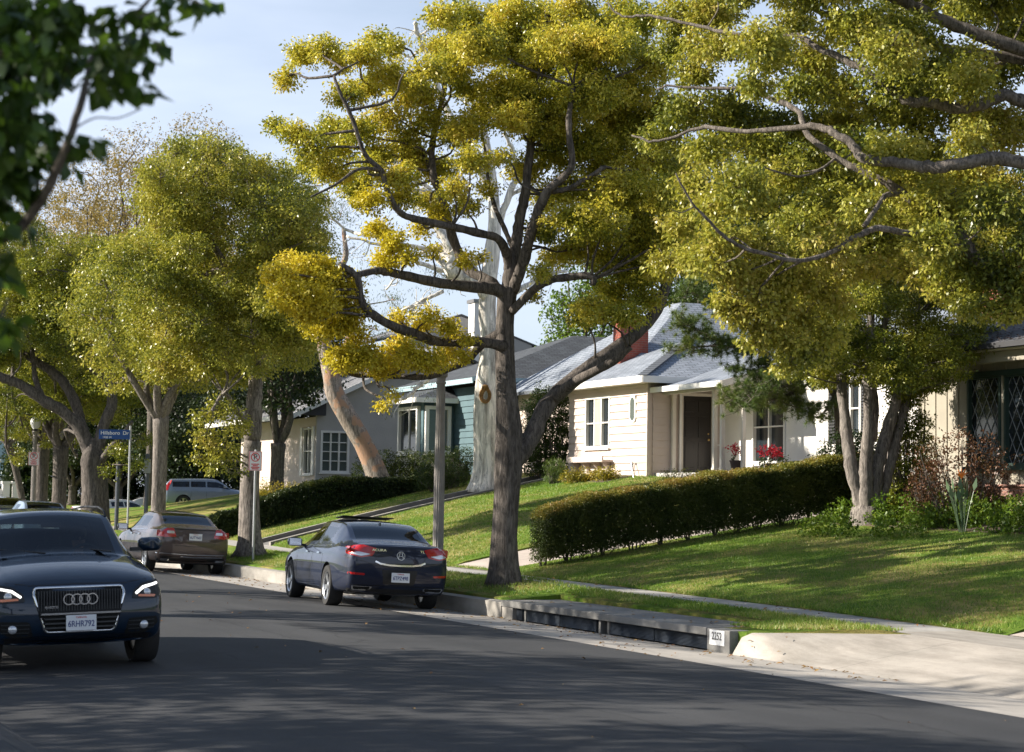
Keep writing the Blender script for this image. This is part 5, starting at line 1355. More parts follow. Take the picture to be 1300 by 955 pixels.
def beige_house():
    H = House('beige_house', 'beige clapboard house with grey roof, red brick chimney and dark front door', 'house', 48.2, 12.0, 2.35)
    Z0 = 2.25
    # street wing
    wall(H, 't', 12.0, 48.2, 53.3, Z0 + .30, 5.16, -1, HM['pink'], [(50.55, 52.15, 3.42, 4.86), (48.86, 49.26, 4.08, 4.80)], 'siding')
    wall(H, 's', 48.2, 12.14, 13.0, Z0 + .30, 5.16, -1, HM['pink'], [], 'siding')
    wall(H, 's', 53.3, 12.0, 20, Z0, 5.16, 1, HM['pink'])
    H.box('foundation', HM['trim'], (11.97, 13.0), (48.17, 53.3), (Z0 - .4, Z0 + .30))
    H.box('corner_board', HM['pink'], (11.955, 12.06), (48.15, 48.20), (Z0 + .30, 5.16))
    window(H, 't', 12.0, 50.60, 52.10, 3.47, 4.81, -1, HM['white'], HM['glass'], (51.12, 51.58), (4.12,))
    cu = MB()
    for k in range(6): cu.bb(H.L(11.985, 51.15 + k * .065, 3.49), H.L(12.015, 51.19 + k * .065, 4.80))
    H.part(cu, 'curtain', HM['curtain'])
    # narrow round-ended window
    fr = MB(); gl = MB(); 
    def octo(r, h, off): return [H.L(12.0 + off, 49.06 + r * math.cos(a), 4.44 + (h if math.sin(a) > 0 else -h) + r * math.sin(a)) for a in [math.pi * 2 * (q + .5) / 12 for q in range(12)]]
    fr.prism(octo(.20, .20, -.05), (.13, 0, 0)); f = H.part(fr, 'round_window', HM['white']); gl.prism(octo(.13, .19, -.056), (.02, 0, 0)); H.part(gl, 'pane', HM['glass2'], f)
    sh = MB(); sh.bb(H.L(11.68, 50.3, 3.0), H.L(11.97, 52.7, 3.06)); sh.bb(H.L(11.64, 50.3, 3.0), H.L(11.68, 52.7, 3.16)); so = H.part(sh, 'flower_shelf', HM['pink'])
    for s_ in (50.45, 51.1, 51.8, 52.5):
        b = MB(); b.prism([H.L(11.97, s_, 2.999), H.L(11.70, s_, 2.999), H.L(11.97, s_, 2.74)], (0, .08, 0)); H.part(b, 'bracket', HM['pink'], so)
    hb = MB(); hb.tube([H.L(11.93, 48.95, 2.62), H.L(11.93, 48.95, 2.95), H.L(11.85, 48.9, 3.0)], .02, 8); hb.tube([H.L(11.86, 48.88, 3.0), H.L(11.80, 48.7, 2.7), H.L(11.78, 48.5, 2.42)], .016, 8); H.part(hb, 'garden_tap', HM['metal'])
    # wing roof (hipped) + main hipped roof + right wing roof
    r1 = roof(H, 'wing_roof', [[(11.55, 53.85, 5.26), (11.55, 47.65, 5.26), (14.65, 50.75, 6.62)], [(11.55, 47.65, 5.26), (18.5, 47.65, 5.26), (18.5, 50.75, 6.62), (14.65, 50.75, 6.62)], [(18.5, 53.85, 5.26), (11.55, 53.85, 5.26), (14.65, 50.75, 6.62), (18.5, 50.75, 6.62)]], HM['roofgrey'])
    fascia(H, [(11.55, 53.85, 5.26), (11.55, 47.65, 5.26), (14.2, 47.65, 5.26)], HM['white'], .17, parent=r1)
    H.box('soffit', HM['trim'], (11.58, 12.0), (47.7, 53.8), (5.10, 5.14)); H.box('soffit', HM['trim'], (12.0, 14.2), (47.7, 48.17), (5.10, 5.14))
    hp = MB()
    for (a, b) in (((11.55, 47.65, 5.28), (14.65, 50.75, 6.65)), ((14.65, 50.75, 6.65), (18.4, 50.75, 6.65))):
        A, B = H.L(*a), H.L(*b); n_ = int((B - A).length / .22)
        for k in range(n_):
            p = A.lerp(B, (k + .5) / n_); d = (B - A).normalized(); q = d.to_track_quat('X', 'Z').to_matrix(); hp.box(p, (.24, .26, .02), q @ Matrix.Rotation(R(4), 3, 'Y'))
    H.part(hp, 'ridge_cap', HM['roofgrey'], r1)
    za = 8.12
    roof(H, 'main_roof', [[(12.25, 59.8, 5.3), (12.25, 50.55, 5.3), (16.5, 54.9, za), (16.5, 55.6, za)], [(12.25, 50.55, 5.3), (24, 50.55, 5.3), (20.5, 54.9, za), (16.5, 54.9, za)], [(24, 59.8, 5.3), (12.25, 59.8, 5.3), (16.5, 55.6, za), (20.5, 55.6, za)], [(24, 50.55, 5.3), (24, 59.8, 5.3), (20.5, 55.6, za), (20.5, 54.9, za)]], HM['roofgrey'])
    roof(H, 'side_wing_roof', [[(13.8, 48.6, 5.42), (13.8, 37.2, 5.42), (18.2, 37.2, 7.2), (18.2, 48.6, 7.2)], [(22.6, 37.2, 5.42), (22.6, 48.6, 5.42), (18.2, 48.6, 7.2), (18.2, 37.2, 7.2)]], HM['roofgrey'])
    wall(H, 't', 12.9, 53.3, 59.3, Z0, 5.3, -1, HM['pink'])
    H.box('rear_body', HM['pink'], (13.5, 22.5), (53.4, 59.3), (Z0, 5.2))
    # chimney
    c = MB(); c.bb(H.L(13.0, 52.0, 5.4), H.L(13.9, 52.5, 7.22)); ch = H.part(c, 'chimney', HM['brick'])
    c = MB(); c.bb(H.L(12.96, 51.96, 7.22), H.L(13.94, 52.54, 7.34)); H.part(c, 'chimney_cap', HM['brick'], ch)
    # recessed door wall facing the viewer
    wall(H, 's', 48.2, 13.0, 14.25, 2.68, 5.16, -1, HM['pink'], [(13.04, 13.98, 2.68, 4.80)])
    fr = MB()
    for a, b, p, q in ((12.98, 13.06, 2.68, 4.88), (13.96, 14.04, 2.68, 4.88), (13.06, 13.96, 4.80, 4.88)): fr.bb(H.L(a, 48.16, p), H.L(b, 48.24, q))
    H.part(fr, 'door_frame', HM['trim'])
    d = MB(); d.bb(H.L(13.06, 48.24, 2.70), H.L(13.96, 48.29, 4.80)); dr = H.part(d, 'front_door', HM['door'])
    pn = MB()
    for a in (13.15, 13.56):
        for p, q in ((2.85, 3.55), (3.68, 4.25), (4.37, 4.68)): pn.box(H.L(a + .155, 48.236, (p + q) / 2), (.31, .02, q - p))
    H.part(pn, 'door_panel', HM['door'], dr, bevel=.008)
    kn = MB(); kn.lathe([(.002, -.05), (.03, -.04), (.03, -.015), (.014, -.005), (.03, 0)], H.L(13.87, 48.22, 3.62), 12, Matrix.Rotation(R(-90), 3, 'X')); H.part(kn, 'door_handle', flat('brass', (.55, .38, .15), .3, 1), dr); kn = MB(); kn.lathe([(.025, -.015), (.025, 0)], H.L(13.87, 48.24, 3.78), 12, Matrix.Rotation(R(-90), 3, 'X')); H.part(kn, 'deadbolt', bpy.data.materials['brass'], dr)
    sl = window(H, 's', 48.2, 14.07, 14.22, 3.5, 4.76, -1, HM['white'], HM['glass'], fw=.03, sill=False, name='side_light')
    # white street wall of the right wing
    wall(H, 't', 14.25, 37.5, 48.06, 2.3, 5.40, -1, HM['whitewall'], [(44.75, 46.45, 2.95, 4.88), (41.2, 42.2, 3.5, 5.0)])
    wall(H, 's', 37.5, 14.39, 22.0, 2.0, 5.4, -1, HM['whitewall']); wg = MB(); wg.prism([H.L(14.25, 37.5, 5.4), H.L(22.1, 37.5, 5.4), H.L(18.2, 37.5, 7.0)], (0, .14, 0)); H.part(wg, 'gable', HM['whitewall'])
    window(H, 't', 14.25, 44.82, 46.38, 3.02, 4.81, -1, HM['white'], HM['glass'], (45.6,), (3.92,))
    window(H, 't', 14.25, 41.25, 42.1, 3.55, 4.95, -1, HM['white'], HM['glass'], (41.68,), (4.25,))
    for s_ in (42.24, 40.75):
        b = MB(); b.bb(H.L(14.19, s_, 3.42), H.L(14.247, s_ + .36, 5.05))
        for k in range(20): b.box(H.L(14.18, s_ + .18, 3.52 + k * .075), (.03, .28, .05), Matrix.Rotation(R(25), 3, 'Y'))
        H.part(b, 'shutter', HM['black'])
    bk = MB(); bk.bb(H.L(14.1, 40.4, 2.78), H.L(14.247, 42.9, 2.98)); H.part(bk, 'brick_ledge', HM['brick'])
    # porch: floor, steps, posts, beam, shed roof
    H.box('porch_floor', HM['concrete'], (12.2, 14.24), (43.9, 48.16), (2.2, 2.68), bevel=.015)
    H.box('porch_step', HM['concrete'], (11.85, 12.195), (45.2, 48.1), (2.2, 2.53), bevel=.01); H.box('porch_step', HM['concrete'], (11.5, 11.845), (45.4, 48.0), (2.1, 2.37), bevel=.01)
    for t_, s_ in ((12.5, 45.35), (12.5, 44.95), (12.86, 44.50), (12.72, 48.08)):
        b = MB(); b.bb(H.L(t_ - .05, s_ - .05, 2.681), H.L(t_ + .05, s_ + .05, 4.80)); b.bb(H.L(t_ - .065, s_ - .065, 2.681), H.L(t_ + .065, s_ + .065, 2.80)); b.bb(H.L(t_ - .065, s_ - .065, 4.72), H.L(t_ + .065, s_ + .065, 4.80)); H.part(b, 'porch_post', HM['trim'])
    H.box('porch_beam', HM['trim'], (12.42, 12.58), (44.4, 48.16), (4.80, 4.95)); H.box('porch_beam', HM['trim'], (12.58, 14.2), (44.4, 44.56), (4.80, 4.95))
    pr = roof(H, 'porch_roof', [[(12.05, 48.17, 4.97), (12.05, 44.2, 4.97), (14.9, 44.2, 5.80), (14.9, 48.17, 5.80)]], HM['roofgrey'])
    fascia(H, [(12.05, 48.17, 4.97), (12.05, 44.2, 4.97)], HM['white'], .13, parent=pr); fascia(H, [(12.05, 44.2, 4.97), (14.9, 44.2, 5.80)], HM['trim'], .16, parent=pr)
    gb = MB(); gb.prism([H.L(12.5, 44.42, 4.951), H.L(14.24, 44.42, 4.951), H.L(14.24, 44.42, 5.48), H.L(12.6, 44.42, 5.0)], (0, .05, 0)); H.part(gb, 'porch_gable', HM['trim'])
    H.box('downpipe', HM['white'], (12.92, 12.98), (48.10, 48.16), (2.55, 5.08))
    fl = H.box('porch_ceiling', HM['trim'], (12.1, 14.24), (44.25, 48.15), (4.955, 4.97))
    return H

def teal_house():
    H = House('teal_house', 'teal clapboard house with dark hipped roof behind the forked tree trunk', 'house', 60, 12, 2.7); Z0 = 2.3
    wall(H, 's', 60.0, 11.95, 22, Z0, 5.75, -1, HM['teal'], [], 'batten'); wall(H, 't', 11.9, 60.0, 67.0, Z0, 5.6, -1, HM['teal'], [], 'siding')
    H.box('corner_board', HM['teallight'], (11.84, 12.02), (59.93, 59.995), (Z0, 5.6)); H.box('corner_board', HM['teallight'], (12.6, 12.75), (59.93, 59.995), (Z0, 5.6))
    H.box('downpipe', HM['white'], (13.5, 13.6), (59.84, 59.93), (2.6, 5.6))
    g = MB(); g.bb(H.L(11.3, 59.26, 5.70), H.L(22.4, 59.36, 5.84)); H.part(g, 'gutter', HM['teallight'])
    r = roof(H, 'roof', [[(11.35, 67.4, 5.80), (11.35, 59.35, 5.80), (16.6, 63.1, 7.66), (16.6, 63.6, 7.66)], [(11.35, 59.35, 5.80), (22.5, 59.35, 5.80), (19, 63.1, 7.66), (16.6, 63.1, 7.66)], [(22.5, 59.35, 5.8), (22.5, 67.4, 5.8), (19, 63.6, 7.66), (19, 63.1, 7.66)], [(22.5, 67.4, 5.8), (11.35, 67.4, 5.8), (16.6, 63.6, 7.66), (19, 63.6, 7.66)]], HM['roofdark'])
    fascia(H, [(11.35, 67.4, 5.80), (11.35, 59.35, 5.80)], HM['teallight'], .16, parent=r)
    H.box('bay_base', HM['stone'], (10.72, 11.88), (62.35, 64.9), (2.2, 3.30)); H.box('bay_wall', HM['teal'], (10.78, 11.88), (62.42, 64.85), (3.301, 5.15))
    window(H, 's', 62.41, 10.95, 11.62, 3.52, 4.88, -1, HM['white'], HM['glass2'], fw=.12, proud=.12)
    window(H, 't', 10.775, 62.8, 64.5, 3.52, 4.88, -1, HM['white'], HM['glass'], (63.65,), fw=.12, proud=.12)
    rb = roof(H, 'bay_roof', [[(10.35, 65.2, 5.24), (10.35, 62.0, 5.24), (11.88, 62.9, 5.78), (11.88, 64.4, 5.78)], [(10.35, 62.0, 5.24), (11.88, 62.0, 5.24), (11.88, 62.9, 5.78)]], HM['roofdark'])
    fascia(H, [(10.35, 65.2, 5.24), (10.35, 62.0, 5.24), (11.88, 62.0, 5.24)], HM['white'], .15, parent=rb)
    # low stone pier by the entrance
    H.box('stone_pier', HM['stone'], (10.9, 11.8), (61.2, 61.9), (2.3, 3.1))
    return H

def grey_house():
    H = House('grey_house', 'grey stucco house with long gable roof behind the leaning tree', 'house', 78.3, 12, 2.4); Z0 = 1.8
    wall(H, 's', 78.3, 12.0, 24, Z0, 5.2, -1, HM['grey'], [(12.22, 13.38, 2.94, 4.6)])
    wall(H, 't', 12.0, 78.44, 90, Z0, 5.2, -1, HM['pink'], [(78.8, 80.0, 2.8, 4.8)])
    g = MB(); g.prism([H.L(12.0, 78.3, 5.2), H.L(24, 78.3, 5.2), H.L(24, 78.3, 5.3), H.L(17.4, 78.3, 8.28), H.L(12.0, 78.3, 5.66)], (0, .14, 0)); H.part(g, 'gable', HM['grey'])
    window(H, 's', 78.3, 12.27, 13.33, 3.0, 4.55, -1, HM['white'], HM['glass2'], (12.62, 12.98), (3.4, 3.78, 4.16), fw=.09)
    window(H, 't', 12.0, 78.85, 79.95, 2.9, 4.7, -1, HM['white'], HM['glass'], (79.4,), (3.8,))
    for s_ in (78.5, 80.1): H.box('shutter', HM['white'], (11.93, 11.995), (s_, s_ + .3), (2.8, 4.8))
    r = roof(H, 'roof', [[(10.8, 92, 5.25), (10.8, 77.9, 5.25), (17.4, 77.9, 8.42), (17.4, 92, 8.42)], [(24.2, 77.9, 5.25), (24.2, 92, 5.25), (17.4, 92, 8.42), (17.4, 77.9, 8.42)]], HM['rooflight'])
    fascia(H, [(10.8, 77.9, 5.25), (17.4, 77.9, 8.42)], HM['white'], .2, .05, parent=r); fascia(H, [(10.8, 92, 5.25), (10.8, 77.9, 5.25)], HM['white'], .18, parent=r)
    hp = MB(); hp.prism([H.L(10.8, 78.0, 5.24), H.L(12.3, 78.0, 5.24), H.L(12.3, 78.0, 5.9)], (0, .2, 0)); H.part(hp, 'eave_return', HM['roofmid'], r)
    v = MB(); v.lathe([(.16, 6.2), (.16, 6.9), (.24, 6.92), (.24, 7.02), (.18, 7.05), (.18, 7.2), (.25, 7.22), (.22, 7.3), (.002, 7.34)], H.L(13.7, 81, 0) , 16); H.part(v, 'roof_vent', HM['metal'])
    # upper storey set back
    wall(H, 's', 84.0, 17.0, 24.0, 5.0, 9.1, -1, HM['grey'], [(20.4, 21.25, 7.45, 8.4)])
    g = MB(); g.prism([H.L(17, 84.0, 9.1), H.L(24, 84.0, 9.1), H.L(20.5, 84.0, 10.2)], (0, .14, 0)); H.part(g, 'upper_gable', HM['grey'])
    window(H, 's', 77.9, 18.95, 19.75, 7.15, 8.05, -1, HM['white'], HM['glass'], (19.35,), ()) if False else None
    window(H, 's', 84.0, 20.45, 21.2, 7.5, 8.35, -1, HM['white'], HM['glass'], (20.82,), ())
    roof(H, 'upper_roof', [[(16.8, 83.98, 9.05), (16.6, 92, 9.0), (20.5, 92, 10.32), (20.5, 83.98, 10.32)], [(24.4, 92, 9.0), (24.4, 83.98, 9.0), (20.5, 83.98, 10.32), (20.5, 92, 10.32)]], HM['rooflight'])
    c = MB(); c.bb(H.L(20.65, 82.8, 7.0), H.L(21.2, 83.5, 10.75)); ch = H.part(c, 'chimney', HM['whitewall']); c = MB(); c.bb(H.L(20.58, 82.72, 10.75), H.L(21.27, 83.58, 10.9)); H.part(c, 'chimney_cap', HM['metal'], ch)
    return H

def right_house():
    H = House('cream_house', 'cream board house with leaded diamond-pane windows at the right edge', 'house', 30, 12, 1.75); Z0 = 1.4
    ops = [(32.66, 33.72, 2.72, 4.5), (31.3, 32.5, 2.72, 4.5), (29.9, 31.1, 2.72, 4.5), (26, 27.6, 2.9, 4.4)]
    wall(H, 't', 12.0, 22, 35.5, 2.34, 4.98, -1, HM['tan'], ops, 'batten'); wall(H, 's', 35.5, 12.0, 22, 1.4, 4.98, 1, HM['tan'])
    wall(H, 's', 22.0, 12.14, 22, 1.4, 4.98, -1, HM['tan'])
    wall(H, 't', 11.86, 22, 34.0, Z0, 2.30, -1, HM['brickpink'], name='brick_base'); H.box('brick_cap', HM['brickpink'], (11.80, 12.0), (22, 34.05), (2.30, 2.338))
    H.box('foundation', HM['tan'], (12.0, 12.14), (34.0, 35.5), (Z0, 2.338))
    for i, (a, b, p, q) in enumerate(ops[:3]):
        window(H, 't', 12.0, a + .04, b - .04, p + .04, q - .04, -1, HM['green'], HM['glass'], fw=.06, lattice=.26, sill=False)
    window(H, 't', 12.0, 26.1, 27.5, 3.0, 4.3, -1, HM['green'], HM['glass'], (26.8,), ())
    H.box('window_sill', HM['green'], (11.88, 12.0), (29.8, 33.8), (2.62, 2.70)); H.box('window_head', HM['green'], (11.90, 12.0), (29.8, 33.8), (4.50, 4.60))
    H.box('eave_beam', HM['tan'], (11.5, 11.7), (21.4, 35.95), (4.72, 4.92))
    H.box('soffit', HM['trim'], (11.35, 12.0), (21.4, 36.0), (4.93, 4.96))
    r = roof(H, 'roof', [[(11.2, 36.3, 5.06), (11.2, 21.2, 5.06), (16.8, 25.0, 7.25), (16.8, 32.4, 7.25)], [(22.4, 36.3, 5.06), (11.2, 36.3, 5.06), (16.8, 32.4, 7.25)], [(22.4, 21.2, 5.06), (22.4, 36.3, 5.06), (16.8, 32.4, 7.25), (16.8, 25.0, 7.25)], [(11.2, 21.2, 5.06), (22.4, 21.2, 5.06), (16.8, 25, 7.25)]], HM['roofmid'])
    rn = random.Random(4); lf = MB()
    for q in range(900):
        s_ = rn.uniform(22, 36); u = rn.random() ** 2 * .9; p = H.L(11.2 + u, s_, 5.075 + u * .39 + rn.random() * .03); a = rn.random() * 6.28; k = rn.uniform(.03, .05)
        lf.poly([p + Vector((k * math.cos(a + j * 1.57) * (1 if j % 2 else .6), k * math.sin(a + j * 1.57) * (1 if j % 2 else .6), .012 * (j % 2))) for j in range(4)])
    tag(H.part(lf, 'roof_litter', mat('dead_leaf', (.10, .045, .03), (.16, .08, .04), 20, .9, 0), r), kind='stuff')
    c = MB(); c.bb(H.L(15.6, 37.4, 1.5), H.L(16.7, 38.4, 7.35)); ch = H.part(c, 'chimney', HM['brick'])
    c = MB(); c.bb(H.L(15.55, 37.35, 7.35), H.L(16.75, 38.45, 7.47)); H.part(c, 'chimney_cap', HM['brick'], ch)
    H.box('rear_wing', HM['tan'], (17.0, 23), (35.7, 39), (1.4, 5.0))
    return H

def far_house():
    H = House('far_house', 'pale blue-grey house with a gridded window at the far left edge', 'house', 150, 9, 1.0)
    wall(H, 's', 150, -4, 10.6, .6, 8.2, -1, HM['teallight'], [(7.2, 9.6, 4.6, 6.4)]); wall(H, 't', 10.6, 150.14, 160, .6, 8.2, 1, HM['teallight'])
    window(H, 's', 150, 7.3, 9.5, 4.7, 6.3, -1, HM['white'], HM['glass'], (7.85, 8.4, 8.95), (5.5,), fw=.14)
    H.box('lower_wall', HM['white'], (-4, 10.65), (149.7, 149.99), (.6, 3.2))
    roof(H, 'roof', [[(-4.6, 149.4, 8.2), (11.2, 149.4, 8.2), (7, 155, 10.4), (0, 155, 10.4)], [(11.2, 149.4, 8.2), (11.2, 160.6, 8.2), (7, 155, 10.4)], [(11.2, 160.6, 8.2), (-4.6, 160.6, 8.2), (0, 155, 10.4), (7, 155, 10.4)]], HM['roofmid'])
    g = thing('garden_gate', 'white garden wall with square posts at the far left edge below the blue-grey house', 'gate', W(101, 3.0, terr(101, 3.0)), TH)
    for x in (-1.4, .05, .55): 
        b = MB(); b.bb((x - .17, -.17, 0), (x + .17, .17, 1.55)); b.bb((x - .22, -.22, 1.55), (x + .22, .22, 1.68)); b.build('post', HM['white'], g)
    b = MB(); b.bb((-1.22, -.05, .1), (-.13, .05, 1.3)); b.build('panel', HM['white'], g)

def make_houses():
    init_house_mats()
    beige_house(); teal_house(); grey_house(); right_house(); far_house()
# ------------------------------------------------------------------ ground, kerb, lawns
GM = {}
def init_ground_mats():
    m, nt, b = nodes_of('asphalt'); v = coords(nt, 'Object'); 
    n1 = noise_t(nt, v, .35, 4, .6); n2 = noise_t(nt, v, 90, 3, .7); n3 = noise_t(nt, coords(nt, 'Object', (1, .06, 1)), 1.3, 5, .6)
    c = ramp(nt, n1, [(.3, (.034, .036, .040)), (.7, (.050, .051, .054))])
    c = mix(nt, .55, c, ramp(nt, n3, [(.3, (.6, .6, .6)), (.7, (1.45, 1.42, 1.38))]), 'MULTIPLY')
    c = mix(nt, .8, c, ramp(nt, n2, [(.35, (.6, .6, .6)), (.7, (1.5, 1.5, 1.5))]), 'MULTIPLY')
    vo = nt.nodes.new('ShaderNodeTexVoronoi'); vo.feature = 'DISTANCE_TO_EDGE'; vo.inputs['Scale'].default_value = .22
    wv = nt.nodes.new('ShaderNodeMix'); wv.data_type = 'VECTOR'; wv.inputs[0].default_value = .35
    nn = nt.nodes.new('ShaderNodeTexNoise'); nn.inputs['Scale'].default_value = 1.2; nt.links.new(v, nn.inputs['Vector']); nt.links.new(v, wv.inputs[4]); nt.links.new(nn.outputs[1], wv.inputs[5]); nt.links.new(wv.outputs[1], vo.inputs['Vector'])
    c = mix(nt, ramp(nt, vo.outputs[0], [(0, (.7, .7, .7)), (.004, (0, 0, 0))]), c, (.015, .015, .016))
    # sealed seams and oil drips
    oil = ramp(nt, noise_t(nt, coords(nt, 'Object', (1, .35, 1)), .8, 2, .4), [(.62, (0, 0, 0)), (.72, (.6, .6, .6))]); c = mix(nt, oil, c, (.018, .018, .020))
    sp = nt.nodes.new('ShaderNodeSeparateXYZ'); wob = nt.nodes.new('ShaderNodeVectorMath'); wob.operation = 'MULTIPLY_ADD'; wob.inputs[1].default_value = (.35, .35, 0); nt.links.new(nn.outputs[1], wob.inputs[0]); nt.links.new(v, wob.inputs[2]); nt.links.new(wob.outputs[0], sp.inputs[0])
    for comp, per_ in ((0, 3.1), (1, 11.0)):
        pp_ = N(nt, 'ShaderNodeMath', operation='PINGPONG'); pp_.inputs[1].default_value = per_; nt.links.new(sp.outputs[comp], pp_.inputs[0])
        c = mix(nt, ramp(nt, pp_.outputs[0], [(0, (.85, .85, .85)), (.018, (0, 0, 0))]), c, (.014, .014, .015))
    nt.links.new(c, b.inputs['Base Color']); b.inputs['Roughness'].default_value = .82; b.inputs['Specular IOR Level'].default_value = .35
    bump(nt, b, n2, .5, .006); GM['asphalt'] = m
    def concrete(name, c1, c2, stain=.5, joint=None):
        m, nt, b = nodes_of(name); v = coords(nt, 'Object')
        c = ramp(nt, noise_t(nt, v, .9, 6, .65), [(.3, c1), (.7, c2)])
        c = mix(nt, stain, c, ramp(nt, noise_t(nt, coords(nt, 'Object', (1, .25, 1)), 2.4, 6, .7), [(.35, (.62, .6, .57)), (.6, (1.08, 1.06, 1.04))]), 'MULTIPLY')
        c = mix(nt, .5, c, ramp(nt, noise_t(nt, v, 70, 3, .7), [(.3, (.8, .8, .8)), (.7, (1.15, 1.15, 1.15))]), 'MULTIPLY')
        if joint:
            sp = nt.nodes.new('ShaderNodeSeparateXYZ'); nt.links.new(v, sp.inputs[0])
            a = N(nt, 'ShaderNodeMath', operation='PINGPONG'); a.inputs[1].default_value = joint / 2; nt.links.new(sp.outputs[1], a.inputs[0])
            c = mix(nt, ramp(nt, a.outputs[0], [(0, (.75, .75, .75)), (.012, (0, 0, 0))]), c, tuple(k * .3 for k in c1))
        nt.links.new(c, b.inputs['Base Color']); b.inputs['Roughness'].default_value = .88; bump(nt, b, noise_t(nt, v, 50, 4), .35, .004); return m
    GM['gutter'] = concrete('gutter_concrete', (.44, .41, .37), (.33, .31, .285), .6, 4.5)
    GM['kerb'] = concrete('kerb_concrete', (.36, .34, .31), (.24, .23, .21), .8, 3.2)
    GM['slab'] = concrete('drain_concrete', (.25, .245, .235), (.17, .17, .165), .8)
    GM['walk'] = concrete('pavement_concrete', (.42, .40, .37), (.33, .32, .30), .5, 1.5)
    GM['apron'] = concrete('driveway_concrete', (.42, .385, .345), (.30, .28, .25), .85, 3.1)
    GM['path'] = concrete('pinkish_path_concrete', (.50, .43, .38), (.40, .35, .31), .5, 1.6)
    m, nt, b = nodes_of('lawn'); v = coords(nt, 'Object')
    c = ramp(nt, noise_t(nt, v, .55, 5, .65), [(.28, (.08, .165, .014)), (.46, (.12, .205, .024)), (.57, (.24, .225, .07)), (.70, (.38, .32, .15))])
    c2 = ramp(nt, noise_t(nt, coords(nt, 'Object', (1.6, .35, 1)), 4.5, 5, .7), [(.3, (.55, .6, .5)), (.7, (1.35, 1.25, 1.2))])
    c = mix(nt, .8, c, c2, 'MULTIPLY'); c = mix(nt, .7, c, ramp(nt, noise_t(nt, v, 60, 4, .7), [(.3, (.5, .5, .45)), (.7, (1.5, 1.45, 1.3))]), 'MULTIPLY')
    nt.links.new(c, b.inputs['Base Color']); b.inputs['Roughness'].default_value = .9; b.inputs['Specular IOR Level'].default_value = .2
    bump(nt, b, noise_t(nt, v, 45, 4, .7), 1.0, .03); GM['lawn'] = m
    GM['blade'] = leaf_mat('grass_blade', [(.07, .16, .014), (.12, .23, .022), (.19, .30, .04), (.33, .35, .10), (.48, .43, .21)], .6, .4)
    GM['soil'] = mat('soil', (.075, .052, .035), (.12, .085, .06), 4, .95, .9, .03, 25)
    GM['yard'] = mat('yard_ground', (.10, .10, .05), (.16, .13, .08), .6, .95, .8, .03, 20)
    GM['louvre'] = mat('louvre_metal', (.10, .12, .15), (.05, .06, .075), 3, .45, .2, .002, 40, .6)
    GM['litter'] = leaf_mat('fallen_leaf', [(.12, .055, .02), (.26, .13, .04), (.38, .24, .08), (.20, .07, .03)], 3, .1)

def strip_sheet(name, m, t0, t1, s0, s1, zf, ds=.6, dt=.4, skirt=.0, label=None, parent=None, kind='structure'):
    """grid surface in street coordinates; s0/s1 may be functions of t"""
    f0 = s0 if callable(s0) else (lambda t: s0); f1 = s1 if callable(s1) else (lambda t: s1)
    L = max(abs(f1(t0) - f0(t0)), abs(f1(t1) - f0(t1))); nu = max(1, int(L / ds)); nv = max(1, int(abs(t1 - t0) / dt)); mb = MB()
    o = Vector((t0, f0(t0), 0))
    for j in range(nv + 1):
        t = t0 + (t1 - t0) * j / nv
        for i in range(nu + 1):
            s = f0(t) + (f1(t) - f0(t)) * i / nu; mb.v.append((t - o.x, s - o.y, zf(s, t)))
    for j in range(nv):
        for i in range(nu):
            a = j * (nu + 1) + i; mb.face((a, a + nu + 1, a + nu + 2, a + 1))
    if skirt:
        bd = [i for i in range(nu + 1)] + [j * (nu + 1) + nu for j in range(1, nv + 1)] + [nv * (nu + 1) + i for i in range(nu - 1, -1, -1)] + [j * (nu + 1) for j in range(nv - 1, 0, -1)]
        b = len(mb.v); mb.v += [(mb.v[k][0], mb.v[k][1], mb.v[k][2] - skirt) for k in bd]; n = len(bd)
        for k in range(n): q = (k + 1) % n; mb.face((bd[k], bd[q], b + q, b + k))
    ob = mb.build(name, m, parent, smooth=not skirt, auto=None)
    ob.location = W(o.y, o.x, 0); ob.rotation_euler = (0, 0, TH)
    if kind and parent is None: tag(ob, kind=kind)
    return ob

def apron_z(s, t):
    z = .004 + (side_z(s) - .004) * min(1, max(0, t / 1.7)) ** .9; k = min(1, max(0, (s - SB(t) + 1.1) / 1.05))
    return z + (max(z, terr(s, max(t, .02))) - z) * k * min(1, (t + .02) / .12)
SB = lambda t: 21.9 - .75 * min(t, 1.75)

def grass_blades(area, n, seed, ln=.045, wd=.010, lift=.04):
    """area: (t0,t1,s0,s1) ; returns arrays"""
    rng = np.random.default_rng(seed); t = rng.uniform(area[0], area[1], n); s = rng.uniform(area[2], area[3], n)
    if len(area) > 4:
        k = np.array([area[4](a, b) for a, b in zip(s, t)]); t, s = t[k], s[k]; n = len(t)
    z = np.array([terr(a, b) for a, b in zip(s, t)]) + lift
    X = NX * (t + CC) + DX * s; Y = NY * (t + CC) + DY * s; P = np.stack([X, Y, z], 1)
    d = rng.normal(size=(n, 3)) * .5; d[:, 2] = 1; d /= np.linalg.norm(d, axis=1, keepdims=True)
    a = rng.random(n) * 6.28; sd = np.stack([np.cos(a), np.sin(a), np.zeros(n)], 1) * wd / 2
    L = ln * (.6 + .8 * rng.random(n))[:, None]
    return np.stack([P - sd, P + sd, P + d * L], 1).reshape(-1, 3), np.repeat(rng.random(n), 3)

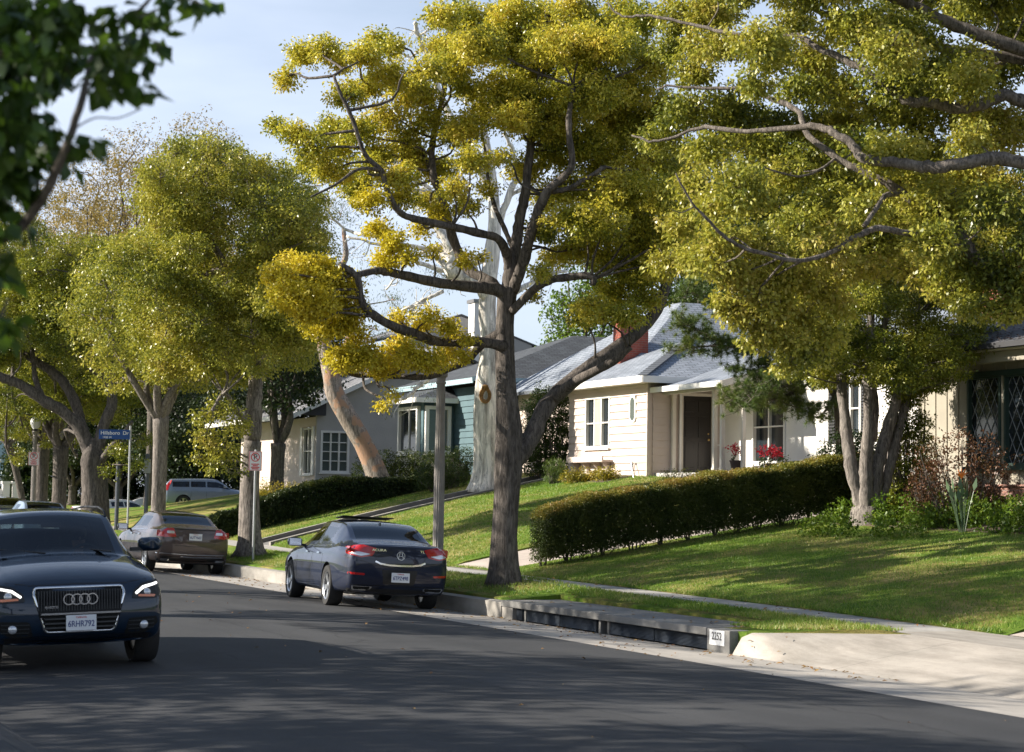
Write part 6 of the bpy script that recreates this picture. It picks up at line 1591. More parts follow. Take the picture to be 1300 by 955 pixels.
def make_ground():
    init_ground_mats()
    rr = lambda s, t: terr(s, t)
    g = MB(); g.poly([(-2500, -600, -.55), (2500, -600, -.55), (2500, 4000, -.55), (-2500, 4000, -.55)]); tag(g.build('ground', GM['yard']), kind='structure')
    strip_sheet('road', GM['asphalt'], -11.1, -1.42, -25, 170, rr, 1.5, .45)
    strip_sheet('gutter', GM['gutter'], -1.42, 0.02, -25, 170, lambda s, t: rr(s, min(t, -.001)), 1.5, .3)
    strip_sheet('gutter', GM['gutter'], -11.82, -11.1, -25, 170, lambda s, t: rr(s, t), 1.5, .3)
    strip_sheet('kerb', GM['kerb'], -12.0, -11.8, -25, 170, lambda s, t: .25 + road_rise(s), 2, .2, .4)
    strip_sheet('pavement', GM['walk'], -13.2, -12.0, -25, 170, lambda s, t: .252 + road_rise(s), 2, .8, .4)
    strip_sheet('left_yard', GM['lawn'], -70, -13.2, -25, 170, lambda s, t: .28 + road_rise(s) + .9 * sstep(-16, -24, t), 4, 2, .6)
    # right kerb: long plain runs, drain in between
    kz = lambda s, t: .27 + road_rise(s)
    strip_sheet('kerb', GM['kerb'], 0, .17, 29.46, 170, lambda s, t: kz(s, t) - (.02 if t < .01 else 0), 1.0, .06, .5)
    strip_sheet('kerb', GM['kerb'], 0, .17, -25, 13.4, lambda s, t: kz(s, t) - (.02 if t < .01 else 0), 1.0, .06, .5)
    # drain inlet
    D = thing('storm_drain', 'long concrete kerb drain with dark slatted metal openings', 'storm drain', W(22.0, 0), TH)
    def bx(nm, m, t, s, z, p=D, bev=.012):
        b = MB(); b.bb((t[0], s[0] - 22.0, z[0]), (t[1], s[1] - 22.0, z[1])); return b.build(nm, m, p, bevel=bev)
    bx('cover_slab', GM['slab'], (-.01, 1.02), (22.62, 29.44), (.19, .292))
    post = bx('number_post', GM['slab'], (-.004, .35), (22.02, 22.61), (-.2, .285))
    bx('back_wall', M['dark'], (.40, .5), (22.62, 29.44), (-.2, .189), D, 0)
    bx('end_pier', GM['kerb'], (.002, .39), (29.0, 29.44), (-.2, .189))
    for s_ in (25.62, 25.9, 28.6): bx('pier', GM['slab'], (.06, .39), (s_, s_ + .07), (-.2, .189))
    for a, b_ in ((22.66, 24.2), (24.23, 25.58), (26.05, 27.3), (27.33, 28.55), (28.75, 28.98)):
        l = MB(); k = .012
        while k < .18: l.box((.075, (a + b_) / 2 - 22.0, k), (.03, b_ - a, .007), Matrix.Rotation(R(35), 3, 'Y')); k += .017
        l.bb((.095, a - 22.0, 0), (.105, b_ - 22.0, .17)); l.build('louvre_panel', GM['louvre'], D)
    pl = MB(); pl.bb((-.012, .14, .085), (-.0045, .53, .275)); pp = pl.build('number_plate', flat('white_sign_paint', (.78, .78, .78), .5), D, bevel=.004)
    text_part('house_number', '2252', .135, flat('black_sign_paint', (.02, .02, .02), .5), pp, Matrix.Translation((-.0135, .335, .195)) @ Matrix.Rotation(R(-90), 4, 'Z') @ Matrix.Rotation(R(90), 4, 'X'), .001, .95)
    # kerb strip turf, pavement, apron, lawns
    pz = lambda s, t: terr(s, t) + .010
    strip_sheet('kerb_turf', GM['lawn'], .17, 1.72, 29.44, 120, pz, .5, .18, .12)
    strip_sheet('kerb_turf', GM['lawn'], 1.02, 1.72, 22.6, 29.44, lambda s, t: terr(s, t) + .008, .5, .12, .12)
    strip_sheet('kerb_turf', GM['lawn'], .12, 1.72, SB, 22.62, lambda s, t: terr(s, t) + .004, .3, .14, .3)
    strip_sheet('pavement', GM['walk'], 1.72, 2.9, 21.0, 170, lambda s, t: side_z(s) if side_z(s) > .3 + road_rise(s) else .3 + road_rise(s), 1.0, .4)
    strip_sheet('driveway_apron', GM['apron'], -.03, 1.72, 13.4, SB, apron_z, .25, .1)
    strip_sheet('driveway', GM['apron'], 1.72, 2.9, 5.0, 21.0, lambda s, t: side_z(s), .8, .4)
    strip_sheet('driveway', GM['path'], 2.9, 12.0, 14.0, 20.25, lambda s, t: terr(s, t) + .006, .8, .4)
    lz = lambda s, t: terr(s, t) + .045 * min(1, (t - 2.9) / .12) * (1 if 20.4 < s else 1)
    for a, b_ in ((-20, 13.9), (20.3, 36.6), (39.3, 52.9), (54.3, 100), (100, 170)):
        strip_sheet('lawn', GM['lawn'], 2.9, 12.3, a, b_, lz, .7, .35, .12)
    strip_sheet('driveway', GM['path'], 2.9, 14.2, 36.6, 39.3, lambda s, t: terr(s, t) + .008, .7, .4)
    strip_sheet('path', GM['slab'], 2.9, 12.3, 53.05, 54.3, lambda s, t: terr(s, t) - .02, .5, .3)
    kw = strip_sheet('path_edging', GM['kerb'], 2.9, 11.6, 52.88, 53.06, lambda s, t: terr(s, t) + .10, .2, .3, .3)
    kw = strip_sheet('path_edging', GM['kerb'], 2.9, 11.6, 54.28, 54.44, lambda s, t: terr(s, t) + .10, .2, .3, .3)
    strip_sheet('yard', GM['yard'], 12.3, 70, -20, 170, lambda s, t: terr(s, 12) - .03, 3, 3, .5)
    strip_sheet('flower_bed', GM['soil'], 9.35, 11.84, 20.6, 35.4, lambda s, t: terr(s, t) + .06 + .03 * math.sin(s * 3) * math.sin(t * 4), .4, .25, .1)
    strip_sheet('flower_bed', GM['soil'], 11.0, 11.96, 48.8, 52.8, lambda s, t: terr(s, t) + .06, .4, .25, .1)
    # grass blades
    AV, AT = [], []
    for i, (ar, n) in enumerate([((2.93, 9.4, 20.4, 36.5), 70000), ((.2, 1.7, 29.5, 50), 26000), ((1.05, 1.7, 22.5, 29.5), 9000), ((.3, 1.7, 20.7, 22.6, lambda s, t: s > SB(t) + .05), 5000), ((2.93, 12, 39.4, 52.8), 60000), ((2.93, 11.6, 54.5, 60), 16000)]):
        v, a = grass_blades(ar, n, i, .050 if i != 0 else .045, .011 if i < 4 else .016); AV.append(v); AT.append(a)
    # edge overhang along the pavement
    v, a = grass_blades((2.84, 2.96, 20.4, 52), 9000, 90, .06, .012, .02); AV.append(v); AT.append(a)
    v, a = grass_blades((1.66, 1.76, 20.9, 50), 6000, 91, .05, .012, .01); AV.append(v); AT.append(a)
    V = np.concatenate(AV); a = np.concatenate(AT)
    tag(fast_mesh('grass', V, np.arange(len(V)).reshape(-1, 3), GM['blade'], attr=a), 'short green grass with dry straw patches on the front lawns and kerb strip', 'grass', kind='stuff')
    # fallen leaves
    rng = np.random.default_rng(5); C = []
    for _ in range(520):
        s = rng.uniform(18, 50); t = -abs(rng.normal(0, .35)) - .02 if rng.random() < .6 else rng.uniform(-1.6, 0)
        C.append(list(W(s, t, terr(s, t) + .012)))
    for _ in range(260):
        s = rng.uniform(20.6, 34); t = rng.uniform(.0, 2.9); C.append(list(W(s, t, (terr(s, t) if s > 22 else apron_z(s, min(t, 1.7))) + .05)))
    for _ in range(50):
        s = rng.uniform(12, 40); t = rng.uniform(-7, -1.4); C.append(list(W(s, t, terr(s, t) + .01)))
    C = np.array(C); n = len(C); a = rng.random(n) * 6.28; L = (.018 + .022 * rng.random(n))[:, None]
    u = np.stack([np.cos(a), np.sin(a), rng.normal(0, .2, n)], 1) * L; w = np.stack([-np.sin(a), np.cos(a), rng.normal(0, .3, n)], 1) * L * .5
    V = np.stack([C - u, C - w + [0, 0, .008], C + u, C + w + [0, 0, .008]], 1).reshape(-1, 3)
    tag(fast_mesh('fallen_leaves', V, np.arange(n * 4).reshape(-1, 4), GM['litter'], attr=np.repeat(rng.random(n), 4)), 'brown and yellow fallen leaves scattered along the gutter', 'leaves', kind='stuff')

# ------------------------------------------------------------------ plants
def ats(px, py, s):
    a, b = ray(px, py); Y = s / (DX * a + DY); return NX * a * Y + NY * Y - CC, CAMH + b * Y

def leafy(name, label, cat, base, blobs, mt, dens, per, crad, ln, wd, seed, group=None, stems=True, droop=.2, extra=None):
    root = thing(name, label, cat, base, 0, group); rng = np.random.default_rng(seed)
    if stems:
        mb = MB(); rn = random.Random(seed)
        for b in blobs:
            for q in range(4):
                e = Vector((b[0] + rn.uniform(-.5, .5) * b[3], b[1] + rn.uniform(-.5, .5) * b[4], b[2] + rn.uniform(0, .5) * b[5])); a = Vector((b[0] * .4 + rn.uniform(-.05, .05), b[1] * .4, -.05))
                limb(mb, [a, a.lerp(e, .5) + Vector((rn.uniform(-.06, .06), 0, 0)), e], .016, .005, 5, 3)
        mb.build('stems', LM['bark'], root)
    C = blob_clusters(blobs, dens, rng, .35); V, Fq, t = leaf_cloud(C, crad * (.6 + .7 * rng.random(len(C))), per, ln, wd, rng, droop)
    fast_mesh('foliage', V, Fq, mt, root, attr=t); return root

def bush(name, label, px, py, w_, h_, Y, mt, seed, dens=260, ln=.05, wd=.03, depth=1.0, nb=5, z=None, cat='shrub', droop=.1, per=16, crad=.10):
    dens *= 1.9
    """px,py: foot of the shrub in the photograph; w_,h_ metres"""
    p = at_depth(px, py, Y)
    if z is not None: p.z = z
    else: p.z = terr(*st_of(p.x, p.y))
    rn = random.Random(seed); bl = []
    for q in range(nb):
        x = (q + .5) / nb * 2 - 1; k = math.sqrt(max(.1, 1 - x * x * .7)); r = w_ / nb * .9
        for lay in range(max(1, int(h_ / (r * 1.4)))):
            bl.append((x * w_ * .42, rn.uniform(-.3, .3) * depth, r * .8 + lay * r * 1.2 * k, r * 1.1, r * 1.1, r * .9))
    top = max(b[2] + b[5] for b in bl); bl = [(b[0], b[1], b[2] * h_ / top, b[3], b[4], b[5] * max(.6, h_ / top)) for b in bl]
    return leafy(name, label, cat, p, bl, mt, dens, per, crad, ln, wd, seed, droop=droop)

def hedge(name, label, s_c, thick, prof, mt, mt_top, seed, gap=.16, dens=760, ln=.032, wd=.022):
    """prof: list of (t, z_top); hedge stands on the lawn along t at s = s_c"""
    t0, t1 = prof[0][0], prof[-1][0]; o = W(s_c, t0, terr(s_c, t0)); root = thing(name, label, 'hedge', o, TH)
    rng = np.random.default_rng(seed); n = int((t1 - t0) * 1.6 * dens * 2); t = rng.uniform(0, t1 - t0, n); u = rng.random(n)
    zt = np.array([interp(a + t0, prof) for a in t]); zb = np.array([terr(s_c, a + t0) for a in t]); H_ = zt - zb
    face = rng.random(n); s = np.where(face < .45, -thick / 2, np.where(face < .62, thick / 2, rng.uniform(-thick / 2, thick / 2, n))) + rng.normal(0, .03, n)
    top = face > .82; v = np.where(top, 1 - abs(rng.normal(0, .02, n)), rng.random(n) ** .85)
    bulge = 1 - .10 * np.cos(t * 5.3) ; wv = .04 * np.sin(t * 2.1) + .03 * np.sin(t * 7)
    s = s * bulge
    dens_lo = gap * np.where(t < 4.2, 1.7, 1.0) * (.55 + .45 * np.sin(t * 3.1 + 1) * np.sin(t * 1.3)); keep = (v * H_ > dens_lo) | (rng.random(n) < .10)
    t, s, v, zt, zb, top = t[keep], s[keep], v[keep], zt[keep], zb[keep], top[keep]
    endn = int(260 * thick * 2); te = rng.normal(0, .04, endn); 
    z = zb + (zt - zb + wv[keep]) * v - o.z
    C = np.stack([t, s, z], 1)
    Ce = np.stack([abs(rng.normal(0, .05, endn)), rng.uniform(-thick / 2, thick / 2, endn), rng.random(endn) * (prof[0][1] - o.z)], 1); Ce = Ce[Ce[:, 2] > .15]; C = np.concatenate([C, Ce])
    is_lit = C[:, 2] > np.interp(C[:, 0], [a - t0 for a, _ in prof], [b - o.z for _, b in prof]) - .085
    for nm, sel, mm in (('foliage', ~is_lit, mt), ('lit_top_leaves', is_lit, mt_top)):  # top band gets a brighter leaf colour that paints in light on the rim
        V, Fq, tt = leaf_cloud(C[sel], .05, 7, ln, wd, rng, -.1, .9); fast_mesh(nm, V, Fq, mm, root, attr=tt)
    mb = MB(); rn = random.Random(seed); x = .15
    while x < t1 - t0:
        zb_ = terr(s_c, t0 + x) - o.z; zt_ = interp(t0 + x, prof) - o.z
        for q in range(4): limb(mb, [(x + rn.uniform(-.04, .04), rn.uniform(-.05, .05), zb_ - .05), (x + rn.uniform(-.12, .12), rn.uniform(-.12, .12), zb_ + .25), (x + rn.uniform(-.3, .3), rn.uniform(-.25, .25), zt_ - .15)], .022, .008, 6, 3)
        x += rn.uniform(.45, .75)
    mb.build('stems', LM['bark'], root)
    core = MB(); N_ = 26    # dense twiggy heart of the hedge
    rg = np.random.default_rng(seed + 1); m_ = int((t1 - t0) * 1500); tt = rg.uniform(0.1, t1 - t0, m_); zz = np.array([terr(s_c, a + t0) for a in tt]); hh = np.array([interp(a + t0, prof) for a in tt]) - zz
    Cc = np.stack([tt, rg.uniform(-thick * .3, thick * .3, m_), zz + gap * 1.2 + (hh - gap * 1.5) * rg.random(m_) - o.z], 1)
    V, Fq, t_ = leaf_cloud(Cc, .08, 5, .06, .045, rg, 0); fast_mesh('inner_foliage', V, Fq, mt, root, attr=t_)
    return root

def make_plants():
    # right hedge: top line measured on the plane of its near face
    sN = 35.62; pr = [ats(x, y, sN) for x, y in ((690, 654), (705, 646), (740, 634), (800, 620), (860, 612), (920, 602), (1000, 590), (1075, 581), (1130, 573))]
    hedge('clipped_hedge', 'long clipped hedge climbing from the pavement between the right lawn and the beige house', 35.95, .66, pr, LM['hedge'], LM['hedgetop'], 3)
    sN = 57.7; pr = [ats(x, y, sN) for x, y in ((272, 656), (300, 649), (331, 634), (365, 622), (393, 614), (418, 609), (463, 607), (537, 608), (585, 603))]
    hedge('clipped_hedge', 'low dark clipped hedge curving up the lawn in front of the grey stucco house', 58.0, .6, pr, LM['dark'], LM['hedge'], 4, .05, 300, .05, .035)
    bush('rose_bush', 'rounded dark bush dotted with white roses against the grey stucco wall', 513, 612, 3.3, 1.25, 66, LM['hedge'], 1, 200, .06, .04)
    bush('rose_bush', 'loose rose bush with white blooms below the teal bay window', 578, 620, 1.5, 1.2, 62.5, LM['midgreen'], 2, 200, .05, .03)
    bush('garden_shrub', 'low green shrub behind the fluted lamp post', 560, 626, 1.6, .9, 60.5, LM['midgreen'], 21, 200, .05, .03)
    bush('garden_shrub', 'yellow-green mounded shrub right of the no parking sign', 362, 628, 2.3, 1.0, 64, LM['yellowbush'], 3, 220, .07, .03)
    bush('tall_shrub', 'tall dark-leaved shrub against the teal wall beside the beige house', 697, 618, 1.6, 2.75, 59, LM['midgreen'], 4, 200, .07, .04, .6, 4)
    bush('garden_shrub', 'upright rosemary-like shrub left of the yellow shrub', 704, 620, .55, .75, 56.2, LM['needle'], 5, 300, .09, .01, .3, 3, droop=-1.2)
    bush('garden_shrub', 'yellow-leaved shrub under the flower shelf of the beige house', 741, 621, 1.15, .42, 55.2, LM['yellowbush'], 6, 300, .06, .035, .4, 4)
    bush('garden_shrub', 'olive small shrub beside the garden tap of the beige house', 772, 619, .6, .40, 54.4, LM['yellowbush'], 61, 300, .06, .035, .3, 3)
    bush('garden_shrub', 'thin low shrub in front of the porch steps', 862, 620, .9, .38, 51.3, LM['olive'], 7, 200, .05, .02, .4, 4)
    bush('garden_shrub', 'green mounded shrub below the porch window', 985, 606, 1.1, .55, 49.6, LM['midgreen'], 8, 260, .05, .03, .4, 4, z=2.45)
    rn = random.Random(31)
    for i, (x0, x1, Y, h, lab) in enumerate(((22, 60, 131, 4.5, 'tall dark hedge far behind the globe lamp'), (60, 190, 126, 5.5, 'tall dark hedge far behind the street name sign'), (190, 400, 112, 4.6, 'tall dark hedge behind the silver-blue suv'))):
        o = at_depth((x0 + x1) / 2, 630, Y); o.z = .6; bl = []
        for q in range(60):
            p = at_depth(rn.uniform(x0, x1), 630, Y + rn.uniform(-1, 1)); r = rn.uniform(.8, 1.5); bl.append((p.x - o.x, p.y - o.y, rn.uniform(.4, h), r, r, r))
        leafy('far_hedge', lab, 'hedge', o, bl, LM['dark'], 26, 14, .4, .22, .15, 40 + i, stems=True)
    # poinsettias in pots
    for (lab, px, Y, w_) in (('red poinsettia in a dark pot between the porch posts', 934, 50.9, .36), ('larger red poinsettia under the porch window', 978, 49.6, .66)):
        p = at_depth(px, 585, Y); z0 = 2.69 if w_ < .5 else 2.6; r = thing('poinsettia', lab, 'potted plant', (p.x, p.y, z0), 0, 'red poinsettias by the porch')
        b = MB(); b.lathe([(.10, 0), (.15, .26), (.165, .27), (.165, .30), (.14, .30)], (0, 0, 0), 18); b.build('pot', mat('dark_pot', (.05, .03, .025), (.08, .05, .04), 6, .7), r, smooth=True, auto=40)
        rng = np.random.default_rng(3); C = blob_clusters([(0, 0, .40, w_ * .55, w_ * .4, .14)], 260, rng, .2); V, Fq, t = leaf_cloud(C, .05, 8, .08, .04, rng, .3); fast_mesh('leaves', V, Fq, LM['midgreen'], r, attr=t)
        C = blob_clusters([(0, 0, .56, w_ * .55, w_ * .42, .16)], 620, rng, .4); V, Fq, t = leaf_cloud(C, .05, 8, .085, .04, rng, -.2); fast_mesh('red_bracts', V, Fq, LM['poin'], r, attr=t)
    # right-hand bed
    bush('bronze_shrub', 'loose bronze-red shrub in front of the leaded window', 1222, 640, 2.0, 1.9, 37.6, LM['red'], 9, 130, .06, .035, .7, 5, per=8)
    bush('bronze_shrub', 'smaller bronze shrub between the stems tree and the leaded window', 1178, 645, .9, 1.2, 38.6, LM['red'], 91, 120, .06, .03, .6, 4, per=8)
    bush('tall_shrub', 'tall green shrub behind the four-stemmed tree', 1152, 650, 1.0, 2.7, 40.2, LM['olive'], 10, 200, .06, .035, .6, 4)
    bush('tall_shrub', 'dark green shrub filling the gap left of the four-stemmed tree', 1085, 640, 1.5, 1.9, 41.8, LM['dark'], 101, 200, .06, .035, .6, 4)
    rn = random.Random(12); bl = []
    o = W(30, 9.9, terr(30, 9.9))
    for q in range(230):
        s, t = rn.uniform(23, 35.3), rn.uniform(9.3, 11.6)
        if (W(s, t) - W(31.9, 8.6)).length < .0: continue
        p = W(s, t, terr(s, t) + .16) - o; r = rn.uniform(.18, .36); bl.append((p.x, p.y, p.z, r, r, r * rn.uniform(.9, 1.6)))
    for px, py, dY in ((1030, 668, 38.6), (1050, 672, 38.0), (1062, 660, 38.5), (1075, 676, 37.3), (1130, 676, 36.3), (1160, 676, 36), (1045, 655, 39), (1120, 668, 37)):
        p = at_depth(px, py, dY); p.z = terr(*st_of(p.x, p.y)) + .18; p -= o; bl.append((p.x, p.y, p.z, .3, .3, .32))
    root = tag(thing('ground_cover', 'bright green leafy ground cover filling the bed below the leaded windows', 'ground cover', o), kind='stuff')
    rng = np.random.default_rng(7); C = blob_clusters(bl, 300, rng, .3); V, Fq, t = leaf_cloud(C, .08, 9, .065, .05, rng, -.1); f = fast_mesh('foliage', V, Fq, LM['bright'], root, attr=t); tag(f, kind='stuff')
    # bird of paradise
    p = at_depth(1222, 672, 36.1); p.z = terr(*st_of(p.x, p.y)); r = thing('bird_of_paradise', 'strap-leaved plant with one orange flower in the bed', 'plant', p)
    mb = MB(); rn = random.Random(6)
    for q in range(15):
        a = rn.uniform(0, 6.28); L = rn.uniform(.55, .85); ou = rn.uniform(.06, .32); e = Vector((math.cos(a) * ou, math.sin(a) * ou * .6, L)); s0_ = Vector((math.cos(a) * .05, math.sin(a) * .05, 0)); mb.tube([s0_, s0_.lerp(e, .5) + Vector((0, 0, .05)), e], [.008, .007, .006], 5)
        d = (e - s0_).normalized(); sd = d.cross(Vector((math.cos(a + .5), math.sin(a + .5), .1))).normalized(); t_ = e + d * .26; mb.poly([e, e + d * .10 + sd * .045, t_, e + d * .10 - sd * .045])
    mb.build('leaves', mat('strap_leaf', (.07, .12, .06), (.12, .17, .09), 4, .4, 0), r)
    mb = MB(); mb.tube([(0, 0, 0), (-.02, 0, .5), (-.02, 0, 1.0)], [.012, .010, .010], 6); mb.build('flower_stalk', mat('stalk', (.10, .16, .06), None, 4, .5, 0), r)
    mb = MB()
    for q in range(5): a = -.9 + q * .45; mb.prism([(-.02, 0, 1.0), (-.02 + math.sin(a) * .06 - .015, -.02, 1.10), (-.02 + math.sin(a) * .15, -.03, 1.0 + math.cos(a) * .20), (-.02 + math.sin(a) * .06 + .02, -.02, 1.08)], (0, .012, 0))
    mb.build('flower', flat('orange_petal', (.85, .20, .02), .5), r)

# ------------------------------------------------------------------ street furniture
def lamp_post(label, s, t, px, H_, globe_on=True, py=700):
    b = W(s, t); a = at_depth(px, py, b.y); b.x = a.x; b.z = terr(*st_of(b.x, b.y)); r = thing('street_lamp', label, 'street lamp', b, 0, 'concrete street lamps')
    cm = HM_l['conc']; h = H_ - .62; n = 16; rings = []
    prof = [(.155, 0), (.155, .10), (.135, .14), (.135, .5), (.115, .56), (.100, .62), (.098, h * .5), (.080, h - .30), (.078, h - .2), (.095, h - .19), (.095, h - .16), (.082, h - .15), (.085, h - .09), (.125, h - .05), (.125, h), (.11, h + .03), (.06, h + .05)]
    for rr, z in prof:
        fl = .12 if .6 < z < h - .25 else 0
        rings.append([Vector((rr * (1 - fl * (q % 2)) * math.cos(2 * math.pi * q / 32), rr * (1 - fl * (q % 2)) * math.sin(2 * math.pi * q / 32), z)) for q in range(32)])
    mb = MB(); mb.ring_loft(rings); mb.build('post', cm, r, smooth=True, auto=25)
    g = MB(); g.lathe([(.07, h + .05), (.10, h + .12), (.17, h + .24), (.20, h + .36), (.195, h + .44), (.14, h + .54), (.07, h + .59), (.04, h + .64), (.002, h + .66)], (0, 0, 0), 24); g.build('globe', HM_l['globe'], r, smooth=True)
    c = MB(); c.lathe([(.085, h + .045), (.105, h + .10), (.085, h + .14)], (0, 0, 0), 20); c.build('globe_collar', M['blackplastic'], r)
    return r

HM_l = {}
def no_parking(parent_pos, z, w, h, label, pole=True, facing=0.0, rz=0.0, loc=None):
    r = thing('parking_sign', label, 'sign', loc, rz); wh = flat('sign_white', (.80, .79, .77), .4); rd = flat('sign_red', (.62, .03, .03), .45); bk = flat('sign_black', (.02, .02, .02), .5)
    y0 = -.035 if pole else -.10
    if pole:
        p = MB(); p.lathe([(.028, -.1), (.028, z + h + .04), (.002, z + h + .05)], (0, 0, 0), 12); p.build('pole', HM_l['galv'], r, smooth=True, auto=40)
    else:
        p = MB(); p.lathe([(.108, z + .06), (.108, z + .09)], (0, 0, 0), 20); p.lathe([(.102, z + h - .09), (.102, z + h - .06)], (0, 0, 0), 20); p.build('strap', HM_l['galv'], r)
    b = MB(); b.bb((-w / 2, y0, z), (w / 2, y0 + .004, z + h)); pl = b.build('sign_plate', wh, r)
    c = MB(); 
    for a0, a1, b0, b1 in ((-w / 2 + .008, w / 2 - .008, z + .008, z + .018), (-w / 2 + .008, w / 2 - .008, z + h - .018, z + h - .008), (-w / 2 + .008, -w / 2 + .018, z + .018, z + h - .018), (w / 2 - .018, w / 2 - .008, z + .018, z + h - .018)): c.bb((a0, y0 - .003, b0), (a1, y0 - .0005, b1))
    c.build('border', rd, pl)
    cz = z + h * .70; rr = w * .33; text_part('letter_p', 'P', rr * 1.75, bk, pl, Matrix.Translation((0, y0 - .002, cz)) @ Matrix.Rotation(R(90), 4, 'X'), .001)
    c = MB(); c.lathe([(rr * .84, -.001), (rr * 1.04, -.001), (rr * 1.04, .002), (rr * .84, .002)], (0, y0 - .004, cz), 32, Matrix.Rotation(R(90), 3, 'X'), closed=True); c.box((0, y0 - .0055, cz), (rr * 1.9, .002, rr * .18), Matrix.Rotation(R(45), 3, 'Y')); c.build('red_ring', rd, pl)
    c = MB()
    for k, ww in ((.34, .62), (.26, .40), (.18, .66), (.10, .5)): c.bb((-w * ww / 2, y0 - .003, z + h * k - .012), (w * ww / 2, y0 - .0005, z + h * k + .012))
    c.build('small_lettering', rd, pl); return r

def make_street():
    HM_l['conc'] = mat('lamp_concrete', (.33, .30, .27), (.24, .22, .20), 5, .85, .5, .006, 50)
    HM_l['globe'] = flat('white_globe', (.80, .80, .80), .35, 0, .5)
    HM_l['galv'] = flat('galvanised_pole', (.42, .43, .44), .45, .6)
    lamp_post('fluted concrete lamp post behind the parked dark blue sedan', 34.3, .55, 556, 4.45)
    l2 = lamp_post('far lamp post with a white acorn globe, carrying a no parking sign', 77.6, .6, 44.5, 4.25, py=560)
    no_parking(None, 2.35, .42, .50, 'small white and red no parking sign strapped to the far globe lamp', False, loc=l2.location.copy())
    b = W(46.0, .5); b.x = at_depth(323, 640, b.y).x; b.z = terr(*st_of(b.x, b.y))
    no_parking(None, 2.15, .31, .46, 'white no parking sign with red ring on its own thin pole beside a tree trunk', True, loc=b)
    # street name sign
    b = W(60.5, .45); b.x = at_depth(164, 600, b.y).x; b.z = terr(*st_of(b.x, b.y)); k = F / b.y
    top = CAMH + ray(164, 546)[1] * b.y - b.z
    r = thing('street_sign', 'blue street name sign with white lettering on a tall thin pole', 'street sign', b, R(3))
    p = MB(); p.lathe([(.032, -.1), (.032, top + .12), (.002, top + .13)], (0, 0, 0), 12); p.build('pole', HM_l['galv'], r, smooth=True, auto=40)
    w = 38 / k; h = 12.0 / k; bl = MB(); bl.bb((-w - .03, -.03, top - h), (-.03 + .02, -.02, top)); s = bl.build('name_blade', flat('sign_blue', (.012, .07, .27), .4), r, bevel=.004)
    wt = flat('sign_lettering', (.8, .82, .85), .5)
    text_part('lettering', 'Hillsboro', h * .54, wt, s, Matrix.Translation((-w * .66, -.032, top - h * .36)) @ Matrix.Rotation(R(90), 4, 'X'), .001); text_part('lettering', 'Dr', h * .54, wt, s, Matrix.Translation((-w * .15, -.032, top - h * .36)) @ Matrix.Rotation(R(90), 4, 'X'), .001)
    text_part('small_lettering', '1900 W', h * .30, wt, s, Matrix.Translation((-w * .76, -.032, top - h * .82)) @ Matrix.Rotation(R(90), 4, 'X'), .001)
    for px, Y, hh, lab in ((148.5, 68, 2.3, 'short dark steel post left of the street sign pole'), (185.5, 68, 2.6, 'dark steel post with a small box between two kerb trees')):
        q = at_depth(px, 640, Y); q.z = terr(*st_of(q.x, q.y)); t_ = thing('steel_post', lab, 'post', q, 0); c = MB(); c.lathe([(.07, 0), (.07, hh), (.002, hh + .02)], (0, 0, 0), 12); c.build('post', flat('dark_steel', (.10, .11, .13), .5, .5), t_)
        if px > 160: c = MB(); c.bb((-.10, -.09, hh * .75), (.10, .09, hh * .93)); c.build('box', flat('box_grey', (.3, .31, .33), .5), t_, bevel=.01)

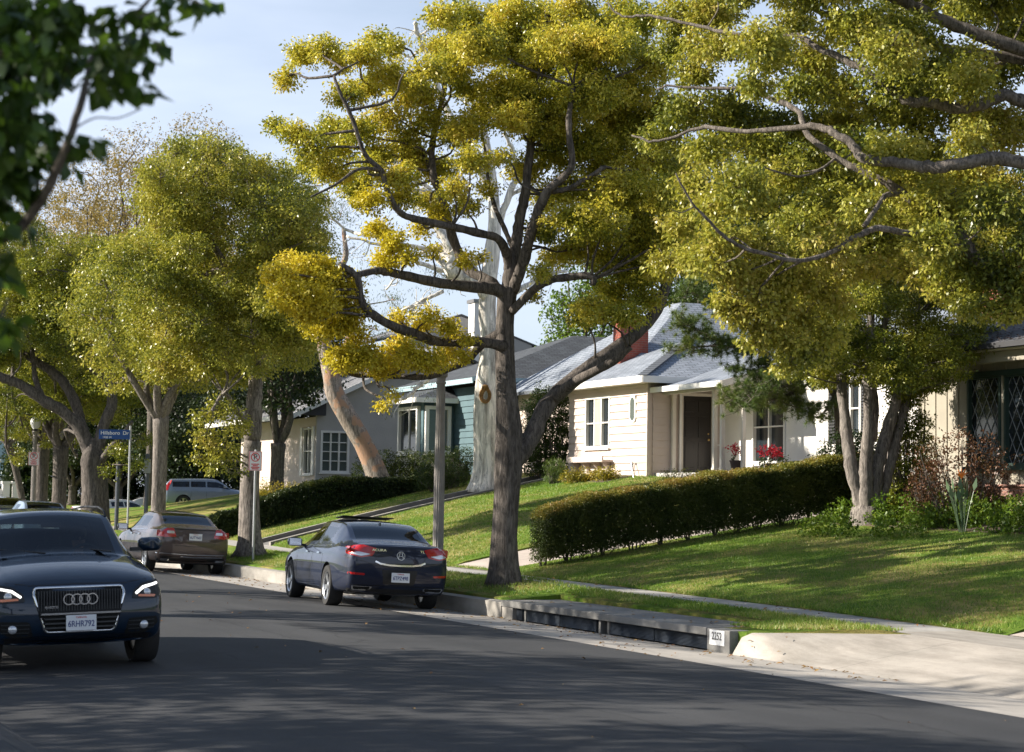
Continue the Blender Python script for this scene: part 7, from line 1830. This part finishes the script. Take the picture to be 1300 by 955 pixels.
def make_offscreen():
    """garden trees on the left side of the street (outside the view) and the near tree whose branch hangs in at top left"""
    # near tree
    B = Vector((-3.3, 6.4, .27)); root = thing('near_tree', 'near tree whose dark leaves hang blurred over the top left corner', 'tree', B); mb = MB()
    flare_trunk(mb, [(0, 0, 0), (0, .05, 1.0), (.05, .1, 2.0), (.1, .1, 2.9)], [.17, .15, .14, .15], 14, 1.4, 4)
    Yn = 5.9; limbs_ = [([(-250, 330), (-120, 330), (0, 305), (45, 265), (72, 215), (92, 165), (108, 110), (118, 70), (150, 35), (185, 5), (210, -40)], .022, .0045), ([(-250, 330), (-150, 180), (-60, 90), (20, 60), (70, 20), (120, -30)], .03, .006), ([(-250, 330), (-120, 420), (-60, 440), (-10, 420), (10, 380)], .02, .004), ([(108, 110), (135, 98), (160, 105), (178, 128)], .004, .002), ([(118, 70), (160, 55), (190, 50), (205, 60)], .004, .002), ([(92, 165), (120, 150), (150, 150), (180, 138)], .003, .002), ([(150, 35), (200, 12), (235, 0), (258, 6)], .004, .002), ([(45, 265), (50, 200), (40, 140), (30, 80)], .008, .003)]
    sk = []
    for i, (pts, r0, r1) in enumerate(limbs_):
        P = [at_depth(x, y, Yn + .1 * math.sin(j + i)) - B for j, (x, y) in enumerate(pts)]
        if pts[0][0] == -250: P = [Vector((.08, .1, 2.6))] + P
        S, _ = limb(mb, P, r0, r1, 7, 4, .1, i, .1); sk += S
    spec = [(x, y, r) for x, y, r in ((10, 20, 40), (45, 15, 34), (80, 10, 28), (15, 70, 38), (50, 55, 30), (25, 120, 34), (60, 100, 22), (10, 165, 34), (40, 150, 24), (15, 210, 32), (45, 190, 20), (30, 235, 22), (60, 165, 14), (95, 70, 22), (120, 90, 18), (100, 40, 20), (130, 60, 18), (150, 20, 20), (170, 45, 18), (190, 15, 18), (215, 0, 14), (150, 80, 16), (185, 78, 13), (205, 50, 11), (178, 115, 8), (160, 62, 14), (92, 190, 14), (80, 205, 14), (118, 178, 9), (240, 2, 9), (5, 290, 16), (28, 285, 10), (0, 350, 20), (15, 330, 12), (0, 410, 16), (12, 408, 9), (0, 250, 24), (130, 108, 9), (150, 105, 9), (260, 6, 5), (-40, 60, 60), (-60, 160, 60), (-60, 260, 50), (-50, 340, 40), (-40, 420, 30), (-120, 100, 80), (-120, 250, 80))]
    bl = loc_shift(px_blobs(spec, Yn, 8, .35, .95, 1.0), B); rng = np.random.default_rng(4)
    n_ = [max(8, int((b[3] ** 2) * 9000)) for b in bl]; C = np.concatenate([np.array(b[:3]) + rng.normal(size=(k, 3)) * np.array([b[3], b[3], b[5]]) * .45 for b, k in zip(bl, n_)])
    V1, F1, t1 = leaf_cloud(C, .02, 1, .075, .050, rng, .9)
    for k in range(14):      # rest of the crown, above and left of the view
        pass
    hi = [(rng.uniform(-3.0, -.9), rng.uniform(-1.4, 2.2), rng.uniform(2.9, 6.5), .7, .7, .55) for _ in range(26)]; Ch = blob_clusters(hi, 120, rng, .3); V2, F2, t2 = leaf_cloud(Ch, .18, 10, .075, .05, rng, .6)
    twigs(mb, [Vector((0, 0, 2.8)), Vector((-.8, .2, 3.6)), Vector((-1.4, .6, 4.4))], hi, None, rng, .03, 3, 2)
    for e in ((-.8, .2, 3.6), (-1.4, .6, 4.4), (-2, 0, 5)): limb(mb, [Vector((.1, .1, 2.7)), Vector(e) * .6, Vector(e)], .08, .04)
    mb.build('trunk', LM['bark'], root, smooth=True)
    V = np.concatenate([V1, V2]); Fq = np.arange(len(V)).reshape(-1, 4); fast_mesh('crown', V, Fq, LM['near'], root, attr=np.concatenate([t1, t2]))
    for i, (X, Y, h, sp, lab) in enumerate(SHADE):
        b = Vector((X, Y, 0)); s, t = st_of(X, Y); b.z = .26 if t > -16 else .28
        auto_tree('yard_tree', lab, 'tree', b, h, h * .3, sp, 0, .28, LM['bark'], LM['olive'], 60 + i, nblob=34, blob_r=sp * .36, dens=34, per=11, crad=.45, ln=.20, wd=.12, flare=1.3)

SHADE = [(-14.5, 20.0, 9.0, 3.4, 'left-side yard tree nearest to the oncoming suv, out of view'), (-14.0, 29.0, 14.0, 3.7, 'left-side yard tree level with the storm drain, out of view'),
         (-15.5, 36.5, 13.5, 3.2, 'left-side yard tree level with the parked blue sedan, out of view'), (-13.0, 13.5, 8.5, 3.2, 'left-side yard tree beside the viewer, out of view'),
         (-30.0, 47.0, 12.5, 3.4, 'left-side yard tree level with the beige house, out of view')]
# ------------------------------------------------------------------ assemble
make_ground(); make_trees(); make_houses(); make_plants(); make_street(); make_offscreen()

def place_car(root, s, t, px=None, back=False, dz=0, rz=0):
    p = W(s, t); p.z = 0
    hd = math.atan2(DY, DX) + (math.pi if back else 0) + rz
    za = terr(s, t - .8 if abs(t) < 11 else t); zb = terr(s, min(t + .8, -.02) if t < 0 else t); p.z = (za + zb) / 2 + dz
    roll = math.atan2(zb - za, 1.6) * (-1 if back else 1)
    root.location = p; root.rotation_mode = 'XYZ'; root.rotation_euler = (-roll if False else roll * -1, 0, hd)
    return root

a = acura(); place_car(a, 33.2, -1.12, rz=-R(4))
v = volvo(); place_car(v, 48.3, -.98)
q = audi(); place_car(q, 22.7, -8.36, back=True)
bpy.context.view_layer.update()
driver(q.matrix_world @ Matrix.Translation((.14, .38, 0)))
c = crv(); p = at_depth(262, 640, 104.5); c.location = (p.x, p.y, 1.18); c.rotation_euler = (0, 0, R(16))
g = 'far sedans parked along the kerb'
f1 = far_sedan(paint('far_silver_blue', (.20, .26, .34), .5), 'silver-blue sedan parked ahead of the kerb tree with the stoutest trunk', g); place_car(f1, 66.5, -1.2)
f2 = copy_tree(f1); f2['label'] = 'farther sedan parked ahead of the silver-blue one, half hidden by trunks'; place_car(f2, 73.5, -1.2)
f3 = copy_tree(f1); f3['label'] = 'small pale sedan with a red tail light between the posts in the distance'; p = at_depth(152, 645, 104); f3.location = (p.x, p.y, .22); f3.rotation_euler = (0, 0, R(40))
f4 = copy_tree(f1); f4['label'] = 'distant pale sedan glimpsed right of the thin street sign pole'; p = at_depth(196, 645, 112); f4.location = (p.x, p.y, .35); f4.rotation_euler = (0, 0, R(30))
wh = paint('far_white', (.55, .56, .58), .1)
def repaint(o, m):
    for ch in kids(o):
        if ch.name.startswith('body') or ch.name.startswith('mirror'):
            ch.data = ch.data.copy()
            for i in range(len(ch.data.materials)):
                if ch.data.materials[i] and ch.data.materials[i].name.startswith('far_silver'): ch.data.materials[i] = m
repaint(f3, wh); repaint(f4, wh); repaint(f2, paint('far_dark', (.03, .04, .05), .3))
d = crv_dark = copy_tree(c); d['label'] = 'dark suv parked behind the white globe lamp'; d['category'] = 'car'
def repaint2(o, m):
    for ch in kids(o):
        if ch.name.startswith('body') or ch.name.startswith('mirror'):
            ch.data = ch.data.copy()
            for i in range(len(ch.data.materials)):
                if ch.data.materials[i] and ch.data.materials[i].name.startswith('silver_blue'): ch.data.materials[i] = m
repaint2(d, paint('dark_suv_paint', (.03, .025, .022), .3)); place_car(d, 84.5, -1.0)

# light
EL = R(27)
sd = Vector((math.cos(EL), .0, -math.sin(EL)))
L = bpy.data.lights.new('sun', 'SUN'); L.energy = 5.0; L.angle = R(.53); L.color = (1.0, .925, .81)
lo = bpy.data.objects.new('sun', L); COL.objects.link(lo); lo.rotation_euler = sd.to_track_quat('-Z', 'Y').to_euler(); lo.location = (-40, 30, 40)
w = bpy.data.worlds.new('World'); scene.world = w; w.use_nodes = True; nt = w.node_tree; bg = nt.nodes['Background']
sk = nt.nodes.new('ShaderNodeTexSky'); sk.sky_type = 'NISHITA'; sk.sun_disc = False; sk.sun_elevation = EL; sk.sun_rotation = R(-90); sk.air_density = 1.0; sk.dust_density = .6; sk.ozone_density = 1.5
# thin high cloud veil
tc = nt.nodes.new('ShaderNodeTexCoord'); mp = nt.nodes.new('ShaderNodeMapping'); mp.inputs['Scale'].default_value = (1.2, 1.2, 5); nt.links.new(tc.outputs['Generated'], mp.inputs['Vector'])
nz = nt.nodes.new('ShaderNodeTexNoise'); nz.inputs['Scale'].default_value = 2.2; nz.inputs['Detail'].default_value = 6; nz.inputs['Roughness'].default_value = .5; nt.links.new(mp.outputs[0], nz.inputs['Vector'])
f = ramp(nt, nz.outputs[0], [(.34, (.45, .45, .45)), (.60, (.95, .95, .95))])
sz = nt.nodes.new('ShaderNodeSeparateXYZ'); nt.links.new(tc.outputs['Generated'], sz.inputs[0])
lowf = ramp(nt, sz.outputs[2], [(.0, (1, 1, 1)), (.28, (1, 1, 1)), (.60, (.12, .12, .12))])
f = mix(nt, 1, f, lowf, 'MULTIPLY')
col = mix(nt, f, sk.outputs[0], (6.4, 7.2, 8.8)); nt.links.new(col, bg.inputs[0]); bg.inputs[1].default_value = .065

cam = bpy.data.cameras.new('camera'); co = bpy.data.objects.new('camera', cam); COL.objects.link(co); scene.camera = co
cam.sensor_width = 36; cam.lens = F / 1300 * 36; cam.shift_y = -(477.5 - 433) / 1300; cam.clip_end = 6000; cam.clip_start = .1
fw = Vector((0, CP, SP)); up = Vector((0, -SP, CP)); rt = Vector((1, 0, 0))
# the picture is turned clockwise by ROLL
r2 = rt * CR + up * SR; u2 = up * CR - rt * SR
Mc = Matrix((r2, u2, -fw)).transposed().to_4x4(); co.matrix_world = Matrix.Translation((0, 0, CAMH)) @ Mc
cam.dof.use_dof = True; cam.dof.focus_distance = 36; cam.dof.aperture_fstop = 4.0
scene.view_settings.view_transform = 'Standard'; scene.view_settings.look = 'None'; scene.view_settings.exposure = 1.1; scene.view_settings.gamma = 1
scene.cycles.max_bounces = 6; scene.cycles.diffuse_bounces = 3; scene.cycles.glossy_bounces = 3; scene.cycles.transparent_max_bounces = 12; scene.cycles.transmission_bounces = 4
scene.cycles.sample_clamp_indirect = 6
